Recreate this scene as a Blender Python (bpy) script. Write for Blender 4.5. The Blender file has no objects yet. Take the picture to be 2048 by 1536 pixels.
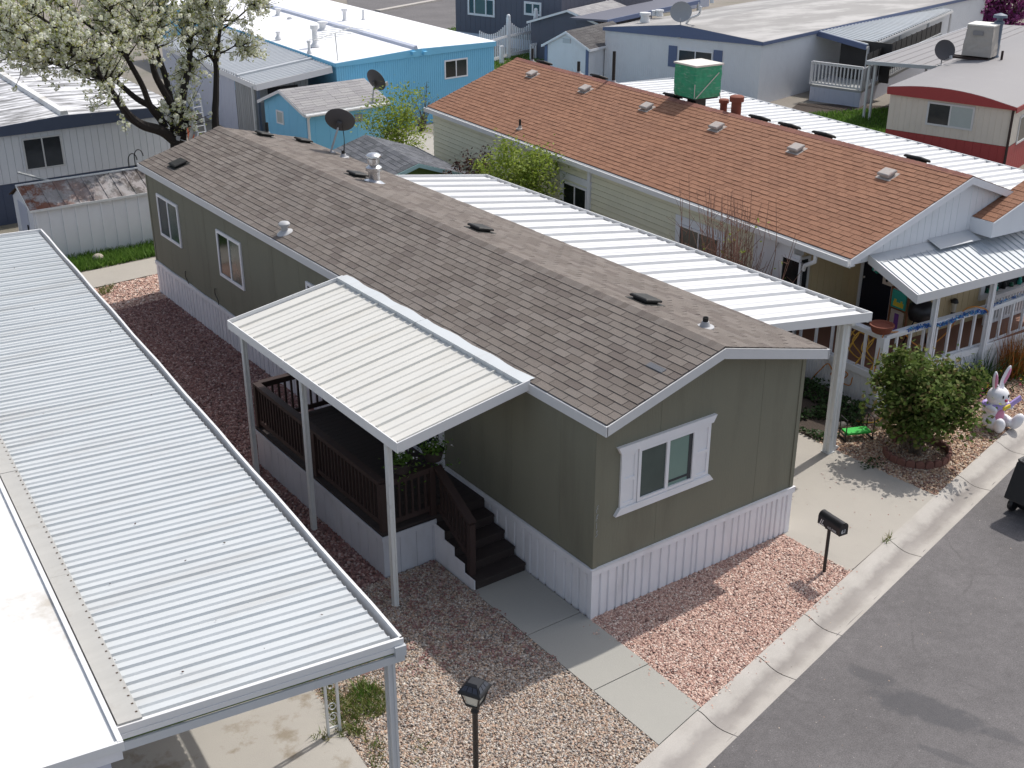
import bpy, math, random
import numpy as np
from mathutils import Vector
RNG = np.random.default_rng(7); random.seed(7)
sc = bpy.context.scene
COL = sc.collection
PI = math.pi
def v3(*a): return np.array(a, float)

# ------------------------------------------------------------------ survey of the site (camera solved from the photo)
CAM = v3(-9.6862, -11.4425, 10.6215); YAW = math.radians(35.676852); PIT = math.radians(24.272); FPX = 2375.167
Fv = v3(math.cos(PIT)*math.sin(YAW), math.cos(PIT)*math.cos(YAW), -math.sin(PIT))
Rv = v3(math.cos(YAW), -math.sin(YAW), 0); Uv = np.cross(Rv, Fv)
def ray(x, y): return Fv + Rv*(x-1024)/FPX - Uv*(y-768)/FPX
def at(x, y, z=0.0, ax=2):
    d = ray(x, y); return CAM + d*(z-CAM[ax])/d[ax]
def onp(x, y, p0, n):
    d = ray(x, y); n = np.array(n, float); return CAM + d*(((np.array(p0)-CAM)@n)/(d@n))

# ------------------------------------------------------------------ materials
def lin(r, g, b):
    f = lambda c: (c/255/12.92) if c/255 <= .04045 else ((c/255+.055)/1.055)**2.4
    return (f(r), f(g), f(b))
MATS = {}
class N:
    def __init__(s, m): s.t = m.node_tree; s.n = s.t.nodes; s.l = s.t.links
    def __call__(s, typ, **kw):
        o = s.n.new(typ)
        for k, val in kw.items():
            if k.startswith('i_'):
                key = k[2:]; key = int(key) if key.isdigit() else key
                s.set(o.inputs[key], val)
            else: setattr(o, k, val)
        return o
    def set(s, sock, val):
        if isinstance(val, bpy.types.NodeSocket): s.l.new(val, sock)
        else: sock.default_value = val
    def math(s, op, a, b=0.0, c=None, clamp=False):
        o = s.n.new('ShaderNodeMath'); o.operation = op; o.use_clamp = clamp
        s.set(o.inputs[0], a); s.set(o.inputs[1], b)
        if c is not None: s.set(o.inputs[2], c)
        return o.outputs[0]
    def mix(s, f, a, b, mode='MIX'):
        o = s.n.new('ShaderNodeMix'); o.data_type = 'RGBA'; o.blend_type = mode
        s.set(o.inputs[0], f)
        for k, q in ((6, a), (7, b)):
            if isinstance(q, tuple): q = (*q[:3], 1)
            s.set(o.inputs[k], q)
        return o.outputs[2]
    def ramp(s, f, stops, interp='LINEAR'):
        o = s.n.new('ShaderNodeValToRGB'); o.color_ramp.interpolation = interp
        e = o.color_ramp.elements
        while len(e) < len(stops): e.new(.5)
        for k, (p, c) in enumerate(stops):
            e[k].position = p; e[k].color = (*c[:3], 1) if isinstance(c, tuple) else (c, c, c, 1)
        s.set(o.inputs[0], f); return o.outputs[0]
    def noise(s, scale, detail=4, rough=.55, vec=None, stretch=None):
        if vec is None: vec = s.pos()
        if stretch:
            vec = s('ShaderNodeMapping', i_Vector=vec, i_Scale=stretch).outputs[0]
        o = s('ShaderNodeTexNoise', i_Scale=scale, i_Detail=detail, i_Roughness=rough, i_Vector=vec)
        return o.outputs[0]
    def pos(s):
        if not hasattr(s, '_p'): s._p = s('ShaderNodeNewGeometry')
        return s._p.outputs['Position']
    def isl(s):
        s.pos(); return s._p.outputs['Random Per Island']
def newmat(name):
    m = bpy.data.materials.new(name); m.use_nodes = True
    b = m.node_tree.nodes['Principled BSDF']; MATS[name] = m
    return m, N(m), b
def mat(name, col, rough=.6, var=.12, vs=6., stretch=None, isl=None, bump=0., bs=80., bstr=None, metal=0., spec=.4, dirt=None, fine=0., coat=0.):
    """col: base colour; var: broad tone variation; isl: list of colours picked per loose piece; dirt: (colour, scale, lo, hi, amount, stretch)"""
    m, n, b = newmat(name)
    c = tuple(col)
    nz = n.noise(vs, 5, .6, stretch=stretch)
    if isl:
        k = len(isl); base = n.ramp(n.isl(), [(i/k, tuple(q)) for i, q in enumerate(isl)], 'CONSTANT')
    else: base = n.mix(0.0, c, c)
    f = n.math('MULTIPLY_ADD', nz, 2*var, 1-var)
    base = n.mix(1.0, base, n('ShaderNodeCombineColor', i_0=f, i_1=f, i_2=f).outputs[0], 'MULTIPLY')
    if fine:
        f2 = n.math('MULTIPLY_ADD', n.noise(bs, 2, .7), 2*fine, 1-fine)
        base = n.mix(1.0, base, n('ShaderNodeCombineColor', i_0=f2, i_1=f2, i_2=f2).outputs[0], 'MULTIPLY')
    if dirt:
        dc, ds, lo, hi, am = dirt[:5]
        dn = n.noise(ds, 7, .65, stretch=dirt[5] if len(dirt) > 5 else None)
        k = n.math('MULTIPLY', n.ramp(dn, [(lo, 0.0), (hi, 1.0)]), am)
        base = n.mix(k, base, tuple(dc))
    n.set(b.inputs['Base Color'], base)
    rz = n.math('MULTIPLY_ADD', nz, .2, rough-.1, clamp=True); n.set(b.inputs['Roughness'], rz)
    b.inputs['Metallic'].default_value = metal
    b.inputs['Specular IOR Level'].default_value = spec
    if coat: b.inputs['Coat Weight'].default_value = coat
    if bump:
        bn = n.noise(bs, 4, .65, stretch=bstr)
        bu = n('ShaderNodeBump', i_Strength=bump, i_Distance=.02, i_Height=bn)
        n.set(b.inputs['Normal'], bu.outputs[0])
    return m
def leafmat(name, cols, trans=.3, rough=.55, spec=.2):
    m, n, b = newmat(name)
    k = len(cols); base = n.ramp(n.isl(), [(i/k, tuple(q)) for i, q in enumerate(cols)], 'CONSTANT')
    n.set(b.inputs['Base Color'], base); b.inputs['Roughness'].default_value = rough
    b.inputs['Specular IOR Level'].default_value = spec
    tr = n('ShaderNodeBsdfTranslucent', i_Color=base); ms = n('ShaderNodeMixShader', i_0=trans)
    n.l.new(b.outputs[0], ms.inputs[1]); n.l.new(tr.outputs[0], ms.inputs[2])
    n.l.new(ms.outputs[0], n.n['Material Output'].inputs[0])
    return m
W = (.80, .80, .81)
mat('white_paint', (.78, .78, .80), .5, .05, dirt=((.45, .43, .40), 1.5, .55, .85, .35))
mat('white_metal', (.70, .70, .70), .42, .03, 3, dirt=((.5, .5, .48), 2.2, .6, .9, .3))
mat('porch_roof_metal', (.61, .60, .56), .45, .04, 3, dirt=((.45, .41, .34), 1.3, .52, .8, .4, (.5, 2, 1)), bump=.05, bs=3)
mat('galv_roof', (.54, .565, .575), .42, .05, 1.2, metal=.0, spec=.5, dirt=((.40, .385, .36), 1.1, .50, .72, .40, (.35, 2.2, 1)), bump=.06, bs=2.5)
mat('grey_metal', (.50, .52, .54), .45, .06, 3, dirt=((.3, .3, .3), 2, .6, .9, .4))
mat('post_metal', (.66, .67, .66), .5, .08, 5, dirt=((.35, .33, .30), 6, .58, .8, .5))
mat('trim_grey', (.62, .62, .62), .55, .06, dirt=((.42, .41, .39), 3, .6, .9, .3))
mat('olive_siding', (.192, .188, .140), .75, .12, 1.2, (1, 1, .5), bump=.3, bs=60, bstr=(1, 1, .06), fine=.10, dirt=((.12, .108, .080), 2.2, .50, .75, .45, (1, 1, .16)))
mat('skirt_white', (.76, .76, .79), .55, .06, 2, dirt=((.45, .44, .43), 3, .52, .82, .4, (1, 1, .25)))
mat('skirt_grey', (.55, .56, .60), .6, .07, 2, dirt=((.36, .34, .33), 3, .5, .8, .45, (1, 1, .3)))
mat('shingle_taupe', (.2,)*3, .9, .16, 1.1, isl=[(.154, .131, .115), (.171, .147, .129), (.184, .158, .139), (.139, .117, .102), (.176, .153, .136), (.160, .137, .121), (.190, .165, .147), (.132, .110, .098)], bump=.5, bs=70, fine=.3, dirt=((.12, .10, .09), .7, .48, .72, .35, (1.6, .5, 1)))
mat('shingle_dark', (.1,)*3, .9, .1, 1.5, isl=[(.085, .08, .08), (.10, .095, .095), (.075, .07, .072)], bump=.4, bs=120, fine=.2)
mat('shingle_terracotta', (.3,)*3, .9, .10, .8, isl=[(.270, .132, .079), (.288, .142, .085), (.255, .123, .073), (.279, .137, .082), (.246, .118, .070)], bump=.5, bs=70, fine=.22, dirt=((.22, .11, .07), .6, .5, .75, .3, (1.6, .5, 1)))
mat('shingle_ridge_red', (.3,)*3, .9, .10, .8, isl=[(.23, .10, .075), (.26, .115, .085), (.215, .09, .07)], bump=.5, bs=140, fine=.18)
mat('shingle_grey', (.2,)*3, .9, .08, 1.2, isl=[(.30, .29, .295), (.33, .32, .32), (.28, .27, .275)], bump=.4, bs=120, fine=.15)
mat('shingle_slate', (.2,)*3, .9, .1, 1.2, isl=[(.105, .11, .125), (.13, .135, .15), (.085, .09, .10)], bump=.5, bs=120, fine=.2)
mat('porch_metal_blue', (.43, .465, .50), .42, .06, 2.5, spec=.6)
mat('roof_white', (.72, .72, .71), .5, .05, .7, dirt=((.46, .42, .36), .75, .52, .64, .85), bump=.1, bs=8)
mat('roof_white_clean', (.85, .85, .87), .5, .03, .7, dirt=((.62, .62, .64), 1.1, .6, .85, .4), bump=.05, bs=6)
mat('roof_stain_shade', (.72, .72, .74), .6, .10, 1.0, dirt=((.09, .085, .08), 1.3, .42, .58, .85, (.55, 2.4, 1)))  # dark streaks paint the tree's shadow together with dirt
mat('roof_grey_membrane', (.27, .26, .25), .7, .22, .6, dirt=((.47, .455, .44), .55, .47, .60, .7, (.4, 1.5, 1)), bump=.1, bs=5)
mat('roof_grey_plain', (.245, .236, .24), .7, .08, .6, bump=.1, bs=5, dirt=((.3, .29, .29), 1.2, .55, .8, .4))
mat('siding_cream', (.70, .68, .52), .6, .06, 2, dirt=((.44, .43, .33), 1.5, .5, .85, .35))
mat('siding_tan', (.60, .49, .30), .6, .06, 2)
mat('siding_white', (.74, .755, .78), .6, .05, 2, dirt=((.5, .5, .52), 2, .55, .85, .35, (1, 1, .3)))
mat('siding_blue', (.20, .53, .76), .55, .05, 2, dirt=((.12, .38, .52), 2, .55, .85, .3, (1, 1, .3)))
mat('trim_blue', (.115, .15, .26), .6, .08, 3)
mat('trim_navy', (.075, .095, .15), .6, .1, 3)
mat('siding_beige', (.68, .62, .54), .6, .06, 2, dirt=((.40, .36, .31), 2.5, .55, .85, .4, (1, 1, .3)))
mat('red_band', (.36, .055, .055), .55, .08, 3)
mat('siding_charcoal', (.115, .12, .155), .7, .06, 3, bump=.2, bs=60, bstr=(1, 1, .1))
mat('siding_lavender', (.50, .53, .62), .5, .05, 2)
mat('board_grey', (.33, .34, .34), .7, .12, 3, (1, 1, .2))
mat('siding_green', (.10, .16, .045), .7, .1, 3, bump=.2, bs=50, bstr=(1, 1, .1))
mat('trim_teal', (.40, .60, .60), .6, .06, 3)
mat('rust_roof', (.40, .37, .37), .6, .45, 4.5, (1.6, .6, 1), dirt=((.15, .045, .025), 1.7, .50, .58, .95, (1.0, .6, 1)))
mat('deck_brown', (.036, .027, .025), .7, .2, 4, bump=.3, bs=40, dirt=((.20, .17, .15), 4, .62, .8, .35, (1, 3, 1)))
mat('rail_brown', (.042, .025, .022), .65, .15, 6, dirt=((.24, .2, .18), 9, .66, .76, .5, (2, 1, 2)))
mat('deck_floor_red', (.22, .11, .075), .7, .1, 4)
mat('black_plastic', (.012, .012, .014), .42, .1, 6, spec=.5)
mat('black_metal', (.014, .014, .016), .38, .1, 6, spec=.5)
mat('vent_black', (.018, .018, .017), .6, .1, 8)
mat('vent_tan', (.42, .38, .35), .6, .1, 8, dirt=((.32, .16, .11), 12, .5, .7, .5))
mat('flue_steel', (.62, .62, .63), .25, .08, 12, metal=.9)
mat('pipe_grey', (.42, .42, .43), .5, .1, 8)
mat('flue_blue', (.13, .16, .21), .5, .1, 6)
mat('dish_grey', (.070, .066, .070), .55, .06, 6)
mat('dish_light', (.34, .35, .37), .5, .06, 6)
mat('glass_dark', (.012, .015, .017), .12, .3, 2, spec=.7)
mat('glass_green', (.06, .085, .075), .15, .25, 3, spec=.7)
mat('glass_mid', (.035, .04, .045), .12, .4, 2.5, spec=.7)
mat('blind_green', (.17, .26, .225), .35, .08, 4, spec=.5)
mat('blind_white', (.42, .47, .46), .4, .08, 4)
mat('door_navy', (.008, .010, .022), .45, .1, 4)
mat('concrete', (.385, .358, .318), .85, .10, .9, bump=.25, bs=70, fine=.10, dirt=((.27, .25, .225), 1.3, .55, .8, .4))
mat('concrete_walk', (.36, .350, .318), .85, .07, .9, bump=.2, bs=70, fine=.07, dirt=((.28, .27, .255), 1.7, .58, .8, .35))
mat('concrete_pad', (.395, .372, .335), .85, .16, .8, bump=.2, bs=60, fine=.08, dirt=((.20, .155, .095), .95, .54, .62, .65))
mat('soil', (.060, .045, .036), .95, .25, 3, bump=.8, bs=25)
mat('ground_dirt', (.24, .215, .185), .95, .2, .6, bump=.6, bs=15, fine=.15, dirt=((.12, .13, .07), .35, .5, .7, .5))
mat('gravel_base_red', (.15, .095, .085), .95, .25, 12, bump=.9, bs=40)
mat('gravel_base_tan', (.16, .125, .105), .95, .25, 12, bump=.9, bs=40)
mat('gravel_red', (.3,)*3, .8, .1, 5, isl=[(.53, .345, .28), (.46, .285, .23), (.60, .42, .345), (.38, .22, .185), (.66, .50, .42), (.50, .33, .265), (.43, .29, .245), (.74, .62, .54)])
mat('gravel_red_shaded', (.3,)*3, .85, .1, 5, isl=[(.275, .145, .125), (.235, .115, .10), (.32, .18, .155), (.19, .10, .09), (.37, .24, .21), (.26, .155, .14), (.225, .13, .125), (.45, .33, .30)])  # reddish stones again, with the side yard's shade painted into darker colours
mat('gravel_tan', (.3,)*3, .8, .1, 5, isl=[(.47, .37, .28), (.38, .28, .21), (.54, .45, .365), (.28, .21, .165), (.43, .385, .35), (.36, .25, .195), (.62, .56, .49), (.50, .345, .25), (.20, .165, .145), (.46, .42, .38), (.31, .28, .255)])
mat('gravel_warm', (.3,)*3, .8, .1, 5, isl=[(.47, .335, .225), (.40, .265, .185), (.55, .42, .31), (.30, .175, .13), (.46, .38, .31), (.36, .215, .15), (.62, .52, .41), (.50, .33, .215), (.26, .15, .12)])
mat('galv_dirty', (.40, .395, .375), .6, .12, 3, (.3, 2, 1), dirt=((.3, .28, .25), 4, .55, .75, .5))
mat('bark_dark', (.024, .019, .017), .9, .3, 14, bump=.8, bs=30, bstr=(1, 1, .3))
mat('bark_red', (.23, .125, .09), .85, .25, 12)
mat('bark_grey', (.15, .115, .085), .9, .25, 12)
mat('terracotta', (.21, .065, .04), .8, .15, 6)
mat('brick_ring', (.20, .095, .075), .9, .2, 8, bump=.5, bs=50)
mat('green_wrap', (.012, .30, .15), .35, .35, 3, (1, 1, 4), spec=.6, dirt=((.35, .48, .42), 4, .55, .66, .45, (1, 1, 6)))
mat('cooler_top', (.68, .64, .58), .6, .06, 5)
mat('cooler_cover', (.42, .385, .345), .8, .15, 3, dirt=((.28, .26, .25), 5, .5, .75, .4), bump=.6, bs=9)
mat('cooler_cover_top', (.76, .74, .68), .7, .05, 3)
mat('orange_plastic', (.55, .12, .03), .5, .1, 6)
mat('bench_green', (.03, .46, .06), .6, .08, 8)
mat('hose_yellow', (.62, .36, .06), .5, .1, 10)
mat('hose_orange', (.55, .22, .04), .5, .1, 10)
mat('tinsel_blue', (.03, .16, .5), .3, .1, 8, isl=[(.02, .12, .5), (.04, .25, .6), (.03, .10, .35), (.12, .4, .6)], spec=.8)
mat('bunny_white', (.80, .79, .81), .5, .02, 5)
mat('bunny_pink', (.70, .27, .40), .5, .05, 5)
mat('bunny_purple', (.42, .32, .66), .5, .05, 5)
mat('bunny_yellow', (.75, .60, .06), .5, .05, 5)
mat('bunny_nose', (.45, .06, .12), .5, .05, 5)
mat('ink', (.015, .015, .018), .6, .05, 5)
mat('letter_white', (.75, .75, .75), .5, .05, 5)
mat('wood_orange', (.27, .11, .05), .6, .15, 8)
mat('sign_teal', (.05, .42, .34), .6, .1, 8)
mat('sign_purple', (.24, .09, .36), .6, .1, 8)
mat('sign_cream', (.65, .55, .46), .6, .1, 8)
mat('wood_tan', (.34, .22, .12), .7, .15, 8)
mat('rock', (.42, .37, .32), .85, .2, 8, bump=.5, bs=20)
mat('screen_dark', (.045, .043, .042), .7, .4, 1.5, (1, 1, .3), spec=.3)
mat('lamp_glass', (.62, .60, .52), .2, .1, 8, spec=.6)
mat('solar_panel', (.016, .017, .030), .15, .1, 8, spec=.8)
mat('ornament_green', (.03, .16, .10), .4, .2, 8)
mat('debris_brown', (.07, .045, .03), .95, .3, 6, bump=.8, bs=20)
leafmat('leaf_grass', [(.11, .22, .035), (.14, .26, .045), (.17, .28, .06), (.08, .16, .025)], .4)
leafmat('leaf_weed', [(.15, .20, .045), (.10, .16, .03), (.24, .22, .09), (.19, .20, .07)], .3)
leafmat('leaf_spring', [(.22, .30, .04), (.27, .34, .05), (.17, .24, .03), (.30, .35, .08)], .4)
leafmat('leaf_green', [(.10, .20, .035), (.13, .24, .045), (.075, .15, .025), (.16, .26, .06)], .35)
leafmat('leaf_rose', [(.105, .150, .034), (.13, .18, .042), (.075, .115, .026), (.19, .215, .070), (.15, .125, .05), (.115, .165, .038), (.10, .15, .035)], .30, .62, .10)
leafmat('leaf_darkred', [(.065, .028, .024), (.05, .02, .02), (.085, .042, .03), (.055, .04, .022)], .25)
leafmat('leaf_dark', [(.035, .075, .02), (.05, .095, .03), (.028, .055, .018)], .25)
leafmat('blossom', [(.82, .82, .74), (.78, .80, .66), (.86, .86, .80), (.72, .75, .55), (.82, .82, .72)], .5)
leafmat('leaf_pear', [(.34, .38, .12), (.40, .42, .16), (.27, .31, .10), (.42, .38, .17)], .5)
leafmat('redbud_bloom', [(.40, .09, .30), (.32, .06, .23), (.48, .16, .38), (.25, .05, .17)], .3)
leafmat('flower_white', [(.8, .8, .8), (.75, .75, .78)], .2)
leafmat('grass_rust', [(.34, .13, .03), (.28, .10, .03), (.40, .2, .06)], .3)
leafmat('flower_mixed', [(.7, .5, .05), (.6, .15, .25), (.08, .15, .03), (.06, .12, .03), (.1, .18, .04)], .2)

# asphalt with cracks, patches and a dark oil stain
def asphalt(name, stains=()):
    m, n, b = newmat(name)
    big = n.noise(.45, 6, .6); f = n.noise(48, 3, .8); mid = n.noise(7, 6, .7)
    base = n.ramp(big, [(.3, (.104, .097, .098)), (.5, (.126, .118, .119)), (.7, (.148, .138, .139))])
    k = n.math('MULTIPLY_ADD', f, 1.7, .15); base = n.mix(1.0, base, n('ShaderNodeCombineColor', i_0=k, i_1=k, i_2=k).outputs[0], 'MULTIPLY')
    k = n.math('MULTIPLY_ADD', mid, .8, .6); base = n.mix(1.0, base, n('ShaderNodeCombineColor', i_0=k, i_1=k, i_2=k).outputs[0], 'MULTIPLY')
    spk = n('ShaderNodeTexVoronoi', i_Scale=9.0, i_Vector=n.pos()); base = n.mix(n.math('MULTIPLY', n.math('LESS_THAN', spk.outputs['Distance'], .05), .6), base, (.5, .48, .46))
    dist = n('ShaderNodeTexNoise', i_Scale=1.2, i_Detail=5, i_Vector=n.pos())
    vec = n.mix(.35, n.pos(), dist.outputs['Color'], 'ADD')
    vo = n('ShaderNodeTexVoronoi', feature='DISTANCE_TO_EDGE', i_Scale=.42, i_Vector=vec)
    cr = n.ramp(vo.outputs[0], [(.0, 1.0), (.012, 0.0)])
    brk = n.ramp(n.noise(.9, 4, .6), [(.50, 0.0), (.60, 1.0)])
    base = n.mix(n.math('MULTIPLY', n.math('MULTIPLY', cr, brk), .35), base, (.055, .05, .05))
    for (cx, cy, ux, uy, a, bb, am) in stains:
        sep = n('ShaderNodeSeparateXYZ', i_0=n.pos())
        dx = n.math('SUBTRACT', sep.outputs[0], cx); dy = n.math('SUBTRACT', sep.outputs[1], cy)
        p = n.math('DIVIDE', n.math('ADD', n.math('MULTIPLY', dx, ux), n.math('MULTIPLY', dy, uy)), a)
        q = n.math('DIVIDE', n.math('SUBTRACT', n.math('MULTIPLY', dy, ux), n.math('MULTIPLY', dx, uy)), bb)
        r = n.math('SQRT', n.math('ADD', n.math('MULTIPLY', p, p), n.math('MULTIPLY', q, q)))
        r = n.math('ADD', r, n.math('MULTIPLY_ADD', n.noise(2.4, 8, .72), 1.5, -.75))
        base = n.mix(n.math('MULTIPLY', n.ramp(r, [(.58, 1.0), (.86, 0.0)]), n.math('MULTIPLY_ADD', n.noise(14, 4, .7), .7, am-.30, clamp=True)), base, (.060, .060, .066))
    n.set(b.inputs['Base Color'], base); b.inputs['Roughness'].default_value = .88
    bu = n('ShaderNodeBump', i_Strength=.5, i_Distance=.01, i_Height=f); n.set(b.inputs['Normal'], bu.outputs[0])
    return m
s0 = at(1790, 1395, -.08); s1 = at(1960, 1455, -.08); ud = (s1-s0)[:2]/np.linalg.norm((s1-s0)[:2])
asphalt('asphalt', [(*(at(1850, 1418, -.08)[:2]), ud[0], ud[1], 1.05, .36, .60), (*(at(1745, 1352, -.08)[:2]), ud[0], ud[1], .5, .2, .4), (*(at(2000, 1470, -.08)[:2]), ud[0], ud[1], .45, .16, .4), (*(at(1890, 1510, -.08)[:2]), ud[0], ud[1], .5, .1, .4)])

def rusty():
    m, n, b = newmat('rust_roof2'); sep = n('ShaderNodeSeparateXYZ', i_0=n.pos()); x = sep.outputs[0]
    base = n.mix(n.noise(3, 6, .7), (.20, .19, .19), (.40, .38, .385))
    blk = n.math('MULTIPLY', n.ramp(n.noise(3.2, 8, .75, stretch=(1.3, .6, 1)), [(.46, 0.0), (.56, 1.0)]), n.ramp(n.math('MULTIPLY_ADD', x, .25, .35), [(.1, .25), (.6, .95)]))
    base = n.mix(blk, base, (.055, .052, .05))
    ru = n.math('MULTIPLY', n.ramp(n.noise(1.9, 8, .75), [(.44, 0.0), (.52, 1.0)]), n.ramp(n.math('MULTIPLY_ADD', x, -.4, .1), [(.05, .12), (.75, 1.0)]))
    base = n.mix(ru, base, n.mix(n.noise(9, 4, .6), (.09, .03, .018), (.20, .065, .03)))
    n.set(b.inputs['Base Color'], base); b.inputs['Roughness'].default_value = .7
rusty()
# curb and gutter: concrete with a dirty flow line (offset from the curb line)
def gutter_mat():
    m, n, b = newmat('concrete_gutter')
    nz = n.noise(1.2, 6, .6); f = n.noise(80, 2, .7)
    base = n.ramp(nz, [(.3, (.385, .358, .325)), (.7, (.475, .445, .41))])
    k = n.math('MULTIPLY_ADD', f, .3, .85); base = n.mix(1.0, base, n('ShaderNodeCombineColor', i_0=k, i_1=k, i_2=k).outputs[0], 'MULTIPLY')
    sep = n('ShaderNodeSeparateXYZ', i_0=n.pos())
    d = n.math('SUBTRACT', n.math('MULTIPLY_ADD', sep.outputs[0], GS, GC), sep.outputs[1])
    w = n.math('MULTIPLY_ADD', n.noise(2.5, 5, .65), .34, -.17)
    band = n.ramp(n.math('ADD', d, w), [(.17, 0.0), (.30, 1.0), (.42, .75), (.56, 0.0)])
    base = n.mix(n.math('MULTIPLY', band, n.math('MULTIPLY_ADD', n.noise(.8, 4), .7, .25, clamp=True)), base, (.17, .15, .142))
    n.set(b.inputs['Base Color'], base); b.inputs['Roughness'].default_value = .88
    bu = n('ShaderNodeBump', i_Strength=.3, i_Distance=.01, i_Height=f); n.set(b.inputs['Normal'], bu.outputs[0])
GS, GC = .234, -2.455           # line of the back of the curb: y = GC + GS*x
gutter_mat()

# ------------------------------------------------------------------ mesh helpers
def wloc(o):
    p = np.zeros(3)
    while o is not None: p = p + np.array(o.location); o = o.parent
    return p
class MB:
    def __init__(s): s.v = []; s.f = []; s.mi = []
    def add(s, vs, fs, mi=0):
        k = len(s.v); s.v += [tuple(map(float, q)) for q in vs]; s.f += [tuple(i+k for i in f) for f in fs]; s.mi += [mi]*len(fs); return s
    def hexa(s, p, mi=0):   # p: 4 bottom ccw + 4 top ccw
        return s.add(p, [(3, 2, 1, 0), (4, 5, 6, 7), (0, 1, 5, 4), (1, 2, 6, 5), (2, 3, 7, 6), (3, 0, 4, 7)], mi)
    def box(s, a, b, mi=0):
        (x0, y0, z0), (x1, y1, z1) = a, b
        return s.hexa([(x0, y0, z0), (x1, y0, z0), (x1, y1, z0), (x0, y1, z0), (x0, y0, z1), (x1, y0, z1), (x1, y1, z1), (x0, y1, z1)], mi)
    def beam(s, a, b, w, h, mi=0, up=(0, 0, 1)):   # box along a-b, w wide, h tall (centred)
        a = np.array(a, float); b = np.array(b, float); d = (b-a)/np.linalg.norm(b-a); u = np.array(up, float)
        if abs(d@u) > .99: u = v3(0, 1, 0)
        r = np.cross(d, u); r /= np.linalg.norm(r); u = np.cross(r, d); r = r*w/2; u = u*h/2
        return s.hexa([a-r-u, a+r-u, b+r-u, b-r-u, a-r+u, a+r+u, b+r+u, b-r+u], mi)
    def slab(s, q, t, mi=0):   # quad (4 pts) extruded down by t
        q = [np.array(x, float) for x in q]; return s.hexa([x-v3(0, 0, t) for x in q]+q, mi)
    def poly(s, pts, mi=0): return s.add(pts, [tuple(range(len(pts)))], mi)
    def prism(s, pts, z0, z1, mi=0):
        n = len(pts)
        return s.add([(x, y, z0) for x, y in pts]+[(x, y, z1) for x, y in pts], [tuple(range(n))[::-1], tuple(range(n, 2*n))]+[(i, (i+1) % n, n+(i+1) % n, n+i) for i in range(n)], mi)
    def tube(s, pts, r, n=8, mi=0, cap=True):
        pts = [np.array(p, float) for p in pts]; m = len(pts)
        rs = r if isinstance(r, (list, tuple, np.ndarray)) else [r]*m
        ref = v3(0, 0, 1); vs = []
        for i, p in enumerate(pts):
            d = pts[min(i+1, m-1)]-pts[max(i-1, 0)]; d = d/(np.linalg.norm(d)+1e-9)
            if abs(d@ref) > .95: ref = v3(1, 0, 0) if abs(d[0]) < .9 else v3(0, 1, 0)
            x = np.cross(d, ref); x /= np.linalg.norm(x); y = np.cross(d, x)
            vs += [p+rs[i]*(math.cos(2*PI*k/n)*x+math.sin(2*PI*k/n)*y) for k in range(n)]
        fs = [(i*n+k, i*n+(k+1) % n, (i+1)*n+(k+1) % n, (i+1)*n+k) for i in range(m-1) for k in range(n)]
        if cap: fs += [tuple(range(n))[::-1], tuple(range((m-1)*n, m*n))]
        return s.add(vs, fs, mi)
    def lathe(s, c, prof, n=16, mi=0, ax=(0, 0, 1)):
        a = np.array(ax, float); a /= np.linalg.norm(a); c = np.array(c, float)
        x = np.cross(a, v3(0, 1, .01) if abs(a[1]) < .9 else v3(1, 0, 0)); x /= np.linalg.norm(x); y = np.cross(a, x)
        vs = [c+a*z+r*(math.cos(2*PI*k/n)*x+math.sin(2*PI*k/n)*y) for r, z in prof for k in range(n)]
        m = len(prof)
        fs = [(i*n+k, i*n+(k+1) % n, (i+1)*n+(k+1) % n, (i+1)*n+k) for i in range(m-1) for k in range(n)]
        fs += [tuple(range(n))[::-1], tuple(range((m-1)*n, m*n))]
        return s.add(vs, fs, mi)
    def ball(s, c, r, nu=16, nv=10, mi=0, axes=None):
        c = np.array(c, float); r = np.array(r if np.ndim(r) else (r, r, r), float)
        A = np.eye(3) if axes is None else np.array(axes, float)
        vs = []; fs = []
        for j in range(nv+1):
            t = PI*j/nv
            for i in range(nu):
                p = 2*PI*i/nu; q = v3(math.sin(t)*math.cos(p), math.sin(t)*math.sin(p), math.cos(t))*r
                vs.append(c+q@A)
        for j in range(nv):
            for i in range(nu): fs.append((j*nu+i, (j+1)*nu+i, (j+1)*nu+(i+1) % nu, j*nu+(i+1) % nu))
        return s.add(vs, fs, mi)
    def corr(s, p00, p10, p11, p01, prof, mi=0, nrm=None, back=0.):
        """ribbed sheet: prof = [(u 0..1, height)] along p00-p10, extruded to p01-p11"""
        P = [np.array(p, float) for p in (p00, p10, p11, p01)]
        if nrm is None: nrm = np.cross(P[1]-P[0], P[3]-P[0])
        nrm = np.array(nrm, float); nrm /= np.linalg.norm(nrm)
        b = [P[0]+(P[1]-P[0])*u+nrm*h for u, h in prof]; t = [P[3]+(P[2]-P[3])*u+nrm*h for u, h in prof]
        n = len(prof)
        s.add(b+t, [(i, i+1, n+i+1, n+i) for i in range(n-1)], mi)
        if back:
            b2 = [q-nrm*back for q in b]; t2 = [q-nrm*back for q in t]
            s.add(b2+t2, [(i+1, i, n+i, n+i+1) for i in range(n-1)], mi)
            s.add(b+b2, [(i+1, i, n+i, n+i+1) for i in range(n-1)], mi); s.add(t+t2, [(i, i+1, n+i+1, n+i) for i in range(n-1)], mi)
            s.add([b[0], t[0], t2[0], b2[0]], [(0, 1, 2, 3)], mi); s.add([b[-1], t[-1], t2[-1], b2[-1]], [(3, 2, 1, 0)], mi)
        return s
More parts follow.
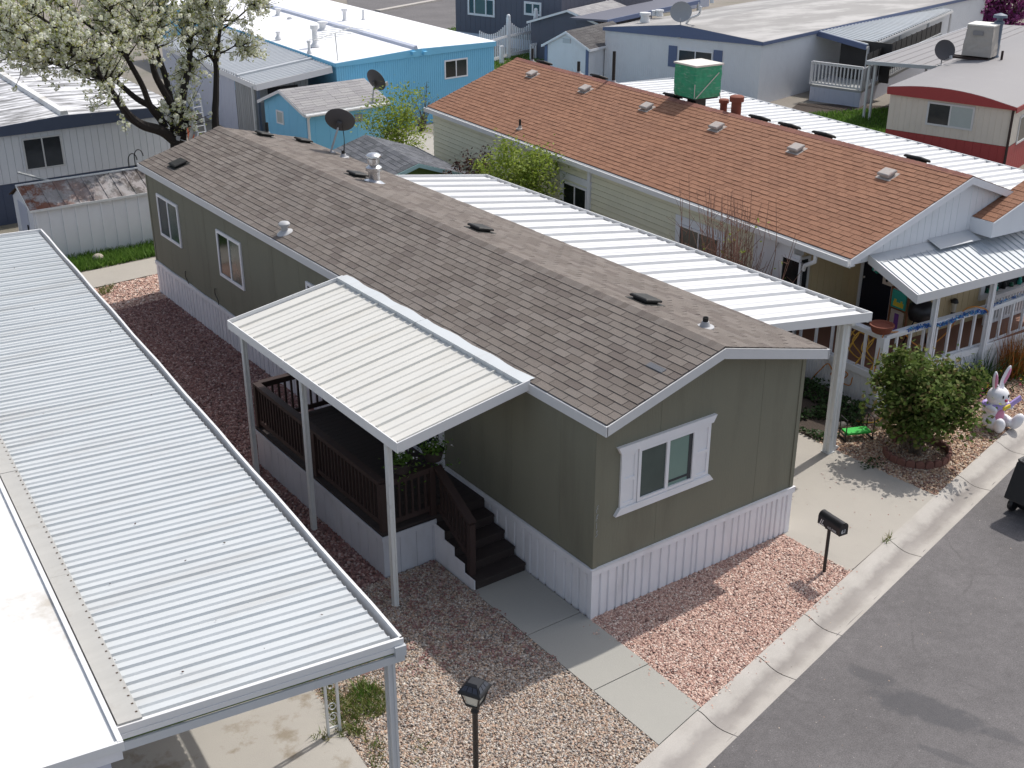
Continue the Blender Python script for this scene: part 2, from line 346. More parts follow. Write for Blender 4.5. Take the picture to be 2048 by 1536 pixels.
    def build(s, name, m, parent=None, smooth=False, bevel=0.):
        V = np.array(s.v, float)
        if parent is None:
            o0 = v3((V[:, 0].min()+V[:, 0].max())/2, (V[:, 1].min()+V[:, 1].max())/2, V[:, 2].min())
        else: o0 = wloc(parent)
        me = bpy.data.meshes.new(name); me.from_pydata((V-o0).tolist(), [], s.f)
        ms = m if isinstance(m, (list, tuple)) else [m]
        for q in ms: me.materials.append(MATS[q])
        me.polygons.foreach_set('material_index', s.mi)
        if smooth: me.polygons.foreach_set('use_smooth', [True]*len(s.f))
        me.update()
        o = bpy.data.objects.new(name, me); COL.objects.link(o)
        if parent is None: o.location = o0
        else: o.parent = parent
        if bevel:
            md = o.modifiers.new('bevel', 'BEVEL'); md.width = bevel; md.segments = 2; md.limit_method = 'ANGLE'
        if smooth and bevel == 0:
            try: me.set_sharp_from_angle(angle=math.radians(40))
            except Exception: pass
        return o
def npmesh(name, V, F, m, parent=None, o0=None):
    V = np.asarray(V, float)
    if o0 is None: o0 = wloc(parent) if parent is not None else v3(V[:, 0].mean(), V[:, 1].mean(), V[:, 2].min())
    me = bpy.data.meshes.new(name); nf, k = F.shape
    me.vertices.add(len(V)); me.vertices.foreach_set('co', (V-o0).astype(np.float32).ravel())
    me.loops.add(nf*k); me.loops.foreach_set('vertex_index', F.astype(np.int32).ravel())
    me.polygons.add(nf); me.polygons.foreach_set('loop_start', np.arange(0, nf*k, k, dtype=np.int32)); me.polygons.foreach_set('loop_total', np.full(nf, k, dtype=np.int32))
    me.materials.append(MATS[m]); me.update(calc_edges=True)
    o = bpy.data.objects.new(name, me); COL.objects.link(o)
    if parent is not None: o.parent = parent
    else: o.location = o0
    return o
def tag(o, label=None, cat=None, group=None, kind=None):
    if label: o['label'] = label
    if cat: o['category'] = cat
    if group: o['group'] = group
    if kind: o['kind'] = kind
    return o
def thing(name, label, cat, loc=(0, 0, 0), group=None):
    o = bpy.data.objects.new(name, None); COL.objects.link(o); o.location = tuple(float(q) for q in loc); o.empty_display_size = .2
    return tag(o, label, cat, group)
def structure(o): o['kind'] = 'structure'; return o
def stuff(o, label=None, cat=None): return tag(o, label, cat, kind='stuff')

def prof_groove(L, pitch, w=.012, d=.008, jit=0.):
    out = [(0, 0)]; x = pitch
    while x < L-w:
        out += [((x-w/2)/L, 0), ((x-w/3)/L, -d), ((x+w/3)/L, -d), ((x+w/2)/L, 0)]; x += pitch*(1+random.uniform(-jit, jit))
    return out+[(1, 0)]
def prof_rib(L, pitch, top, slope, h, first=0.):
    """trapezoid ribs of height h standing on a flat pan"""
    out = [(0, 0)]; x = first+pitch/2
    while x+top/2+slope < L:
        out += [((x-top/2-slope)/L, 0), ((x-top/2)/L, h), ((x+top/2)/L, h), ((x+top/2+slope)/L, 0)]; x += pitch
    return out+[(1, 0)]
def prof_pan(L, P, subs, h=.045, top=.028, sl=.014, sh=.016, first=None, mw=.03):
    """wide pans: one upright rib per period P, with low swellings between"""
    out = [(0, 0)]; x = P*.5 if first is None else first
    while x < L-.06:
        out += [((x-top/2-sl)/L, 0), ((x-top/2)/L, h), ((x+top/2)/L, h), ((x+top/2+sl)/L, 0)]
        for k in range(1, subs+1):
            y = x+P*k/(subs+1)
            if y+.06 < L: out += [((y-mw)/L, 0), ((y-.008)/L, sh), ((y+.008)/L, sh), ((y+mw)/L, 0)]
        x += P
    return out+[(1, 0)]
def prof_lap(L, pitch, d=.014):
    out = []; n = max(1, int(round(L/pitch)))
    for i in range(n): out += [(i/n, d), ((i+.88)/n, d*.3), ((i+.885)/n, -.03), ((i+.995)/n, -.03)]
    return out+[(1, 0)]
def shingles(mb, e0, e1, r0, r1, rows, tab, seed, th=(.008, .016), gap=.006, stag=None, mi=0):
    """overlapping tabs from the eave e0-e1 up to r0-r1; every tab is a thin wedge of its own"""
    g = np.random.default_rng(seed); e0, e1, r0, r1 = (np.array(q, float) for q in (e0, e1, r0, r1))
    n = np.cross(e1-e0, r0-e0); n /= np.linalg.norm(n)
    if n[2] < 0: n = -n
    L = np.linalg.norm(e1-e0); P = lambda u, v: (e0+(e1-e0)*u)*(1-v)+(r0+(r1-r0)*u)*v
    for r in range(rows):
        va = r/rows; vb = min(1.0, (r+1.12)/rows)
        off = (g.random() if stag is None else (r % 2)*.5+g.uniform(-.04, .04))*tab
        x = -off
        while x < L:
            a = max(0, x+gap/2)/L; b = min(L, x+tab-gap/2)/L; x += tab
            if b-a < .004/L*L/L: continue
            h = g.uniform(*th); 
            t = [P(a, va)+n*h, P(b, va)+n*h, P(b, vb)+n*.003, P(a, vb)+n*.003]
            q = [P(a, va), P(b, va), P(b, vb), P(a, vb)]
            mb.add(q+t, [(4, 5, 6, 7), (0, 1, 5, 4), (1, 2, 6, 5), (3, 0, 4, 7)], mi)
    return mb
def ridgecaps(mb, a, b, nl, nr, w, tab, seed, mi=0):
    """cap shingles bent over the ridge a-b; nl, nr: unit vectors down each slope"""
    g = np.random.default_rng(seed); a, b, nl, nr = (np.array(q, float) for q in (a, b, nl, nr)); L = np.linalg.norm(b-a); d = (b-a)/L
    x = 0
    while x < L-.01:
        y = min(L, x+tab*1.02); h = g.uniform(.006, .010)
        p = [a+d*x+nl*w, a+d*x, a+d*x+nr*w, a+d*y+nl*w, a+d*y, a+d*y+nr*w]
        up = [v3(0, 0, .009), v3(0, 0, .016), v3(0, 0, .009)]
        t = [p[i]+up[i] for i in range(3)]+[p[3+i]+up[i]+v3(0, 0, h) for i in range(3)]
        mb.add(t+p, [(0, 1, 4, 3), (1, 2, 5, 4), (3, 4, 10, 9), (4, 5, 11, 10), (0, 3, 9, 6), (2, 8, 11, 5)], mi); x += tab
    return mb

class Fr:
    """vertical wall frame: s runs from a to b, d is distance out of the wall"""
    def __init__(s, a, b, flip=False):
        s.o = np.array(a[:2], float); q = np.array(b[:2], float)-s.o; s.L = np.linalg.norm(q); s.u = q/s.L
        s.n = v3(s.u[1], -s.u[0]) if not flip else v3(-s.u[1], s.u[0])
    def P(s, t, d, z): q = s.o+s.u*t+s.n*d; return v3(q[0], q[1], z)
    def px(s, x, y): 
        p = onp(x, y, (*s.o, 0), (*s.n, 0)); return float((p[:2]-s.o)@s.u), float(p[2])
    def box(s, mb, s0, s1, d0, d1, z0, z1, mi=0):
        return mb.hexa([s.P(s0, d1, z0), s.P(s1, d1, z0), s.P(s1, d0, z0), s.P(s0, d0, z0), s.P(s0, d1, z1), s.P(s1, d1, z1), s.P(s1, d0, z1), s.P(s0, d0, z1)], mi)
def window(root, fr, s0, s1, z0, z1, panes=('glass_dark', 'glass_mid'), fm='white_paint', fw=.055, out=.035, split=None, sill=False, base=0.):
    out += base; mb = MB(); b = fr.box
    b(mb, s0, s1, 0, out, z1-fw, z1); b(mb, s0, s1, 0, out, z0, z0+fw); b(mb, s0, s0+fw, 0, out, z0+fw, z1-fw); b(mb, s1-fw, s1, 0, out, z0+fw, z1-fw)
    n = len(panes); split = split or [i/n for i in range(1, n)]; ed = [s0+fw]+[s0+fw+(s1-s0-2*fw)*q for q in split]+[s1-fw]
    for q in ed[1:-1]: b(mb, q-fw*.4, q+fw*.4, 0, out*.9, z0+fw, z1-fw)
    if sill: b(mb, s0-.03, s1+.03, 0, out+.04, z0-.04, z0)
    w = mb.build('window', fm, root)
    for i, pm in enumerate(panes):
        g = MB(); lo = ed[i]+(fw*.4 if i else 0); hi = ed[i+1]-(fw*.4 if i < n-1 else 0)
        b(g, lo, hi, .002, base+(out-base)*.45, z0+fw, z1-fw); g.build('pane', pm, w)
    return w
def wallpanel(mb, fr, s0, s1, z0, z1, z1b=None, pitch=.2, mi=0, d=.008, w=.014, jit=0., dd=0.):
    """vertically grooved wall from s0 to s1, top from z1 to z1b"""
    z1b = z1 if z1b is None else z1b
    mb.corr(fr.P(s0, dd, z0), fr.P(s1, dd, z0), fr.P(s1, dd, z1b), fr.P(s0, dd, z1), prof_groove(s1-s0, pitch, w, d, jit), mi, nrm=(*fr.n, 0))

# foliage ---------------------------------------------------------------------------------------------------------
def cards(C, size, g, aspect=1.6, up=.4, per=1, spread=0., jitter=.35, ball=False):
    """one leaf-shaped quad at (or scattered round) every centre"""
    C = np.repeat(np.asarray(C, float), per, 0); n = len(C)
    off = g.normal(size=(n, 3)); off /= np.linalg.norm(off, axis=1)[:, None]
    if spread: C = C+(off*spread*g.uniform(.8, 1.2, (n, 1)) if ball else g.normal(size=(n, 3))*spread)
    d = g.normal(size=(n, 3)); d /= np.linalg.norm(d, axis=1)[:, None]
    nn = g.normal(size=(n, 3)); nn[:, 2] = np.abs(nn[:, 2])+up; nn = off+nn*.15 if ball else nn; x = np.cross(d, nn); x /= np.linalg.norm(x, axis=1)[:, None]+1e-9
    y = np.cross(nn/np.linalg.norm(nn, axis=1)[:, None], x)
    s = size*(1+g.uniform(-jitter, jitter, n))[:, None]
    V = np.stack([C-y*s*aspect/2, C+x*s*.5-y*s*.05, C+y*s*aspect/2, C-x*s*.5-y*s*.05], 1).reshape(-1, 3)
    return V, np.arange(4*n).reshape(n, 4)
def blades(P, h, w, g, lean=.35):
    n = len(P); a = g.uniform(0, 2*PI, n); H = h*g.uniform(.5, 1.2, n)
    d = np.stack([np.cos(a), np.sin(a), 0*a], 1); l = g.normal(size=(n, 3))*lean; l[:, 2] = 1; t = P+l*H[:, None]
    V = np.stack([P-d*w, P+d*w, t], 1).reshape(-1, 3); return V, np.arange(3*n).reshape(n, 3)
def smooth_path(pts, k=5):
    pts = [np.array(p, float) for p in pts]; q = [2*pts[0]-pts[1]]+pts+[2*pts[-1]-pts[-2]]; out = []
    for i in range(1, len(q)-2):
        for j in range(k):
            t = j/k; a, b, c, d = q[i-1:i+3]
            out.append(.5*((2*b)+(c-a)*t+(2*a-5*b+4*c-d)*t*t+(3*b-a-3*c+d)*t**3))
    return out+[pts[-1]]
def inpoly(P, poly):
    x, y = P[:, 0], P[:, 1]; r = np.zeros(len(P), bool); n = len(poly)
    for i in range(n):
        (x0, y0), (x1, y1) = poly[i][:2], poly[(i+1) % n][:2]
        c = ((y0 > y) != (y1 > y)); r ^= c & (x < (x1-x0)*(y-y0)/((y1-y0) if y1 != y0 else 1e-9)+x0)
    return r
def scatter(poly, dens, g):
    poly = np.array([p[:2] for p in poly], float); lo, hi = poly.min(0), poly.max(0); n = int(dens*np.prod(hi-lo)); P = g.uniform(lo, hi, (n, 2)); return P[inpoly(P, poly)]
def gravel(name, poly, dens, size, m, basem, seed, z=-.012, label=None):
    """loose stones over a base sheet"""
    g = np.random.default_rng(seed); P = scatter(poly, dens, g); n = len(P)
    B = np.array([(1, 0, 0), (-1, 0, 0), (0, 1, 0), (0, -1, 0), (0, 0, 1), (0, 0, -1)], float); Fc = np.array([(0, 2, 4), (2, 1, 4), (1, 3, 4), (3, 0, 4), (2, 0, 5), (1, 2, 5), (3, 1, 5), (0, 3, 5)])
    S = size*g.uniform(.45, 1.25, (n, 1, 1))*np.stack([g.uniform(.7, 1.3, n), g.uniform(.5, 1.0, n), g.uniform(.35, .7, n)], 1)[:, None, :]
    V = B[None]*(1+g.uniform(-.3, .3, (n, 6, 3)))*S+g.uniform(-.25, .25, (n, 6, 3))*S
    a = g.uniform(0, 2*PI, n); b = g.normal(0, .35, n); ca, sa, cb, sb = np.cos(a), np.sin(a), np.cos(b), np.sin(b)
    x, y, q = V[..., 0], V[..., 1], V[..., 2]
    y, q = y*cb[:, None]-q*sb[:, None], y*sb[:, None]+q*cb[:, None]
    x, y = x*ca[:, None]-y*sa[:, None], x*sa[:, None]+y*ca[:, None]
    V = np.stack([x+P[:, 0:1], y+P[:, 1:2], q+z+size*.25*g.uniform(0, 1, (n, 1))], -1).reshape(-1, 3)
    F = (Fc[None]+6*np.arange(n)[:, None, None]).reshape(-1, 3)
    o = npmesh(name, V, F, m); stuff(o, label, 'gravel')
    structure(MB().poly([(*p[:2], z-.004) for p in poly]).build('gravel_ground', basem))
    return o

# ================================================================== SETTING: ground, street, curb, slabs, gravel
gy = lambda x, d=0.0: GC+GS*x-d
structure(MB().poly([(-300, -300, -.14), (300, -300, -.14), (300, 300, -.14), (-300, 300, -.14)]).build('ground', 'ground_dirt'))
structure(MB().poly([(-40, gy(-40, .02), -.024), (90, gy(90, .02), -.024), (140, 160, -.024), (-60, 160, -.024)]).build('yard', 'ground_dirt'))
g = np.random.default_rng(3); mb = MB(); pts = []
for i in range(161):
    x = -12+i*.2; pts.append((x, gy(x, .60+g.uniform(-.02, .03)), -.083))
mb.poly([(-40, gy(-40, .6), -.083)]+pts+[(60, gy(60, .6), -.083), (60, -60, -.083), (-40, -60, -.083)])
structure(mb.build('street', 'asphalt'))
jx = sorted([float(at(*p)[0]) for p in ((1399, 1424), (1519, 1316), (1610, 1230), (1778, 1081), (1917, 952))])
jx = [jx[0]-5.2, jx[0]-3.4, jx[0]-1.7]+jx+[jx[-1]+1.8*k for k in range(1, 8)]
xs = [-40]+jx+[60]; prof = [(-.02, -.13), (0, .004), (.05, .002), (.12, -.022), (.22, -.070), (.32, -.098), (.42, -.102), (.62, -.076), (.63, -.13)]
mb = MB()
for a, b in zip(xs[:-1], xs[1:]):
    a += .007; b -= .007; n = len(prof); nn = max(1, int((b-a)/.5)) if b-a < 8 else 2
    for q in range(nn):
        u0 = a+(b-a)*q/nn; u1 = a+(b-a)*(q+1)/nn
        # the end of each piece leans with the joint
        vs = [(u0+d*GS*.9, gy(u0, d)+d*0, z) for d, z in prof]+[(u1+d*GS*.9, gy(u1, d), z) for d, z in prof]
        mb.add(vs, [(i, n+i, n+i+1, i+1) for i in range(n-1)])
structure(mb.build('kerb', 'concrete_gutter'))
# front walkway in separate slabs
mb = MB()
for y0, y1 in ((.205, 1.66), (-1.345, .19)): mb.box((-1.055, y0, -.1), (-.045, y1, .006))
mb.hexa([(-1.055, gy(-1.055)+.012, -.1), (-.09, gy(-.09)+.012, -.1), (-.06, -1.36, -.1), (-1.055, -1.36, -.1), (-1.055, gy(-1.055)+.012, .006), (-.09, gy(-.09)+.012, .006), (-.06, -1.36, .006), (-1.055, -1.36, .006)])
structure(mb.build('walkway', 'concrete_walk'))
# driveway under the right carport
mb = MB(); xl, xr = 4.2, 7.3
mb.add([(xl-.02, gy(xl)+.012, 0), (xr+.1, gy(xr)+.012, 0), (xr, 4.2, 0), (xl, 4.2, 0)], [(0, 1, 2, 3)]); mb.add([(xl, 4.212, 0), (xr, 4.212, 0), (xr, 16.6, 0), (xl, 16.6, 0)], [(0, 1, 2, 3)])
structure(mb.build('driveway', 'concrete'))
pad = [(-9.6, gy(-9.6)+.01), (-4.36, gy(-4.36)+.01), (-4.34, -.9), (-4.16, 1.1), (-3.2, 17.0), (-9.6, 17.5)]
structure(MB().poly([(*p, 0.0) for p in pad]).build('carport_pad', 'concrete_pad'))
structure(MB().poly([(-6, 18.85, .0), (.55, 19.35, .0), (6, 19.6, 0), (6, 20.85, 0), (.9, 20.75, .0), (-6, 20.4, .0)]).build('path', 'concrete'))
structure(MB().poly([(9.6, 22.5, -.006), (17, 24.5, -.006), (15.5, 31.2, -.006), (8.6, 30.5, -.006)]).build('path', 'concrete'))
# far street seen at the top
a, b, c, d = at(700, 60), at(935, 85), at(960, -60), at(690, -40)
structure(MB().poly([(*q[:2], .01) for q in (a, b, c, d)]).build('street', 'asphalt'))
q = [at(640, -14), at(930, -12), at(780, 26), at(880, 4)]
mb = MB(); mb.beam(at(755, 22, .06), at(880, -1, .06), .5, .12); structure(mb.build('kerb', 'concrete_gutter'))
def loose(label, poly, n, size, m, seed, z=0.0, zf=None, name='loose_stones'):
    g = np.random.default_rng(seed); P = scatter(poly, 60, g); P = P[g.integers(0, len(P), n)]+g.normal(size=(n, 2))*.03
    Z = np.array([zf(*p) if zf else z for p in P])+size*.2; V, F = cards(np.c_[P, Z], size, g, 1.2, 3.0); return stuff(npmesh(name, V, F, m), label, 'stones')
def gz(x, y):
    d = gy(x)-y; return float(np.interp(d, [0, .05, .12, .22, .32, .42, .62, .63], [.004, .002, -.022, -.07, -.098, -.102, -.076, -.083]))
loose('pale grit scattered along the kerb and the edge of the street', [(-2, gy(-2, .2)), (14, gy(14, .2)), (14, gy(14, 2.2)), (-2, gy(-2, 2.2))], 150, .016, 'gravel_tan', 91, zf=gz)
loose('stray pink stones on the walkway edge and kerb beside the salmon gravel', [(-.2, -.1), (-.2, gy(-.2, .15)), (4.3, gy(4.3, .15)), (4.3, gy(4.3, -.05)), (0, gy(0, -.05)), (.0, -.1)], 150, .026, 'gravel_red', 92, zf=lambda x, y: .006 if y > gy(x) else gz(x, y))
loose('dark leaf bits and stones on the driveway', [(4.25, gy(4.25)), (7.35, gy(7.35)), (7.3, 2), (4.4, 2)], 60, .024, 'gravel_red_shaded', 93, z=.0)
# gravel beds
bed_r = [(-.045, -.02), (-.05, -1.4), (-.10, gy(-.1)), (4.2, gy(4.2)), (4.2, -.02)]
gravel('gravel_bed', bed_r, 3600, .026, 'gravel_red', 'gravel_base_red', 1, label='salmon pink gravel bed in front of the green house')
bed_l = [(-4.33, gy(-4.33)), (-1.06, gy(-1.06)), (-1.06, 2.74), (-4.05, 2.74), (-4.2, 1.0), (-4.34, -.9)]
gravel('gravel_bed', bed_l, 3600, .025, 'gravel_tan', 'gravel_base_tan', 2, label='tan and grey gravel bed left of the concrete walkway')
loose('dark red stones, partly painted shade, mixed into the tan gravel left of the steps', [(-4.1, .9), (-2.4, .2), (-1.07, -.6), (-1.07, 2.72), (-4.0, 2.72)], 3600, .030, 'gravel_red_shaded', 94, z=.004)  # darker stones also paint in the shade beside the porch
gravel('gravel_bed', [(-4.05, 2.74), (-1.98, 2.74), (-1.98, 7.5), (-.02, 7.5), (-.02, 17.3), (-3.2, 17.0)], 1150, .042, 'gravel_red_shaded', 'gravel_base_red', 3, label='red gravel strip with shade painted into its stones, between the house and the left carport')
gravel('gravel_bed', [(-3.2, 17.0), (-.02, 17.3), (.0, 18.0), (.5, 19.3), (-3.1, 18.95)], 900, .045, 'gravel_red', 'gravel_base_tan', 4, label='pale pink gravel patch behind the green house')
gravel('gravel_bed', [(7.4, gy(7.4)), (20, gy(20)), (20, 3.2), (13, 1.5), (11, 1.2), (9.3, 2.2), (7.3, 2.0)], 1500, .036, 'gravel_warm', 'gravel_base_red', 5, label='tan gravel bed around the round shrub by the driveway')
structure(MB().poly([(27.5, 22.5, -.016), (33.5, 18.5, -.016), (37, 21.5, -.016), (33, 25.5, -.016)]).build('soil', 'soil'))
structure(MB().poly([(7.32, 1.9, -.010), (9.5, 1.3, -.010), (11, 1.0, -.010), (13, 1.35, -.010), (20, 3.0, -.010), (20, 8, -.010), (9.9, 4.0, -.010), (9.9, 22, -.010), (7.32, 22, -.010)]).build('soil', 'soil'))
def lawn(name, poly, dens, h, label, m='leaf_grass', seed=5, z=-.02, w=.012, lean=.45):
    g = np.random.default_rng(seed); P = scatter(poly, dens, g); P3 = np.c_[P, np.full(len(P), z)]
    V, F = blades(P3, h, w, g, lean); return stuff(npmesh(name, V, F, m), label, 'grass')
lawn('grass', [(-3.6, 20.55), (1.1, 20.9), (2.2, 20.95), (2.2, 22.4), (-3.6, 21.9)], 900, .22, 'green grass strip in front of the rusty white metal shed', w=.02)
a = [at(*p) for p in ((1640, 215), (1790, 150), (1790, 245), (1720, 262))]
lawn('grass', [(26.5, 13.5), (34, 17), (36, 22), (30, 24), (25, 18)], 260, .16, 'bright green lawn beside the grey deck and the red trimmed home', w=.03)
a = [at(*p) for p in ((985, 118), (1075, 100), (1080, 128), (985, 160))]
lawn('grass', [p[:2] for p in (at(975, 175), at(975, 118), at(1085, 100), at(1085, 125), at(1020, 150))], 120, .16, 'green lawn behind the white picket fence', w=.04)
lawn('grass', [p[:2] for p in (at(890, 62), at(930, 50), at(930, 72), at(900, 78))], 60, .2, 'far lawn strip beside the charcoal house', w=.05)

# ================================================================== MAIN HOUSE
HW, HL, ZS = 4.3, 17.9, .868
home = thing('mobile_home', 'olive green single-wide mobile home with a taupe shingle roof and white skirting, in the centre', 'house', (2.15, 9, 0))
ZE, ZRI, XR, XE, YF, YB = 3.37, 4.007, 2.15, 4.47, -.28, 18.17; ZER = 3.425
fL = Fr((0, HL), (0, 0), True); fF = Fr((0, 0), (HW, 0))
fL.n = v3(-1, 0); fF.n = v3(0, -1)
mb = MB(); zw = 3.34
wallpanel(mb, fL, 0, HL, ZS, zw, pitch=1.22, d=.004, w=.010)
for s0, s1, za, zb in ((0, XR, zw-.02, 3.95), (XR, HW, 3.95, 3.42)): wallpanel(mb, fF, s0, s1, ZS, za, zb, pitch=1.22, d=.004, w=.010)
mb.poly([(HW, 0, ZS), (HW, HL, ZS), (HW, HL, 3.42), (HW, 0, 3.42)]); mb.poly([(HW, HL, ZS), (0, HL, ZS), (0, HL, zw), (XR, HL, 3.95), (HW, HL, 3.42)])
wall = mb.build('wall', 'olive_siding', home)
for x, y in ((0, 0), (HW, 0)):
    mb = MB(); sx = -1 if x == 0 else 1
    mb.box((x-(.012 if sx < 0 else .07), -.014, ZS+.002), (x+(.07 if sx < 0 else .012), 0-.002, 3.36)); mb.box((x+(-.014 if sx < 0 else .002), .0, ZS+.002), (x+(-.002 if sx < 0 else .014), .075, 3.36)); mb.build('corner_trim', 'olive_siding', wall)
mb = MB(); mb.box((-.014, HL-.07, ZS+.002), (-.002, HL+.01, 3.3)); mb.build('corner_trim', 'olive_siding', wall)
# skirting: ribbed sheets with a plain top rail
mb = MB()
mb.corr((-.02, HL, -.03), (-.02, 0, -.03), (-.02, 0, ZS-.02), (-.02, HL, ZS-.02), prof_groove(HL, .205, .055, .032, .25), nrm=(-1, 0, 0))
mb.corr((-.02, -.02, -.03), (HW+.02, -.02, -.03), (HW+.02, -.02, ZS-.02), (-.02, -.02, ZS-.02), prof_groove(HW, .155, .05, .028, .35), nrm=(0, -1, 0))
mb.poly([(HW+.02, -.02, -.03), (HW+.02, HL, -.03), (HW+.02, HL, ZS), (HW+.02, -.02, ZS)]); mb.poly([(-.02, HL, -.03), (HW, HL, -.03), (HW, HL, ZS), (-.02, HL, ZS)])
sk = mb.build('skirting', 'skirt_white', home)
mb = MB(); mb.box((-.045, -.045, ZS-.10), (HW+.045, -.005, ZS-.01)); mb.box((-.052, -.045, ZS-.015), (HW+.052, -.003, ZS+.004))
# the rail on the long side sags between its fixings
ys = np.linspace(0, HL, 46)
for a, b in zip(ys[:-1], ys[1:]):
    wa, wb = (.012*math.sin(a*3.3) if a > 8 else 0), (.012*math.sin(b*3.3) if b > 8 else 0)
    mb.hexa([(-.045, a, ZS-.10+wa), (-.005, a, ZS-.10+wa), (-.005, b, ZS-.10+wb), (-.045, b, ZS-.10+wb), (-.045, a, ZS+wa), (-.005, a, ZS+wa), (-.005, b, ZS+wb), (-.045, b, ZS+wb)])
mb.box((-.035, -.035, -.02), (.03, .03, ZS-.11)); mb.build('top_rail', 'skirt_white', sk)
# roof
mb = MB(); xl = -.055
eL0, eL1, rF, rB, eR0, eR1 = (xl, YF, ZE), (xl, YB, ZE), (XR, YF, ZRI), (XR, YB, ZRI), (XE, YF, ZER), (XE, YB, ZER)
shingles(mb, eL0, eL1, rF, rB, 16, .335, 11, (.011, .017), .010, 1)
shingles(mb, eR1, eR0, rB, rF, 16, .335, 12, (.009, .015), .008, 1)
nl = v3(xl-XR, 0, ZE-ZRI); nl /= np.linalg.norm(nl); nr = v3(XE-XR, 0, ZER-ZRI); nr /= np.linalg.norm(nr)
ridgecaps(mb, rF, rB, nl, nr, .15, .14, 13)
roof = mb.build('roof', 'shingle_taupe', home)
mb = MB(); dz = v3(0, 0, .008)
for q in ((eL0, eL1, rB, rF), (rF, rB, eR1, eR0)): mb.slab([np.array(p)-dz for p in q], .06)
mb.build('roof_deck', 'shingle_dark', roof)
mb = MB(); F = .155
def rake(mb, y0, y1, x0, z0, x1, z1, h=F, up=.0):
    mb.hexa([(x0, y0, z0-h), (x1, y0, z1-h), (x1, y1, z1-h), (x0, y1, z0-h), (x0, y0, z0+up), (x1, y0, z1+up), (x1, y1, z1+up), (x0, y1, z0+up)])
rake(mb, YF-.02, YF+.01, xl-.012, ZE-.014, XR, ZRI-.014); rake(mb, YF-.02, YF+.01, XR, ZRI-.014, XE+.012, ZER-.014, .165)
rake(mb, YB-.01, YB+.02, xl-.012, ZE-.014, XR, ZRI-.014); rake(mb, YB-.01, YB+.02, XR, ZRI-.014, XE+.012, ZER-.014)
mb.box((xl-.03, YF-.02, ZE-F-.015), (xl, YB+.02, ZE-.012)); mb.box((XE, YF-.02, ZER-F-.015), (XE+.03, YB+.02, ZER-.014))
mb.build('fascia', 'trim_grey', home)
mb = MB(); mb.box((xl+.002, YF+.012, ZE-.10), (0, YB, ZE-.085)); mb.add([(0, YF+.012, ZE-.09), (0, 0, ZE-.09), (XR, 0, ZRI-.1), (XR, YF+.012, ZRI-.1), (XE, YF+.012, ZER-.1), (XE, 0, ZER-.1)], [(0, 1, 2, 3), (3, 2, 5, 4)])
mb.build('soffit', 'trim_grey', home)
# roof fittings
nR = (-(ZER-ZRI)/(XE-XR), 0, 1); nL = ((ZE-ZRI)/(XR-xl)*-1*-1, 0, 1); nL = (-(ZRI-ZE)/(XR-xl), 0, 1)
oR = lambda x, y: onp(x, y, rF, nR); oL = lambda x, y: onp(x, y, rF, nL)
def roofvent(root, p, n, m='vent_black', w=.42, d=.36, h=.10, u=(0, 1, 0)):
    n = np.array(n, float); n /= np.linalg.norm(n); u = np.array(u, float); u -= n*(u@n); u /= np.linalg.norm(u); s = np.cross(u, n); p = np.array(p)
    mb = MB(); Q = lambda a, b, c: p+u*a+s*b+n*c
    def blk(a, b, c0, c1, t=1.): mb.hexa([Q(-a, -b, c0), Q(a, -b, c0), Q(a, b, c0), Q(-a, b, c0), Q(-a*t, -b*t, c1), Q(a*t, -b*t, c1), Q(a*t, b*t, c1), Q(-a*t, b*t, c1)])
    blk(w*.62, d*.62, .0, .016); blk(w*.38, d*.38, .016, h*.5); blk(w*.5, d*.5, h*.5, h*.82); blk(w*.5, d*.5, h*.82, h, .86)
    return mb.build('roof_vent', m, root, bevel=.008)
def pipe(root, p, h, r=.045, m='vent_black', boot='pipe_grey', name='vent_pipe', n=(0, 0, 1)):
    mb = MB(); mb.lathe(p, [(r, -.05), (r, h), (r*.8, h), (r*.8, h-.02)], 12)
    o = mb.build(name, m, root, True)
    mb = MB(); mb.lathe(p, [(r*3.2, -.02), (r*3.2, .018), (r*1.9, .03), (r*1.25, .10), (r*1.25, .102)], 14, ax=n); mb.build('flashing', boot, o, True); return o
for x, y in ((528, 272), (634, 288), (714, 353), (960, 461), (1290, 604)):
    p = oR(x, y); p[1] = min(p[1], 17.6); p[0] = min(p[0], 4.1) if y < 300 else p[0]; p[2] = ZRI-(p[0]-XR)*(ZRI-ZER)/(XE-XR); roofvent(home, p, nR)
roofvent(home, oL(358, 330), nL)
p = oR(1410, 655); pipe(home, p, .17)
p = oR(515, 262); p[1] = 17.7; p[0] = 3.3; p[2] = ZRI-(p[0]-XR)*(ZRI-ZER)/(XE-XR); pipe(home, p, .34)
p = oR(711, 318); p[0] = min(p[0], 4.2); p[2] = ZRI-(p[0]-XR)*(ZRI-ZER)/(XE-XR); pipe(home, p, .17)
p = oR(749, 364); mb = MB()
mb.lathe(p, [(.13, -.06), (.13, .24), (.145, .25), (.145, .26), (.185, .27), (.185, .34), (.15, .37), (.10, .40), (.10, .43), (.135, .44), (.135, .54), (.10, .55), (.10, .57), (.175, .58), (.17, .61), (.12, .65), (.03, .67)], 20)
fl = mb.build('flue', 'flue_steel', home, True); mb = MB(); mb.lathe(p, [(.25, -.01), (.25, .012), (.15, .05), (.14, .055)], 16, ax=nR); mb.build('flashing', 'flue_steel', fl, True)
p = oL(570, 466); mb = MB(); mb.lathe(p, [(.07, -.03), (.07, .14), (.075, .15), (.115, .16), (.12, .20), (.09, .235), (.03, .25)], 18)
fl = mb.build('roof_vent_cap', 'pipe_grey', home, True); mb = MB(); mb.lathe(p, [(.17, -.01), (.17, .015), (.10, .05), (.09, .06)], 16, ax=nL); mb.build('flashing', 'pipe_grey', fl, True)
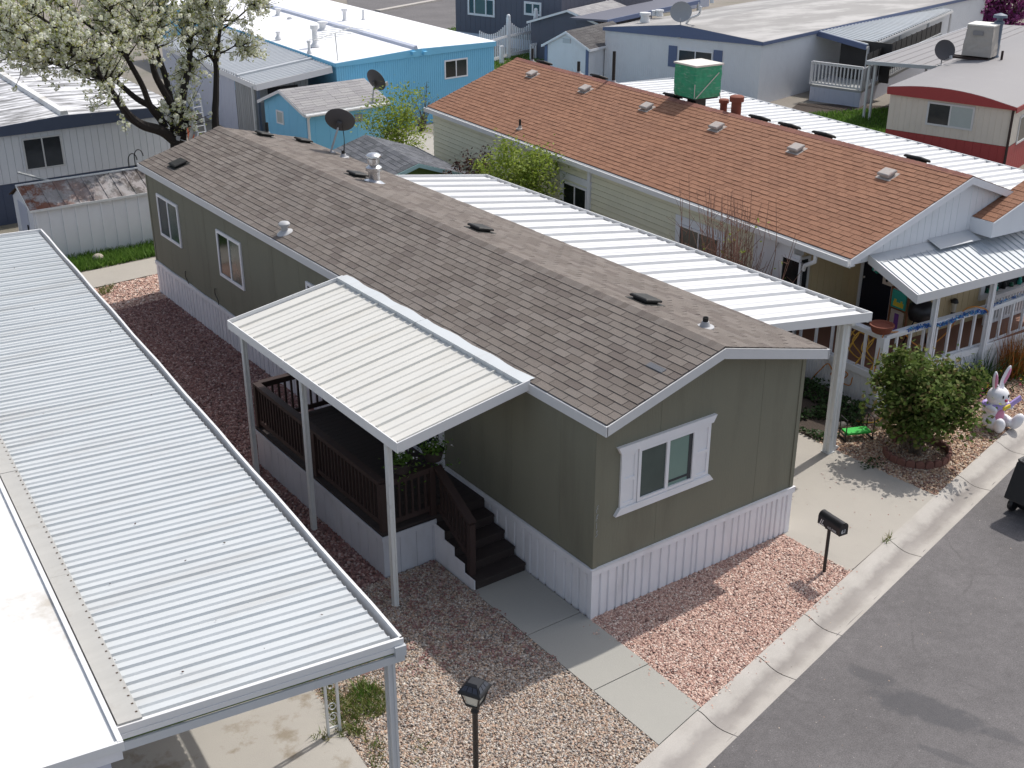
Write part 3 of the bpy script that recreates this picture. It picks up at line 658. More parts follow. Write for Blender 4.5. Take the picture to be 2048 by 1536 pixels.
# a replaced, darker shingle near the front
p = oL(1312, 737); mb = MB(); u = v3(XR-xl, 0, ZRI-ZE); u /= np.linalg.norm(u); q = [p+v3(0, .17, 0)-u*.05, p-v3(0, .17, 0)-u*.05, p-v3(0, .17, 0)+u*.05, p+v3(0, .17, 0)+u*.05]
mb.slab([x+v3(0, 0, .022) for x in q], .02); mb.build('patch_shingle', 'shingle_slate', roof)
# windows of the long side
def fs(x, y, fr=fL): return fr.px(x, y)
window(home, fL, HL-17.22, HL-15.84, 1.72, 2.80, ('glass_dark', 'glass_green'), fw=.07)
window(home, fL, HL-13.50, HL-12.17, 1.69, 2.79, ('glass_dark', 'glass_green'), fw=.07)
window(home, fL, HL-9.02, HL-7.7, 1.80, 2.82, ('glass_dark', 'glass_green'), fw=.07)
# front window with shutters, head and sill boards
mb = MB(); b = fF.box; s0, s1, z0, z1 = .78, 1.925, 1.77, 2.66; fw = .05
b(mb, s0, s1, 0, .05, z1-fw, z1); b(mb, s0, s1, 0, .05, z0, z0+fw); b(mb, s0, s0+fw, 0, .05, z0+fw, z1-fw); b(mb, s1-fw, s1, 0, .05, z0+fw, z1-fw); b(mb, 1.335, 1.395, 0, .045, z0+fw, z1-fw)
w = mb.build('window', 'white_paint', home)
mb = MB(); b(mb, s0+fw, 1.335, .002, .02, z0+fw, z1-fw); mb.build('pane', 'glass_green', w)
mb = MB(); b(mb, 1.395, s1-fw, .002, .02, z0+fw, z1-fw); mb.build('pane', 'blind_green', w)
mb = MB(); b(mb, 1.395, s1-fw-.07, .021, .026, z0+fw+.06, z0+fw+.10); b(mb, s1-fw-.07, s1-fw, .021, .026, z0+fw, z1-fw); mb.build('blind_edge', 'glass_mid', w)
mb = MB(); mb.hexa([fF.P(.44, .06, 2.668), fF.P(2.265, .06, 2.668), fF.P(2.265, 0, 2.668), fF.P(.44, 0, 2.668), fF.P(.375, .06, 2.785), fF.P(2.335, .06, 2.785), fF.P(2.335, 0, 2.785), fF.P(.375, 0, 2.785)]); mb.build('head_board', 'white_paint', w)
mb = MB(); mb.hexa([fF.P(.36, .06, 1.655), fF.P(2.35, .06, 1.655), fF.P(2.35, 0, 1.655), fF.P(.36, 0, 1.655), fF.P(.44, .06, 1.764), fF.P(2.265, .06, 1.764), fF.P(2.265, 0, 1.764), fF.P(.44, 0, 1.764)]); mb.build('sill', 'white_paint', w)
for a, c in ((.46, .772), (1.933, 2.245)):
    mb = MB(); b(mb, a, c, 0, .018, 1.766, 2.664)
    for q0, q1 in ((a, a+.055), (c-.055, c)): b(mb, q0, q1, .018, .034, 1.768, 2.662)
    for q0, q1 in ((1.768, 1.83), (2.17, 2.23), (2.60, 2.662)): b(mb, a+.055, c-.055, .018, .034, q0, q1)
    mb.build('shutter', 'white_paint', home)
# front door on the porch
mb = MB(); b = fL.box; b(mb, HL-5.10, HL-4.16, 0, .03, .82, 2.9); d = mb.build('door', 'door_navy', home)
mb = MB(); b(mb, HL-5.2, HL-5.1, 0, .045, .82, 3.0); b(mb, HL-4.16, HL-4.04, 0, .045, .82, 3.0); b(mb, HL-5.1, HL-4.16, 0, .045, 2.9, 3.0); mb.build('door_frame', 'white_paint', d)
mb = MB(); mb.ball(fL.P(HL-4.25, .07, 1.75), .035, 10, 8); mb.build('handle', 'flue_steel', d, True)
# loose cables on the long wall, wire lettering at the corner
for yy, z1 in ((15.7, 1.13), (13.85, 1.22)):
    mb = MB(); mb.tube(smooth_path([(-.01, yy+.1, z1), (-.05, yy+.03, z1+.02), (-.04, yy+.06, z1-.12), (-.05, yy-.10, z1-.22), (-.03, yy-.05, ZS-.02)]), .010, 6); mb.build('cable', 'black_plastic', home, True)
def script_curve(z0, k):
    mb = MB(); L = {0: [(.03, 0), (.02, .05), (.05, .07), (.03, .09), (.06, .12)], 1: [(.02, 0), (.03, .05), (.06, .10), (.03, .08), (.05, .03)], 2: [(.03, 0), (.035, .05), (.03, .10)], 3: [(.02, .0), (.06, .03), (.04, .06), (.06, .10), (.03, .08)]}[k]
    mb.tube(smooth_path([(x, -.018, z0+z) for x, z in L], 4), .0045, 5); return mb
for i, k in enumerate((3, 2, 1, 0)): script_curve(1.42+i*.135, k).build('house_letter', 'board_grey', home)

# ------------------------------------------------------------------ front porch with stairs
porch = thing('porch', 'dark brown timber porch with railings, steps and white skirting along the green house', 'porch', (-1, 5, 0))
mb = MB(); DX0, DY0, DY1, DZ = -1.97, 2.78, 7.48, .80
y = DY0
while y < DY1-.02: mb.box((DX0-.02, y, DZ-.035), (-.03, min(DY1, y+.138), DZ)); y += .145
mb.build('deck', 'deck_brown', porch)
mb = MB(); mb.box((DX0, DY0+.012, .60), (-.03, DY0+.04, DZ-.036)); mb.box((DX0, DY0+.04, .60), (DX0+.03, DY1, DZ-.036)); mb.box((DX0+.03, DY1-.03, .6), (-.03, DY1, DZ-.036)); mb.build('deck_frame', 'deck_brown', porch)
mb = MB()
mb.corr((DX0-.01, DY1, -.03), (DX0-.01, DY0, -.03), (DX0-.01, DY0, .72), (DX0-.01, DY1, .72), prof_groove(DY1-DY0, .30, .02, .012), nrm=(-1, 0, 0), back=.006)
mb.corr((DX0-.01, DY0-.005, -.03), (-1.0, DY0-.005, -.03), (-1.0, DY0-.005, .72), (DX0-.01, DY0-.005, .72), prof_groove(.97, .3, .02, .012), nrm=(0, -1, 0), back=.006)
mb.corr((DX0-.01, DY1+.005, -.03), (-.03, DY1+.005, -.03), (-.03, DY1+.005, .72), (DX0-.01, DY1+.005, .72), prof_groove(1.9, .3, .02, .012), nrm=(0, 1, 0), back=.006)
mb.box((DX0-.035, DY0-.03, .655), (-.995, DY0-.012, .745)); mb.box((DX0-.035, DY0-.012, .655), (DX0-.018, DY1+.01, .745))
ps = mb.build('skirting', 'skirt_grey', porch)
mb = MB(); run = .29
for k in range(4):   # stepped white side panel of the stairs
    y1 = DY0-run*k; mb.box((-1.03, y1-run, -.03), (-1.015, y1-.01 if k == 0 else y1, .66-.16*k)); mb.box((-1.04, y1-run-.01, .63-.16*k), (-1.0315, y1, .675-.16*k)); mb.box((-1.04, y1-run-.012, .50-.16*k), (-1.0315, y1-run+.035, .629-.16*k))
mb.build('stair_skirting', 'skirt_white', porch)
for k in range(5):
    y1 = DY0-run*(k-1)
    mb = MB(); z = DZ-.16*k
    if k: mb.box((-1.0, y1-run-.02, z-.045), (-.05, y1-.002, z)); mb.box((-1.0, y1-run, max(z-.16, 0.0)), (-.05, y1-run+.02, z-.047)); mb.build('step', 'deck_brown', porch)
def railing(parent, pts, zlo, zhi, pitch, m, top_w=.13, bal=.034, name='railing', ends=(1, 1)):
    """straight run between two points (x,y,zbase)"""
    a, b_ = (np.array(p, float) for p in pts); L = np.linalg.norm((b_-a)[:2]); mb = MB()
    up = lambda p, z: p+v3(0, 0, z)
    mb.beam(up(a, zhi-.02), up(b_, zhi-.02), top_w, .04); mb.beam(up(a, zhi-.085), up(b_, zhi-.085), .04, .085); mb.beam(up(a, zlo), up(b_, zlo), .04, .085)
    n = int(L/pitch)
    for i in range(1, n):
        p = a+(b_-a)*i/n; mb.box(p+v3(-bal/2, -bal/2, zlo-.03), p+v3(bal/2, bal/2, zhi-.05))
    for e, p in zip(ends, (a, b_)):
        if e: mb.box(p+v3(-.05, -.05, 0), p+v3(.05, .05, zhi-.042))
    return mb.build(name, m, parent)
ox = DX0+.05; RM = 'rail_brown'
railing(porch, ((ox, 7.43, DZ), (ox, 5.1, DZ)), .12, .90, .115, RM); railing(porch, ((ox, 5.1, DZ), (ox, 2.84, DZ)), .12, .90, .115, RM, ends=(0, 1))
railing(porch, ((ox+.06, 7.43, DZ), (-.08, 7.43, DZ)), .12, .895, .125, RM, ends=(0, 1)); railing(porch, ((ox+.06, 2.84, DZ), (-1.02, 2.84, DZ)), .12, .895, .115, RM, ends=(0, 1))
mb = MB(); A = v3(-.93, 2.80, 1.66); B = v3(-.93, 1.80, 1.10)
mb.beam(A, B, .14, .045); mb.beam(A-v3(0, 0, .08), B-v3(0, 0, .08), .04, .10); mb.beam(A-v3(0, 0, .72), B-v3(0, 0, .72), .04, .09)
for i in range(1, 9): p = A+(B-A)*i/9; mb.box(p-v3(.018, .018, .74), p+v3(.018, .018, -.06))
mb.box((-.99, 1.78, .14), (-.89, 1.88, 1.08)); mb.build('stair_railing', RM, porch)

# ------------------------------------------------------------------ roof over the porch
cov = thing('porch_roof', 'cream white ribbed metal awning over the brown porch on three slim posts', 'awning', (-1.2, 4.4, 0))
X0, X1, Y0, Y1, Z0, Z1 = -2.35, -.19, 1.50, 7.36, 2.985, 3.325
mb = MB(); mb.corr((X0+.05, Y1-.04, Z0), (X0+.05, Y0+.04, Z0), (X1, Y0+.04, Z1), (X1, Y1-.04, Z1), prof_pan(Y1-Y0-.08, .60, 2, .036, .022, .010, .019, .3, .022), nrm=(0, 0, 1), back=.012)
mb.build('roof_panel', 'porch_roof_metal', cov)
mb = MB(); zf = .075
mb.box((X0-.02, Y0, Z0-.10), (X0, Y1, Z0+.06)); mb.box((X0, Y0, Z0-.10), (X0+.10, Y1, Z0-.085))
for yy in (Y0, Y1-.02): mb.hexa([(X0, yy, Z0-.10), (-.06, yy, Z1-.07), (-.06, yy+.02, Z1-.07), (X0, yy+.02, Z0-.10), (X0, yy, Z0+.062), (-.06, yy, Z1+.09), (-.06, yy+.02, Z1+.09), (X0, yy+.02, Z0+.062)])
mb.build('fascia', 'white_metal', cov)
mb = MB(); ym = 4.55
for a, c in ((Y0+.02, ym), (ym+.01, Y1-.02)):
    n = 14; g = np.random.default_rng(int(a*10)); ys = np.linspace(a, c, n)
    top = [(.03+.016*math.sin(i*1.35+a), 3.398+.004*math.sin(i*1.35+a)+.012) for i in range(n)]
    for i in range(n-1):
        mb.add([(X1+.004, ys[i], Z1-.01), (X1+.004, ys[i+1], Z1-.01), (X1+.004, ys[i+1], Z1+zf), (X1+.004, ys[i], Z1+zf), (top[i+1][0], ys[i+1], top[i+1][1]), (top[i][0], ys[i], top[i][1])], [(1, 0, 3, 2), (3, 5, 4, 2)])
mb.build('flashing', 'galv_roof', cov)
mb = MB(); mb.box((-2.27, Y0+.3, 2.84), (-2.19, Y1-.3, 2.90)); mb.build('beam', 'post_metal', cov)
def fluted_post(root, x, y, z0, z1, w=.085, m='post_metal', name='post'):
    mb = MB(); h = w/2; r = w*.12
    pts = []
    for cx, cy in ((-h, -h), (h, -h), (h, h), (-h, h)): pts.append((x+cx, y+cy))
    out = []
    for i in range(4):
        a, c = np.array(pts[i]), np.array(pts[(i+1) % 4]); d = c-a; nn = np.array((d[1], -d[0]))/np.linalg.norm(d)
        for t, q in ((0, 0), (.3, 0), (.36, -r), (.64, -r), (.70, 0)): out.append(tuple(a+d*t+nn*q))
    mb.prism(out, z0, z1); mb.box((x-h*1.25, y-h*1.25, z0), (x+h*1.25, y+h*1.25, z0+.02)); return mb.build(name, m, root)
for yy in (2.02, 4.75, 7.05): fluted_post(cov, -2.23, yy, -.02, 2.838)

# ------------------------------------------------------------------ right carport
cp = thing('carport', 'white ribbed metal carport roof attached to the right side of the green house', 'carport', (6, 7, 0))
XA, ZA, XB, ZB, Y0, Y1 = 4.46, 3.27, 7.50, 2.84, 1.22, 13.65
mb = MB(); mb.corr((XA, Y0+.03, ZA), (XA, Y1-.03, ZA), (XB-.06, Y1-.03, ZB), (XB-.06, Y0+.03, ZB), prof_pan(Y1-Y0, .61, 1, .058, .022, .007, .026, .3), nrm=(0, 0, 1), back=.014)
mb.build('roof_panel', 'white_metal', cp)
mb = MB(); mb.box((XB, Y0, ZB-.12), (XB+.02, Y1, ZB+.055)); mb.box((XB-.10, Y0, ZB-.12), (XB, Y1, ZB-.105))
for yy in (Y0, Y1-.02): mb.hexa([(XA, yy, ZA-.10), (XB, yy, ZB-.12), (XB, yy+.02, ZB-.12), (XA, yy+.02, ZA-.10), (XA, yy, ZA+.062), (XB, yy, ZB+.057), (XB, yy+.02, ZB+.057), (XA, yy+.02, ZA+.062)])
mb.build('gutter', 'white_metal', cp)
mb = MB(); mb.box((7.10, Y0+.1, ZB-.16), (7.2, Y1-.1, ZB-.07)); mb.build('beam', 'post_metal', cp)
for yy in (1.55, 5.5, 9.5, 13.2): fluted_post(cp, 7.15, yy, 0, ZB-.165, .15)
mb = MB(); mb.box((7.235, 1.50, .10), (7.305, 1.60, ZB-.10)); mb.hexa([(7.22, 1.50, .04), (7.29, 1.50, .0), (7.29, 1.60, .0), (7.22, 1.60, .04), (7.235, 1.5, .13), (7.42, 1.5, .05), (7.42, 1.6, .05), (7.235, 1.6, .13)]); mb.build('downspout', 'white_metal', cp)

# ------------------------------------------------------------------ satellite dishes
def dish(label, foot, face, r=.42, mast=.6, tilt=.45, m='dish_grey', lean=(0, 0), roll=0.):
    """offset dish on a bent mast; face: horizontal direction the bowl looks in"""
    foot = np.array(foot, float); f = v3(*face, 0); f /= np.linalg.norm(f); f = f*math.cos(tilt)+v3(0, 0, math.sin(tilt)); x = np.cross(f, v3(0, 0, 1)); x /= np.linalg.norm(x); u = np.cross(x, f); x, u = x*math.cos(roll)+u*math.sin(roll), u*math.cos(roll)-x*math.sin(roll)
    t = thing('satellite_dish', label, 'satellite dish', foot, 'satellite dishes on roofs and sheds')
    top = foot+v3(lean[0], lean[1], mast); c = top+f*.10+u*r*.25
    mb = MB(); nr, nt = 6, 24; vs = []; 
    for side, off in ((0, 0), (1, -.012)):
        for i in range(nr+1):
            q = i/nr
            for k in range(nt): a = 2*PI*k/nt; vs.append(c+x*r*1.08*q*math.cos(a)+u*r*q*math.sin(a)+f*(.20*r*(q*q)+off))
    fs = []; n1 = (nr+1)*nt
    for i in range(nr):
        for k in range(nt):
            a, b_, c_, d = i*nt+k, i*nt+(k+1) % nt, (i+1)*nt+(k+1) % nt, (i+1)*nt+k; fs += [(a, d, c_, b_), (n1+a, n1+b_, n1+c_, n1+d)]
    for k in range(nt): a, b_ = nr*nt+k, nr*nt+(k+1) % nt; fs.append((a, n1+a, n1+b_, b_))
    mb.add(vs, fs); mb.build('reflector', m, t, True)
    mb = MB(); mb.tube(smooth_path([foot, foot+(top-foot)*.75, top+f*.03]), .026, 8); mb.build('mast', 'pipe_grey', t, True)
    mb = MB(); mb.beam(top-u*.10+f*.02, top+u*.14+f*.02, .11, .07, up=f); mb.beam(top+f*.0, c-f*.014, .06, .06); mb.build('bracket', m, t)
    mb = MB(); e = c+f*r*1.15-u*r*.95; mb.tube([c-u*r*.95+f*.2*r, e], .014, 6); mb.beam(e-u*.04, e+u*.1, .06, .12, up=f); mb.build('feed_arm', 'pipe_grey', t)
    mb = MB(); mb.box(foot+v3(-.11, -.08, -.03), foot+v3(.11, .08, .02)); mb.build('foot', 'pipe_grey', t); return t
p = v3(4.28, 15.75, 0); p[2] = ZRI-(p[0]-XR)*(ZRI-ZER)/(XE-XR)
dish('big dark grey dish at the right eave of the taupe shingle roof', p-v3(.1, -.12, -.02), (.62, .78), .36, .66, .50, lean=(.22, -.10), roll=-.35)
mb = MB(); 
for dx, dy in ((.25, -.1), (.33, .0)): mb.tube(smooth_path([p+v3(.12, -.2, .75), p+v3(.2, -.1, .35), p+v3(dx-.1, dy, -.02), p+v3(dx-.02, dy+.15, .04)]), .009, 5)
tag(mb.build('dish_cable', 'black_plastic', None, True), 'thin black cables hanging from the big dish on the taupe roof', 'cable')

# ------------------------------------------------------------------ LEFT CARPORT and the neighbour's white roof
lc = thing('carport', 'long pale galvanised carport roof with fine ribs in the left foreground', 'carport', (-5, 6, 0))
ZC = 2.6; FR, BR, FL = at(806, 1284, ZC), at(84, 463, ZC), at(281, 1450, ZC); BL = BR+(FL-FR)*1.0
ax = (BR-FR)/np.linalg.norm(BR-FR); px_ = (FL-FR)/np.linalg.norm(FL-FR); up3 = v3(0, 0, 1)
Lc = np.linalg.norm(BR-FR); seam = np.linalg.norm(at(285, 690, ZC)-FR)
prf = lambda L: prof_pan(L, .29, 1, .032, .020, .012, .024, .10, .026)
mb = MB(); off = px_*.10
mb.corr(FR+off+ax*.03, FR+off+ax*seam, FL+ax*seam, FL+ax*.03, prf(seam), nrm=(0, 0, 1), back=.012)
mb.build('roof_panel', 'galv_roof', lc)
mb = MB(); mb.corr(FR+off+ax*(seam-.03)+up3*.012, BR+off-ax*.03+up3*.012, BL-ax*.03+up3*.012, FL+ax*(seam-.03)+up3*.012, prf(Lc-seam), nrm=(0, 0, 1), back=.012); mb.build('roof_panel', 'galv_roof', lc)
mb = MB()   # gutter along the right edge, end trims
def obox(mb, o, u, v, w_): mb.hexa([o, o+u, o+u+v, o+v, o+w_, o+u+w_, o+u+v+w_, o+v+w_])
n_ = 24
for i in range(n_):   # slightly wavy lip
    a, b_ = Lc*i/n_, Lc*(i+1)/n_; wa, wb = .008*math.sin(i*1.7), .008*math.sin((i+1)*1.7)
    A, B = FR+ax*a-px_*wa, FR+ax*b_-px_*wb
    mb.hexa([A-up3*.11, A+px_*.035-up3*.11, B+px_*.035-up3*.11, B-up3*.11, A+up3*.065, A+px_*.035+up3*.065, B+px_*.035+up3*.065, B+up3*.065])
obox(mb, FR+px_*.036-up3*.11, ax*Lc, px_*.10, up3*.012)
mb.build('gutter', 'white_metal', lc)
mb = MB(); Lw = np.linalg.norm(FL-FR)+.28
obox(mb, FR-ax*.02-up3*.02, ax*.045, px_*Lw, up3*.085); obox(mb, FR-ax*.03-up3*.085, ax*.03, px_*Lw, up3*.062)
mb.build('front_trim', 'white_metal', lc)
mb = MB(); obox(mb, FR+ax*.0-up3*.125, ax*.03, px_*Lw, up3*.035); mb.build('front_trim', 'siding_green', lc)
mb = MB(); obox(mb, FR-ax*.035-up3*.225, ax*.03, px_*Lw, up3*.098); obox(mb, FR-ax*.06-px_*.01-up3*.14, ax*.10, px_*.13, up3*.13); mb.build('front_beam', 'grey_metal', lc)
mb = MB(); obox(mb, BR-ax*.02-up3*.1, ax*.04, px_*Lw, up3*.165); mb.build('back_trim', 'white_metal', lc)
g = np.random.default_rng(14); n = 60; uu_, vv_ = g.uniform(.1, 17, n), g.uniform(.3, 3.0, n); P = np.array([FR+ax*a+px_*b+up3*.02 for a, b in zip(uu_, vv_)]); V, F = cards(P, .017, g, 1.5, 4.0, 1, 0, .7); stuff(npmesh('roof_debris', V, F, 'leaf_darkred'), 'tiny dark leaf bits and specks lying on the galvanised carport roof', 'debris')
mb = MB(); g = np.random.default_rng(4)
P0 = FL+up3*.062-px_*.03; segs = [0, 3.05, 6.1, 9.2, 12.3, 15.4, Lc]
for a, b_ in zip(segs[:-1], segs[1:]): h = g.uniform(0, .008); obox(mb, P0+ax*(a+.004)+up3*h, ax*(b_-a-.008), px_*.24, up3*.02)
[mb.add([P0+ax*q+px_*.018+up3*.031+ax*c+px_*d for c, d in ((0, 0), (.022, 0), (.022, .022), (0, .022))], [(0, 1, 2, 3)], 1) for q in np.arange(.1, Lc-.1, .145)]; mb.build('flashing_board', ('galv_dirty', 'debris_brown'), lc)
def lpost(p, z1, w_, m='grey_metal'): fluted_post(lc, p[0], p[1], 0 if m else 0, z1, w_, m)
lpost(tuple((FR+px_*.12+ax*.12)[:2]), ZC-.226, .095, 'grey_metal')
for k in (4.0, 8.0, 12.0, 16.0): q = FR+ax*k+px_*.16; lpost(q, ZC-.11, .08, 'grey_metal')
# ornamental twin post
q = at(680, 1462); mb = MB(); q2 = q+px_*.16
for c in (q, q2): mb.box(c+v3(-.016, -.016, 0), c+v3(.016, .016, ZC-.12))
for z in (.10, 1.98): mb.beam(q+up3*z, q2+up3*z, .02, .02)
for zc in (.35, .85, 1.35, 1.8):
    for sg in (1, -1):
        c = (q+q2)/2+up3*(zc+.08*sg); pts = []
        for k in range(15): t_ = k/14*2.6*PI; r = .062*(1-k/20); pts.append(c+px_*r*math.cos(t_)*sg+up3*r*math.sin(t_)*1.2)
        mb.tube(pts, .0075, 5)
mb.build('ornamental_post', 'post_metal', lc)

nb = thing('mobile_home', 'white flat-roofed home at the lower left edge beside the galvanised carport', 'house', (-10, 5, 0))
ZN = 2.77; E0 = at(247, 1486, ZN+.13); E1 = E0+ax*26; s_ = px_
mb = MB(); R0, R1 = E0+s_*5+up3*.16, E1+s_*5+up3*.16; mb.slab([R0, E0, E1, R1], .05); mb.slab([R0+s_*5-up3*.16, R0, R1, R1+s_*5-up3*.16], .05)
mb.build('roof', 'roof_white', nb)
mb = MB(); obox(mb, E0-up3*.06, ax*26, s_*.05, up3*.095); obox(mb, E0-ax*.02-up3*.07, ax*.04, s_*5, up3*.10); mb.build('roof_edge', 'white_metal', nb)
mb = MB(); obox(mb, E0+ax*.02+s_*.02-up3*.20, ax*25.8, s_*9.8, up3*.148); mb.build('fascia', 'skirt_white', nb)
mb = MB(); fr = Fr((E0+ax*.15+s_*.12)[:2], (E0+ax*.15+s_*9.7)[:2]); fr.n = -ax[:2]; wallpanel(mb, fr, 0, 9.5, -.1, ZN-.06, pitch=.2)
fr = Fr((E0+ax*.15+s_*.12)[:2], (E0+ax*25+s_*.12)[:2]); fr.n = -s_[:2]; wallpanel(mb, fr, 0, 24.8, -.1, ZN-.06, pitch=.2); mb.build('wall', 'siding_lavender', nb)

# ------------------------------------------------------------------ BROWN-ROOFED HOUSE
O = v3(9.4, 3.29, 0); P_ = v3(.9974, -.0715, 0); A_ = v3(.0715, .9974, 0)
E = lambda s, t, z: O+P_*s+A_*t+v3(0, 0, z)
bh = thing('mobile_home', 'cream sided double-wide home with a terracotta brown shingle roof, right of centre', 'house', E(3.4, 9, 0))
RL, RW, ZEB, ZRB = 18.45, 6.86, 3.0, 4.25
mb = MB(); h = RW/2
shingles(mb, E(0, 0, ZEB), E(0, RL, ZEB), E(h, 0, ZRB), E(h, RL, ZRB), 25, .31, 31, (.010, .019), .010, 1)
shingles(mb, E(RW, RL, ZEB), E(RW, 0, ZEB), E(h, RL, ZRB), E(h, 0, ZRB), 25, .65, 32, (.006, .012), .004)
roof = mb.build('roof', 'shingle_terracotta', bh)
mb = MB(); n1 = E(0, 0, ZEB)-E(h, 0, ZRB); n2 = E(RW, 0, ZEB)-E(h, 0, ZRB); ridgecaps(mb, E(h, 0, ZRB), E(h, RL, ZRB), n1/np.linalg.norm(n1), n2/np.linalg.norm(n2), .16, .15, 33); mb.build('ridge', 'shingle_ridge_red', roof)
mb = MB(); dz = v3(0, 0, .006)
for q in ((E(0, 0, ZEB), E(0, RL, ZEB), E(h, RL, ZRB), E(h, 0, ZRB)), (E(h, 0, ZRB), E(h, RL, ZRB), E(RW, RL, ZEB), E(RW, 0, ZEB))): mb.slab([x-dz for x in q], .06)
mb.build('roof_deck', 'shingle_dark', roof)
mb = MB()
def rakeE(mb, s0, z0, s1, z1, t0, t1, hh, top=-.012): mb.hexa([E(s0, t0, z0-hh), E(s1, t0, z1-hh), E(s1, t1, z1-hh), E(s0, t1, z0-hh), E(s0, t0, z0+top), E(s1, t0, z1+top), E(s1, t1, z1+top), E(s0, t1, z0+top)])
for t0 in (-.02, RL): mb = MB(); rakeE(mb, -.02, ZEB, h, ZRB, t0, t0+.02, .17); rakeE(mb, h, ZRB, RW+.02, ZEB, t0, t0+.02, .17); mb.build('fascia', 'white_paint', bh)
mb = MB()   # gutters: front lip, bottom
mb.hexa([E(-.11, 0, ZEB-.16), E(-.0, 0, ZEB-.16), E(-.0, RL, ZEB-.16), E(-.11, RL, ZEB-.16), E(-.11, 0, ZEB-.145), E(-.0, 0, ZEB-.145), E(0, RL, ZEB-.145), E(-.11, RL, ZEB-.145)])
mb.hexa([E(-.125, -.02, ZEB-.155), E(-.11, -.02, ZEB-.155), E(-.11, RL, ZEB-.155), E(-.125, RL, ZEB-.155), E(-.14, -.02, ZEB-.02), E(-.115, -.02, ZEB-.02), E(-.115, RL, ZEB-.02), E(-.14, RL, ZEB-.02)])
mb.hexa([E(-.02, 0, ZEB-.2), E(0, 0, ZEB-.2), E(0, RL, ZEB-.2), E(-.02, RL, ZEB-.2), E(-.02, 0, ZEB-.02), E(0, 0, ZEB-.02), E(0, RL, ZEB-.02), E(-.02, RL, ZEB-.02)])
mb.build('gutter', 'white_metal', bh)
mb = MB(); mb.hexa([E(0, .02, ZEB-.19), E(.16, .02, ZEB-.19), E(.16, RL, ZEB-.19), E(0, RL, ZEB-.19), E(0, .02, ZEB-.17), E(.16, .02, ZEB-.17), E(.16, RL, ZEB-.17), E(0, RL, ZEB-.17)]); mb.build('soffit', 'white_paint', bh)
TW = 1.95
fS = Fr(E(.14, RL-.15, 0), E(.14, TW, 0)); fS.n = -P_[:2]
mb = MB(); Ls = fS.L
mb.corr(fS.P(0, 0, -.05), fS.P(0, 0, ZEB-.18), fS.P(Ls, 0, ZEB-.18), fS.P(Ls, 0, -.05), prof_lap(ZEB-.13, .155, .034), nrm=(*fS.n, 0))
sw = mb.build('side_wall', 'siding_cream', bh)
mb = MB(); mb.poly([E(.16, RL-.15, -.05), E(RW-.16, RL-.15, -.05), E(RW-.16, RL-.15, ZEB-.05), E(h, RL-.15, ZRB-.07), E(.16, RL-.15, ZEB-.05)]); mb.poly([E(RW-.16, .1, 0), E(RW-.16, RL-.15, 0), E(RW-.16, RL-.15, ZEB-.05), E(RW-.16, .1, ZEB-.05)]); mb.build('back_wall', 'siding_cream', bh)
# white gable wall
fG = Fr(E(.05, .12, 0), E(RW-.05, .12, 0)); fG.n = -A_[:2]
mb = MB(); sl_ = (ZRB-ZEB)/h; zt = lambda s: ZEB-.08+sl_*s
wallpanel(mb, fG, 0, .80, 2.83, zt(.05), zt(.85), pitch=.2); wallpanel(mb, fG, .80, h-.05, 2.55, zt(.85), zt(h), pitch=.2); wallpanel(mb, fG, h-.05, RW-.1, 2.55, zt(h), zt(.05), pitch=.2); mb.build('gable_wall', 'siding_white', bh)
mb = MB(); mb.hexa([E(.05, .13, 2.80), E(2.3, .13, 2.80), E(2.3, TW+.1, 2.80), E(.05, TW+.1, 2.80), E(.05, .13, 2.83), E(2.3, .13, 2.83), E(2.3, TW+.1, 2.83), E(.05, TW+.1, 2.83)]); mb.build('ceiling', 'white_paint', bh)
# recess: wall facing the street, door wall, front wall
SD = 2.3
fR = Fr(E(.48, TW+.1, 0), E(SD, TW+.1, 0)); fR.n = -A_[:2]; fD = Fr(E(SD, TW+.1, 0), E(SD, .12, 0)); fD.n = -P_[:2]; fW = Fr(E(SD, .125, 0), E(RW-.1, .125, 0)); fW.n = -A_[:2]
mb = MB(); wallpanel(mb, fR, 0, fR.L, .6, 2.8, pitch=.2); wallpanel(mb, fD, 0, fD.L, .6, 2.8, pitch=.2); wallpanel(mb, fW, 0, fW.L, .0, 2.56, pitch=.2, dd=.012); mb.build('front_wall', 'siding_tan', bh)
mb = MB(); mb.hexa([E(.10, TW-.14, -.05), E(.46, TW-.14, -.05), E(.46, TW+.12, -.05), E(.10, TW+.12, -.05), E(.10, TW-.14, 2.78), E(.46, TW-.14, 2.78), E(.46, TW+.12, 2.78), E(.10, TW+.12, 2.78)])
mb.hexa([E(.07, TW-.17, 2.5), E(.48, TW-.17, 2.5), E(.48, TW+.14, 2.5), E(.07, TW+.14, 2.5), E(.07, TW-.17, 2.78), E(.48, TW-.17, 2.78), E(.48, TW+.14, 2.78), E(.07, TW+.14, 2.78)])
mb.hexa([E(.09, TW+.12, 0), E(.13, TW+.12, 0), E(.13, TW+1.0, 0), E(.09, TW+1.0, 0), E(.09, TW+.12, 2.78), E(.13, TW+.12, 2.78), E(.13, TW+1.0, 2.78), E(.09, TW+1.0, 2.78)])
mb.build('corner_pillar', 'siding_white', bh)
mb = MB(); mb.tube([E(-.08, .9, ZEB-.15), E(-.08, .9, ZEB-.3), E(.0, 1.25, ZEB-.5), E(.02, 1.3, ZEB-.62)], .045, 8); mb.build('downspout', 'white_metal', bh, True)
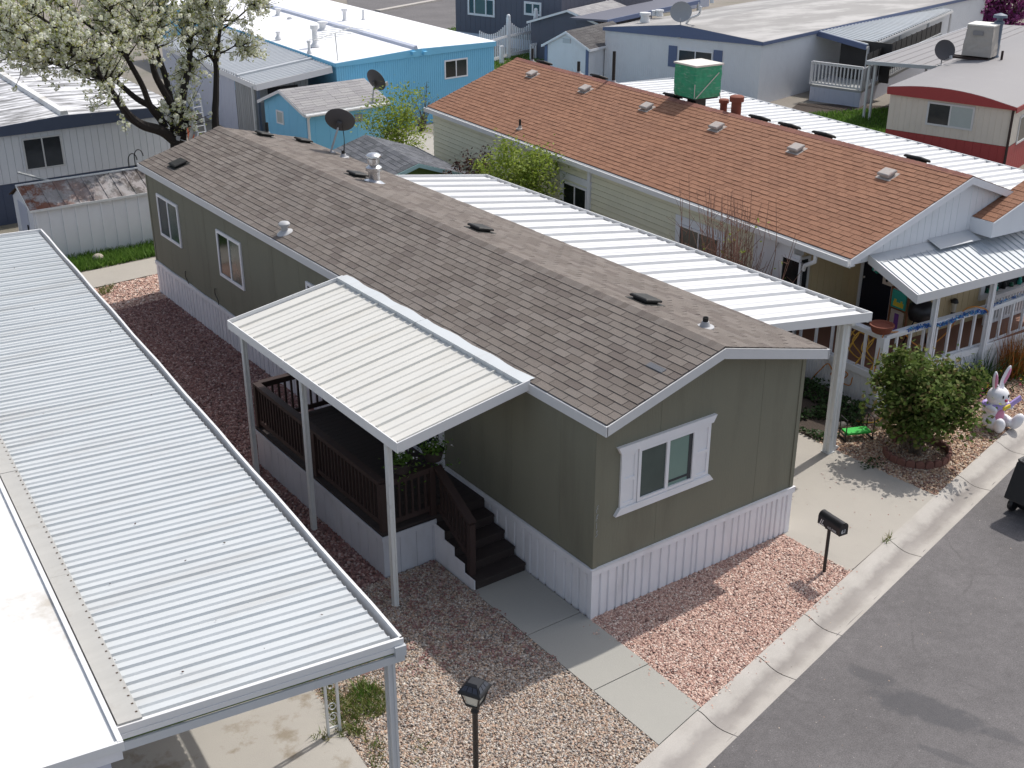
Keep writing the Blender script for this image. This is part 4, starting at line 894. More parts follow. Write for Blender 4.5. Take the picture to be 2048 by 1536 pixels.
for px0, px1, py in ((1129, 1177, 375), (1362, 1443, 465)):
    s0, z1 = fS.px(px0, py-15); s1, _ = fS.px(px1, py+10)
    wn = window(bh, fS, s0, s1, .9, z1 if px0 < 1200 else z1+.05, ('glass_dark', 'glass_dark'), fw=.05, out=.04, base=.035)
    mb = MB(); zt_ = z1+.0; fS.box(mb, s0-.17, s1+.17, .0, .045, zt_+.06, zt_+.24); fS.box(mb, s0-.15, s0-.005, 0, .045, .7, zt_+.055); fS.box(mb, s1+.005, s1+.15, 0, .045, .7, zt_+.055); mb.build('frame', 'siding_white', wn)
s0, z1 = fS.px(1604, 520); s1, _ = fS.px(1628, 530); s1 = min(s1, Ls-.05)
wn = window(bh, fS, s0, s1, .5, min(z1, 2.55), ('glass_dark',), fw=.05, out=.04, base=.035); mb = MB(); fS.box(mb, s0-.7, s0-.02, 0, .04, .2, 2.62); fS.box(mb, s0-.8, s1+.3, 0, .05, 2.625, 2.78); mb.build('frame', 'siding_white', wn)
s0, _ = fS.px(1182, 350); mb = MB(); fS.box(mb, s0-.06, s0+.06, .0, .08, .0, ZEB-.19); mb.build('downspout', 'siding_white', bh)
window(bh, fR, .10, .48, 1.15, 2.35, ('glass_dark',), 'siding_white', .06)
mb = MB(); fD.box(mb, .42, 1.28, 0, .03, .72, 2.45); dr = mb.build('door', 'door_navy', bh)
mb = MB(); fD.box(mb, .34, .42, 0, .05, .72, 2.5); fD.box(mb, 1.28, 1.62, 0, .05, .72, 2.5); mb.build('door_frame', 'siding_white', dr)
mb = MB(); mb.ball(fD.P(.50, .07, 1.75), .035, 8, 6); mb.build('handle', 'flue_steel', dr, True)
# shadow box windows of the front wall
s0, z0 = fW.px(1956, 588); s1 = fW.L-.2
mb = MB(); fW.box(mb, s0+.0, s1, .013, .07, z0-.15, z0); fW.box(mb, s0, s0+.14, .013, .06, z0, 2.4); fW.box(mb, s0+.14, s1, .013, .05, 2.42, 2.54); wn = mb.build('window', 'siding_white', bh); SWS, ZWS = s0, z0+.002
mb = MB(); fW.box(mb, s0+.14, s1, .013, .03, z0, 2.42); mb.build('pane', 'glass_mid', wn)
# lower front gable
mb = MB(); SB = 3.75; zB = 3.30; TB = -.45; e0, e1 = E(SB, TB, zB), E(SB, .1, zB); k = 3.0; r0, r1 = E(SB+k, TB, zB+k*sl_), E(SB+k, .1, zB+k*sl_)
bump_roof = MB(); shingles(bump_roof, e0, e1, r0, r1, 20, .32, 41, (.006, .014), .006); br = bump_roof.build('porch_gable_roof', 'shingle_terracotta', bh)
mb.slab([e0-v3(0, 0, .01), e1-v3(0, 0, .01), r1-v3(0, 0, .01), r0-v3(0, 0, .01)], .05); mb.hexa([E(SB, TB-.02, zB-.34), E(SB+k, TB-.02, zB-.34), E(SB+k, TB, zB-.34), E(SB, TB, zB-.34), E(SB, TB-.02, zB-.01), E(SB+k, TB-.02, zB+k*sl_-.01), E(SB+k, TB, zB+k*sl_-.01), E(SB, TB, zB-.01)])
mb.hexa([E(SB-.02, TB-.02, zB-.34), E(SB, TB-.02, zB-.34), E(SB, .12, zB-.34), E(SB-.02, .12, zB-.34), E(SB-.02, TB-.02, zB-.01), E(SB, TB-.02, zB-.01), E(SB, .12, zB-.01), E(SB-.02, .12, zB-.01)]); mb.build('porch_gable', 'siding_white', bh)
# roof fittings
nB = np.cross(E(0, 1, ZEB)-E(0, 0, ZEB), E(h, 0, ZRB)-E(0, 0, ZEB)); nB = nB/np.linalg.norm(nB); nB = -nB if nB[2] < 0 else nB
nB2 = np.array([-nB[0], nB[1], nB[2]])
for x, y in ((1065, 151), (1171, 181), (1294, 217), (1434, 257), (1593, 301), (1775, 352)): roofvent(bh, onp(x, y, E(0, 0, ZEB), nB), nB, 'vent_tan', .34, .29, .13, A_)
p = onp(1040, 258, E(0, 0, ZEB), nB); pipe(bh, p, .28, .035, 'vent_black', 'vent_tan')
for t in (17.3, 14.2, 10.6, 7.0, 5.9, 4.7, 1.8): p = E(h+.30, t, ZRB-.30*sl_+.0); roofvent(bh, p, (sl_, .02, 1), 'vent_black', .5, .36, .13, A_)
for t, hh, r in ((13.35, .95, .05), (17.9, .45, .04), (15.2, .4, .05)): pipe(bh, E(h+.25, t, ZRB-.1), hh, r)
for t, r, hh in ((8.45, .10, .38), (7.95, .14, .55)):
    mb = MB(); q = E(h+.35, t, ZRB-.15); mb.lathe(q, [(r, -.1), (r, hh*.7), (r*1.4, hh*.72), (r*1.4, hh*.95), (r*1.1, hh), (.02, hh)], 12); mb.build('chimney', 'terracotta', bh, True)

# swamp cooler wrapped in green plastic on the ridge
c0 = E(h+.62, 9.9, ZRB-.05); cs = thing('evaporative_cooler', 'rooftop cooler wrapped in shiny green plastic on the terracotta ridge', 'cooler', c0)
mb = MB(); a, b_, c_ = A_*.46, P_*.46, v3(0, 0, .86); o_ = c0+v3(0, 0, .12); g = np.random.default_rng(9)
n = 9; ring = []
for k in range(4):
    q0 = [-a-b_, a-b_, a+b_, -a+b_][k]; q1 = [a-b_, a+b_, -a+b_, -a-b_][k]
    for i in range(n): ring.append(q0+(q1-q0)*i/n)
vs = []
for j in range(8):
    for q in ring: vs.append(o_+q*(1+g.uniform(-.016, .016)-(.03 if j == 0 else 0))+c_*(j/7))
m_ = len(ring); mb.add(vs, [(j*m_+i, j*m_+(i+1) % m_, (j+1)*m_+(i+1) % m_, (j+1)*m_+i) for j in range(7) for i in range(m_)]); mb.build('wrap', 'green_wrap', cs)
mb = MB(); w_ = 1.07; obox(mb, o_-a*w_-b_*w_+c_, a*2*w_, b_*2*w_, v3(0, 0, .045)); mb.build('lid', 'cooler_top', cs)
mb = MB(); obox(mb, o_-a*.9-b_*.9-v3(0, 0, .05), a*1.8, b_*1.8, v3(0, 0, .05)); obox(mb, o_-a*.4-b_*.4-v3(0, 0, .35), a*.8, b_*.8, v3(0, 0, .3)); mb.build('base', 'black_plastic', cs)
mb = MB(); mb.tube([o_-a*.95-b_*1.0+v3(0, 0, .02), o_-a*.98-b_*.2*0-b_*1.03+v3(0, 0, .4)], .012, 5); q0 = o_-a*1.03-b_*.95; mb.tube([q0+v3(0, 0, .02), q0+b_*1.7+v3(0, 0, .66)], .014, 5)
mb.tube(smooth_path([q0+b_*1.85+v3(0, 0, .1), q0+b_*2.0-a*.1-v3(0, 0, .2), q0+b_*2-a*.6-v3(0, 0, .3), q0+b_*2-a*1.6-v3(0, 0, .15)]), .012, 5); mb.build('strap', 'cooler_top', cs)

# ---- porch of the brown-roofed house
bp = thing('porch', 'white railed porch of the terracotta roofed home with a reddish deck', 'porch', E(2, 0, 0))
FZ = .74; SP0, TP0 = .10, -1.02
mb = MB(); mb.hexa([E(SP0, TP0, FZ-.04), E(6.6, TP0, FZ-.04), E(6.6, .12, FZ-.04), E(SP0, .12, FZ-.04), E(SP0, TP0, FZ), E(6.6, TP0, FZ), E(6.6, .12, FZ), E(SP0, .12, FZ)])
mb.hexa([E(SP0, .121, FZ-.04), E(SD, .121, FZ-.04), E(SD, TW+.1, FZ-.04), E(SP0, TW+.1, FZ-.04), E(SP0, .121, FZ), E(SD, .121, FZ), E(SD, TW+.1, FZ), E(SP0, TW+.1, FZ)]); mb.build('deck', 'deck_floor_red', bp)
f1 = Fr(E(SP0-.02, TW, 0), E(SP0-.02, TP0-.02, 0)); f1.n = -P_[:2]; f2 = Fr(E(SP0-.02, TP0-.02, 0), E(6.6, TP0-.02, 0)); f2.n = -A_[:2]
mb = MB(); wallpanel(mb, f1, 0, f1.L, -.05, FZ-.1, pitch=.085, w=.03, d=.012); wallpanel(mb, f2, 0, f2.L, -.05, FZ-.1, pitch=.085, w=.03, d=.012)
f1.box(mb, 0, f1.L, -.02, .03, FZ-.12, FZ+.02); f2.box(mb, -.02, f2.L, -.02, .03, FZ-.12, FZ+.02); mb.build('skirting', 'siding_white', bp)
TK = 'siding_white'
railing(bp, (E(SP0+.04, TW-.2, FZ), E(SP0+.04, TP0+.05, FZ)), .0, .90, .42, TK, .16, .05)
railing(bp, (E(SP0+.04, TP0+.05, FZ), E(3.35, TP0+.05, FZ)), .0, .90, .40, TK, .16, .05, ends=(1, 0))
railing(bp, (E(3.45, TP0+.05, FZ), E(6.5, TP0+.30, FZ)), .0, .88, .40, TK, .14, .05)
railing(bp, (E(4.35, -.25, FZ), E(6.5, -.1, FZ)), .05, .70, .11, TK, .10, .05)
mb = MB(); mb.box(E(SP0+.04, TP0+.05, FZ)-v3(.09, .09, 0), E(SP0+.04, TP0+.05, FZ)+v3(.09, .09, .86)); mb.build('corner_post', TK, bp)
pr_ = thing('porch_roof', 'blue grey ribbed metal awning over the white railed porch at the right edge', 'awning', E(3, 0, 0))
SR0, SR1, TF, TBk, zf, zb = .62, 6.7, -1.27, .10, 2.44, 2.90
mb = MB(); mb.corr(E(SR0+.03, TF+.05, zf), E(SR1, TF+.05, zf), E(SR1, TBk-.2, zb-.06), E(SR0+.03, TBk-.2, zb-.06), prof_rib(SR1-SR0, .20, .018, .016, .022), nrm=(0, 0, 1), back=.012); mb.build('roof_panel', 'porch_metal_blue', pr_)
mb = MB(); mb.add([E(SR0+.02, TBk-.24, zb-.06), E(SR1, TBk-.24, zb-.06), E(SR1, TBk+.0, zb+.04), E(SR0+.02, TBk+.0, zb+.04)], [(0, 1, 2, 3)]); q = [E(2.4, TBk-.35, zb-.02), E(3.7, TBk-.35, zb-.02), E(3.7, TBk+.01, zb+.10), E(2.4, TBk+.01, zb+.10)]; mb.slab(q, .012); mb.build('flashing', 'grey_metal', pr_)
mb = MB(); mb.hexa([E(SR0, TF, zf-.14), E(SR1, TF, zf-.14), E(SR1, TF+.02, zf-.14), E(SR0, TF+.02, zf-.14), E(SR0, TF, zf+.055), E(SR1, TF, zf+.055), E(SR1, TF+.02, zf+.055), E(SR0, TF+.02, zf+.055)])
mb.hexa([E(SR0, TF+.02, zf-.14), E(SR0+.02, TF+.02, zf-.14), E(SR0+.02, TBk, zb-.13), E(SR0, TBk, zb-.13), E(SR0, TF+.02, zf+.055), E(SR0+.02, TF+.02, zf+.055), E(SR0+.02, TBk, zb+.055), E(SR0, TBk, zb+.055)]); mb.build('fascia', 'white_metal', pr_)
for s in (1.42, 3.2, 5.2, 6.6): q = E(s, TF+.16, 0); fluted_post(pr_, q[0], q[1], 0 if s > 3 else -.02, zf-.01, .10, 'siding_white')

t = thing('wire_vine', 'curly black wire vines on the white wall at the left end of the porch', 'decoration', E(.05, 2.4, .7))
for k in range(3):
    pts = [E(.03+.012*math.sin(i*2.1), 2.25+.32*k+.06*math.sin(i*1.1+k)+.028*i, .72+.075*i) for i in range(13)]; mb = MB(); mb.tube(smooth_path(pts, 4), .009, 5)
    for i in range(1, 13, 2): mb.ball(pts[i]+P_*-.02, .024, 6, 5)
    mb.build('vine', 'black_metal', t, True)
# things on that porch
def garland(label, pts, seed):
    g = np.random.default_rng(seed); path = np.array(smooth_path(pts, 30)); i = g.integers(0, len(path), 900); C = path[i]+g.normal(size=(900, 3))*.022
    V, F = cards(C, .028, g, 2.2); return tag(npmesh('tinsel_garland', V, F, 'tinsel_blue'), label, 'garland')
garland('blue tinsel garland wound along the front rail of the white porch', [E(.75, TP0-.03, FZ+.90)]+[E(.75+.3*k, TP0-.05, FZ+.87+.04*math.sin(k*1.3)) for k in range(1, 9)]+[E(3.3, TP0, FZ+.9), E(4.4, TP0+.12, FZ+.9), E(5.6, TP0+.2, FZ+.9)], 51)
mb = MB(); q = E(.17, TP0+.16, FZ+.90); mb.lathe(q, [(.13, 0), (.19, .03), (.235, .15), (.25, .155), (.25, .19), (.22, .19), (.20, .15), (.02, .14)], 20); pot = mb.build('flower_pot', 'terracotta', None, True); tag(pot, 'wide terracotta bowl standing on the corner of the white porch rail', 'plant pot')
es = thing('easel', 'wooden easel with painted teal and purple boards beside the navy door', 'easel', E(2.1, .35, FZ))
fE = Fr(E(2.12, .62, 0), E(2.12, .10, 0)); fE.n = -P_[:2]
mb = MB()
for s in (.0, .48): fE.box(mb, s, s+.035, .0, .04, FZ, FZ+1.15)
for z in (.02, .61, 1.08): fE.box(mb, .035, .48, .005, .045, FZ+z, FZ+z+.03)
mb.build('frame', 'wood_orange', es)
mb = MB(); fE.box(mb, .06, .46, .046, .06, FZ+.66, FZ+1.06); bt = mb.build('teal_board', 'sign_teal', es)
mb = MB(); fE.box(mb, .12, .40, .061, .066, FZ+.70, FZ+.80); fE.box(mb, .14, .20, .061, .066, FZ+.80, FZ+.86); fE.box(mb, .32, .37, .061, .066, FZ+.80, FZ+.85); mb.build('painted_mark', 'bunny_yellow', bt)
mb = MB(); fE.box(mb, .08, .44, .046, .06, FZ+.05, FZ+.60); bt = mb.build('cream_board', 'sign_cream', es); mb = MB(); fE.box(mb, .20, .32, .061, .066, FZ+.12, FZ+.54); mb.build('painted_mark', 'sign_purple', bt)
bd = thing('birdhouse', 'small cream birdhouse with a purple roof hanging above the easel', 'birdhouse', fE.P(.02, .05, FZ+1.18))
mb = MB(); fE.box(mb, -.12, .12, .02, .22, FZ+1.16, FZ+1.38); body = mb.build('body', 'sign_cream', bd); mb = MB(); mb.hexa([fE.P(-.15, .0, FZ+1.38), fE.P(-.15, .25, FZ+1.38), fE.P(.15, .25, FZ+1.38), fE.P(.15, .0, FZ+1.38), fE.P(-.02, .0, FZ+1.52), fE.P(-.02, .25, FZ+1.52), fE.P(.02, .25, FZ+1.52), fE.P(.02, 0, FZ+1.52)]); mb.build('roof', 'sign_purple', bd)
mb = MB(); mb.lathe(fE.P(.0, .221, FZ+1.26), [(.035, 0), (.035, .006)], 12, ax=(*fE.n, 0)); mb.build('entrance_hole', 'ink', bd)
mb = MB(); q = fD.P(.82, .06, 2.06); r_ = .14; mb.add([q+v3(0, 0, 0)]+[fD.P(.82+r_*math.sin(2*PI*k/5+.3), .035, 2.06+r_*math.cos(2*PI*k/5+.3)) for k in range(5)]+[fD.P(.82+r_*.9*math.sin(2*PI*k/5+.3), .10, 2.06+r_*.9*math.cos(2*PI*k/5+.3)) for k in range(5)], [(1+k, 1+(k+1) % 5, 6+(k+1) % 5, 6+k) for k in range(5)]+[(6, 7, 8, 9, 10)])
tag(mb.build('door_ornament', 'sign_teal'), 'turquoise faceted paper lantern hung on the navy front door', 'ornament')
# hoses looped over the rail, on the skirting and on the soil
def hose(label, pts, m='hose_yellow', r=.014):
    mb = MB(); mb.tube(smooth_path(pts, 8), r, 7); return tag(mb.build('garden_hose', m, None, True), label, 'hose')
loop = []
for k in range(26): t_ = k/25; loop.append(E(.30+.22*math.sin(k*1.9), -.85+1.0*t_, FZ+.35+.34*math.cos(k*1.25)))
hose('yellow hose coiled on the porch behind the left white rail', loop)
hose('yellow hose looping over the porch corner rail beside the terracotta bowl', [E(.02, -.95, FZ+.1), E(.06, -.98, FZ+.6), E(.10, -1.0, FZ+.93), E(.35, -1.02, FZ+.93), E(.75, -.96, FZ+.80), E(1.2, -.9, FZ+.45), E(1.7, -.85, FZ+.25), E(2.3, -.82, FZ+.45), E(2.55, -.9, FZ+.86), E(2.75, -1.0, FZ+1.0), E(3.1, -1.1, FZ+.9), E(3.2, -1.12, FZ+.7)], 'hose_orange')
hose('orange hose hung in loops on the porch skirting behind the shrub', [E(SP0-.06, .75, .02), E(SP0-.07, .5, .35), E(SP0-.06, .3, .55), E(SP0-.08, .0, .30), E(SP0-.06, -.25, .50), E(SP0-.08, -.1, .55), E(SP0-.07, .2, .35), E(SP0-.06, -.3, .28), E(SP0-.07, -.4, .5)], 'hose_orange', .012)
hose('yellow hose lying on the soil beside the green bench', [at(*p, .02) for p in ((1708, 842), (1735, 845), (1755, 842), (1772, 826), (1785, 815))])
# wall lantern and grill
t = thing('wall_lantern', 'black wall lantern on the tan front wall above the porch', 'lantern', fW.P(.55, .1, 1.5))
s0, z0 = fW.px(1899, 612); mb = MB(); q = fW.P(s0, .12, z0); mb.lathe(q+v3(0, 0, .12), [(.09, 0), (.06, .08), (.02, .1)], 8); mb.lathe(q-v3(0, 0, .3), [(.03, 0), (.06, .06), (.05, .18), (.03, .2)], 8); mb.beam(q+v3(0, 0, .15), fW.P(s0, .0, z0+.15), .03, .03); mb.build('body', 'black_metal', t, True)
mb = MB(); mb.lathe(q-v3(0, 0, .1), [(.05, 0), (.065, .21)], 8); mb.build('lamp_glass', 'lamp_glass', t, True)
g_ = thing('barbecue_grill', 'dark covered barbecue grill in the shade of the porch by the tan wall', 'grill', E(2.35, -.25, FZ)); q = E(2.05, -.30, FZ)
mb = MB(); mb.lathe(q+v3(0, 0, .55), [(.05, 0), (.26, .08), (.30, .22), (.28, .38), (.15, .5), (.02, .53)], 18); mb.build('bowl', 'black_metal', g_, True); mb = MB()
for k in range(3): a = 2*PI*k/3; mb.tube([q+v3(.3*math.cos(a), .3*math.sin(a), 0), q+v3(.12*math.cos(a), .12*math.sin(a), .62)], .018, 6)
mb.build('leg', 'black_metal', g_)
# ornaments in the window
for i in range(7):
    s = SWS+.25+.28*i; mb = MB(); q = fW.P(s, .055, ZWS); hh = .10+.08*((i*7) % 3); mb.lathe(q, [(.05, 0), (.06, hh*.4), (.025, hh*.7), (.045, hh*.85), (.01, hh)], 8)
    tag(mb.build('window_ornament', ('ornament_green', 'sign_teal', 'ink')[i % 3], None, True), ('dark green glass ornament on the ledge of the tan wall window', 'teal ornament on the ledge of the tan wall window', 'black ornament on the ledge of the tan wall window')[i % 3], 'ornament', 'ornaments on the window ledge')

# ---- white carport behind the ridge
rc = thing('carport', 'white ribbed carport roof behind the terracotta ridge', 'carport', (18.5, 14, 0))
zq = 2.72; B0, B1 = at(1345, 159, zq), at(2190, 384, zq); dq = (B0-B1)/np.linalg.norm(B0-B1); wq = v3(-dq[1], dq[0], 0)*1; 
if wq[0] > 0: wq = -wq
C0, C1 = B0+wq*4.4+v3(0, 0, .10), B1+wq*4.4+v3(0, 0, .10)
mb = MB(); mb.corr(B1, B0, C0, C1, prof_rib(np.linalg.norm(B0-B1), .42, .22, .035, .06), nrm=(0, 0, 1), back=.014); mb.build('roof_panel', 'white_metal', rc)
mb = MB(); obox(mb, B1-wq*.06-v3(0, 0, .1), dq*np.linalg.norm(B0-B1), wq*.05, v3(0, 0, .17)); obox(mb, B0-v3(0, 0, .1), dq*.04, wq*4.4, v3(0, 0, .17)); mb.build('gutter', 'grey_metal', rc)
for k in (.3, 8, 13, 17.5): q = B1+dq*k+wq*.3; fluted_post(rc, q[0], q[1], -.02, zq-.02, .09)

# ================================================================== HOMES FARTHER BACK
def simple_home(label, FL, FR, d, depth, z0, zt, sec, wallm, roofm, fasm, pitch=.2, fh=.1, z1=None, skirt=None, over=.14, cat='house', name='mobile_home', flat_bottom=True, dwall=.01):
    """long home: front wall FL-FR, running back along d; sec = roof cross section [(u, rise)]"""
    FL, FR, d = (np.array(q[:2], float) for q in (FL, FR, d)); d /= np.linalg.norm(d); u = (FR-FL); Lw = np.linalg.norm(u); u /= Lw
    z1 = zt if z1 is None else z1
    root = thing(name, label, cat, (*((FL+FR)/2+d*depth/2), 0)); Pt = lambda s, t, z: v3(*(FL+u*s+d*t), z)
    f = Fr(FL, FR); f.n = -np.array((-u[1], u[0])) if np.dot(np.array((-u[1], u[0])), d) > 0 else np.array((-u[1], u[0]))
    r = Fr(FR, FR+d*depth); r.n = u if np.dot(r.n, u) > 0 else r.n; r.n = np.array((r.u[1], -r.u[0])) if np.dot(np.array((r.u[1], -r.u[0])), u) > 0 else -np.array((r.u[1], -r.u[0]))
    l = Fr(FL, FL+d*depth); l.n = -r.n
    zt_at = lambda q: zt+(z1-zt)*q
    mb = MB(); zb = skirt[0] if skirt else z0
    wallpanel(mb, f, 0, Lw, zb, zt, z1, pitch=pitch, d=dwall); wallpanel(mb, r, 0, depth, zb, z1, pitch=pitch, d=dwall); wallpanel(mb, l, 0, depth, zb, zt, pitch=pitch, d=dwall); mb.poly([Pt(0, depth, z0), Pt(Lw, depth, z0), Pt(Lw, depth, z1), Pt(0, depth, zt)])
    wl = mb.build('wall', wallm, root)
    if skirt:
        mb = MB()
        for q, ln in ((f, Lw), (r, depth), (l, depth)): wallpanel(mb, q, -.0, ln, z0, skirt[0]-.005, pitch=.3, dd=.012); 
        mb.build('skirting', skirt[1], root)
    mb = MB(); o = over
    xs = [(-o, sec[0][1])]+[(q*Lw, h) for q, h in sec[1:-1]]+[(Lw+o, sec[-1][1])]
    Z = lambda s, h: zt_at(min(1, max(0, s/Lw)))+h+.10
    for (s0, h0), (s1, h1) in zip(xs[:-1], xs[1:]): mb.slab([Pt(s0, -o, Z(s0, h0)), Pt(s1, -o, Z(s1, h1)), Pt(s1, depth+o, Z(s1, h1)), Pt(s0, depth+o, Z(s0, h0))], .05)
    mb.build('roof', roofm, root)
    mb = MB()
    for t0, t1 in ((-o-.02, -o+.03),):
        for (s0, h0), (s1, h1) in zip(xs[:-1], xs[1:]):
            b0 = zt_at(s0/Lw)-fh if flat_bottom else Z(s0, h0)-.12-fh; b1 = zt_at(s1/Lw)-fh if flat_bottom else Z(s1, h1)-.12-fh
            mb.hexa([Pt(s0, t0, b0), Pt(s1, t0, b1), Pt(s1, t1, b1), Pt(s0, t1, b0), Pt(s0, t0, Z(s0, h0)-.012), Pt(s1, t0, Z(s1, h1)-.012), Pt(s1, t1, Z(s1, h1)-.012), Pt(s0, t1, Z(s0, h0)-.012)])
        mb.add([Pt(xs[0][0], t1, zt-fh), Pt(xs[-1][0], t1, z1-fh), Pt(Lw, 0, z1-fh+.01), Pt(0, 0, zt-fh+.01)], [(0, 1, 2, 3)])
    for s_, zz in ((xs[0][0], Z(0, sec[0][1])), (xs[-1][0], Z(Lw, sec[-1][1]))):
        a_ = s_-.02 if s_ < 0 else s_-.01; mb.hexa([Pt(a_, -o, zz-.10-fh), Pt(a_+.03, -o, zz-.10-fh), Pt(a_+.03, depth+o, zz-.10-fh), Pt(a_, depth+o, zz-.10-fh), Pt(a_, -o, zz-.014), Pt(a_+.03, -o, zz-.014), Pt(a_+.03, depth+o, zz-.014), Pt(a_, depth+o, zz-.014)])
    mb.build('fascia', fasm, root)
    return root, f, r, l, Pt, Lw

# ---- old white home at the left with stains and tree shade painted on its roof
zt = 2.72; A, B = at(0, 272, zt), at(265, 240, zt); uo = (B-A)/np.linalg.norm(B-A); FLo = A-uo*3.2; FRo = at(352, 226, zt)
no = v3(-uo[1], uo[0], 0); LW = np.linalg.norm(FRo-FLo); so_ = np.linalg.norm(at(134, 256, zt)-FLo)/LW
oh, f, r, l, Pt, Lw = simple_home('old white home with a white roof dark with stains and painted tree shade and navy fascia, behind the blossom tree', FLo, FRo, at(0, 140, 3.1)-at(133, 222, 3.1), 19, -.1, zt, [(0, 0), (so_, .30), (1, .16)], 'siding_white', 'roof_stain_shade', 'trim_navy', .22, .02, skirt=(1.22, 'trim_navy'), dwall=.022)
s0, z1 = f.px(42, 278); s1, z0 = f.px(131, 332); window(oh, f, s0, s1, z0+.02, z1, ('glass_mid', 'glass_mid'), 'trim_grey', .05)
mb = MB(); mb.hexa([Pt(so_*Lw-.14, -.12, zt+.36), Pt(so_*Lw+.14, -.12, zt+.36), Pt(so_*Lw+.14, 19, zt+.36), Pt(so_*Lw-.14, 19, zt+.36), Pt(so_*Lw-.10, -.12, zt+.52), Pt(so_*Lw+.10, -.12, zt+.52), Pt(so_*Lw+.10, 19, zt+.52), Pt(so_*Lw-.10, 19, zt+.52)]); mb.build('roof_seam', 'roof_white', oh)
# ---- rusty metal shed
ms = thing('shed', 'white ribbed metal shed with a rusty peeling roof behind the green house', 'shed', (.3, 22.9, 0))
x0, x1, ya, yr, yb, zw_, zr_ = -1.92, 2.5, 21.95, 22.95, 23.9, 1.56, 2.02
mb = MB(); f = Fr((x0, ya), (x1, ya)); f.n = v3(0, -1)[:2]
mb.corr((x0, ya, -.02), (x1, ya, -.02), (x1, ya, zw_), (x0, ya, zw_), prof_rib(x1-x0, .36, .05, .008, .035, -.1), nrm=(0, -1, 0)); mb.poly([(x0, ya, 0), (x0, yb, 0), (x0, yb, zw_), (x0, yr, zr_), (x0, ya, zw_)]); mb.poly([(x1, ya, 0), (x1, yb, 0), (x1, yb, zw_), (x1, yr, zr_), (x1, ya, zw_)]); mb.poly([(x0, yb, 0), (x1, yb, 0), (x1, yb, zw_), (x0, yb, zw_)])
sw_ = mb.build('wall', 'siding_white', ms); mb = MB(); mb.box((x0-.012, ya+.55, .05), (x0-.002, yb-.5, 1.55)); dd = mb.build('door', 'siding_lavender', ms); mb = MB(); mb.box((x0-.04, ya+.62, .85), (x0-.013, ya+.68, 1.0)); mb.build('handle', 'ink', dd)
mb = MB(); mb.corr((x0-.08, ya-.08, zw_), (x1+.08, ya-.08, zw_), (x1+.08, yr, zr_+.02), (x0-.08, yr, zr_+.02), prof_rib(x1-x0+.16, .40, .03, .012, .022), nrm=(0, -.4, 1), back=.01); rr = mb.build('roof', 'rust_roof2', ms)
mb = MB(); mb.slab([(x0-.08, yr, zr_+.02), (x1+.08, yr, zr_+.02), (x1+.08, yb+.1, zw_+.03), (x0-.08, yb+.1, zw_+.03)], .02); mb.build('back_slope', 'debris_brown', rr)
mb = MB(); mb.box((x0-.1, ya-.10, zw_-.035), (x1+.1, ya-.082, zw_+.03)); mb.hexa([(x0-.10, ya-.08, zw_-.04), (x0-.082, ya-.08, zw_-.04), (x0-.082, yr, zr_-.02), (x0-.10, yr, zr_-.02), (x0-.10, ya-.08, zw_+.03), (x0-.082, ya-.08, zw_+.03), (x0-.082, yr, zr_+.05), (x0-.10, yr, zr_+.05)]); mb.box((x0-.1, yr-.03, zr_+.02), (x1+.1, yr+.03, zr_+.06)); mb.build('roof_edge', 'post_metal', ms)
def leaves_on(name, label, P, m, size, seed, cat='leaves'):
    V, F = cards(P, size, np.random.default_rng(seed), 1.5, 1.5); return stuff(npmesh(name, V, F, m), label, cat)
g = np.random.default_rng(8); n = 900; yy = g.uniform(yr+.05, yb, n); P = np.c_[g.uniform(x0, x1, n), yy, zr_-(yy-yr)*(zr_-zw_)/(yb-yr)+.05]; leaves_on('fallen_leaves', 'brown fallen leaves piled on the back of the rusty shed roof', P, 'leaf_darkred', .09, 8)
mb = MB(); mb.beam(at(36, 345, 24.0, 1), at(100, 362, 23.4, 1), .10, .04); tag(mb.build('plank', 'board_grey'), 'loose grey plank lying from the old white home to the shed roof', 'plank')
for (xa, ya_), lb in (((265, 318), 'left black wire hoop by the wall of the old white home'), ((277, 310), 'right black wire hoop by the wall of the old white home')):
    q = at(xa, ya_, 25.2, 1); mb = MB(); mb.tube([q+v3(.14*math.cos(a), 0, .22*math.sin(a)-.05) for a in np.linspace(0, PI, 12)]+[q+v3(-.14, 0, -1.0)], .016, 6); tag(mb.build('wire_hoop', 'black_plastic', None, True), lb, 'hoop', 'wire hoops by the old home')
q = at(226, 0, 0); rk = at(197, 522); mb = MB(); mb.ball(rk+v3(0, 0, .10), (.16, .13, .12), 12, 8); tag(mb.build('rock', 'rock', None, True), 'round tan rock in the grass in front of the rusty shed', 'rock')

# ---- turquoise home
zb = 2.85; FLb, FRb = at(672, 131, zb), at(988, 90, zb); dB = at(530, 8, 3.1)-at(838, 95, 3.1); lb = np.linalg.norm((FRb-FLb)[:2]); rs = np.linalg.norm((at(838, 112, zb)-FLb)[:2])/lb
bl, f, r, l, Pt, Lw = simple_home('turquoise blue home with a bright white flat roof and many roof pipes', FLb, FRb, dB, 24, -.1, zb, [(0, 0), (rs, .16), (1, .06)], 'siding_blue', 'roof_white_clean', 'siding_blue', .11, .05, over=.06, dwall=.014)
s0, z1 = f.px(888, 121); s1, z0 = f.px(935, 152); window(bl, f, s0, s1, z0, z1, ('glass_dark', 'glass_mid'), fw=.06)
mb = MB(); b0 = zb+.10; mb.hexa([Pt(rs*Lw-.16, -.08, b0+.14), Pt(rs*Lw+.10, -.08, b0+.14), Pt(rs*Lw+.10, 24, b0+.14), Pt(rs*Lw-.16, 24, b0+.14), Pt(rs*Lw-.12, -.08, b0+.26), Pt(rs*Lw+.06, -.08, b0+.30), Pt(rs*Lw+.06, 24, b0+.30), Pt(rs*Lw-.12, 24, b0+.26)]); mb.build('roof_seam', 'siding_lavender', bl)
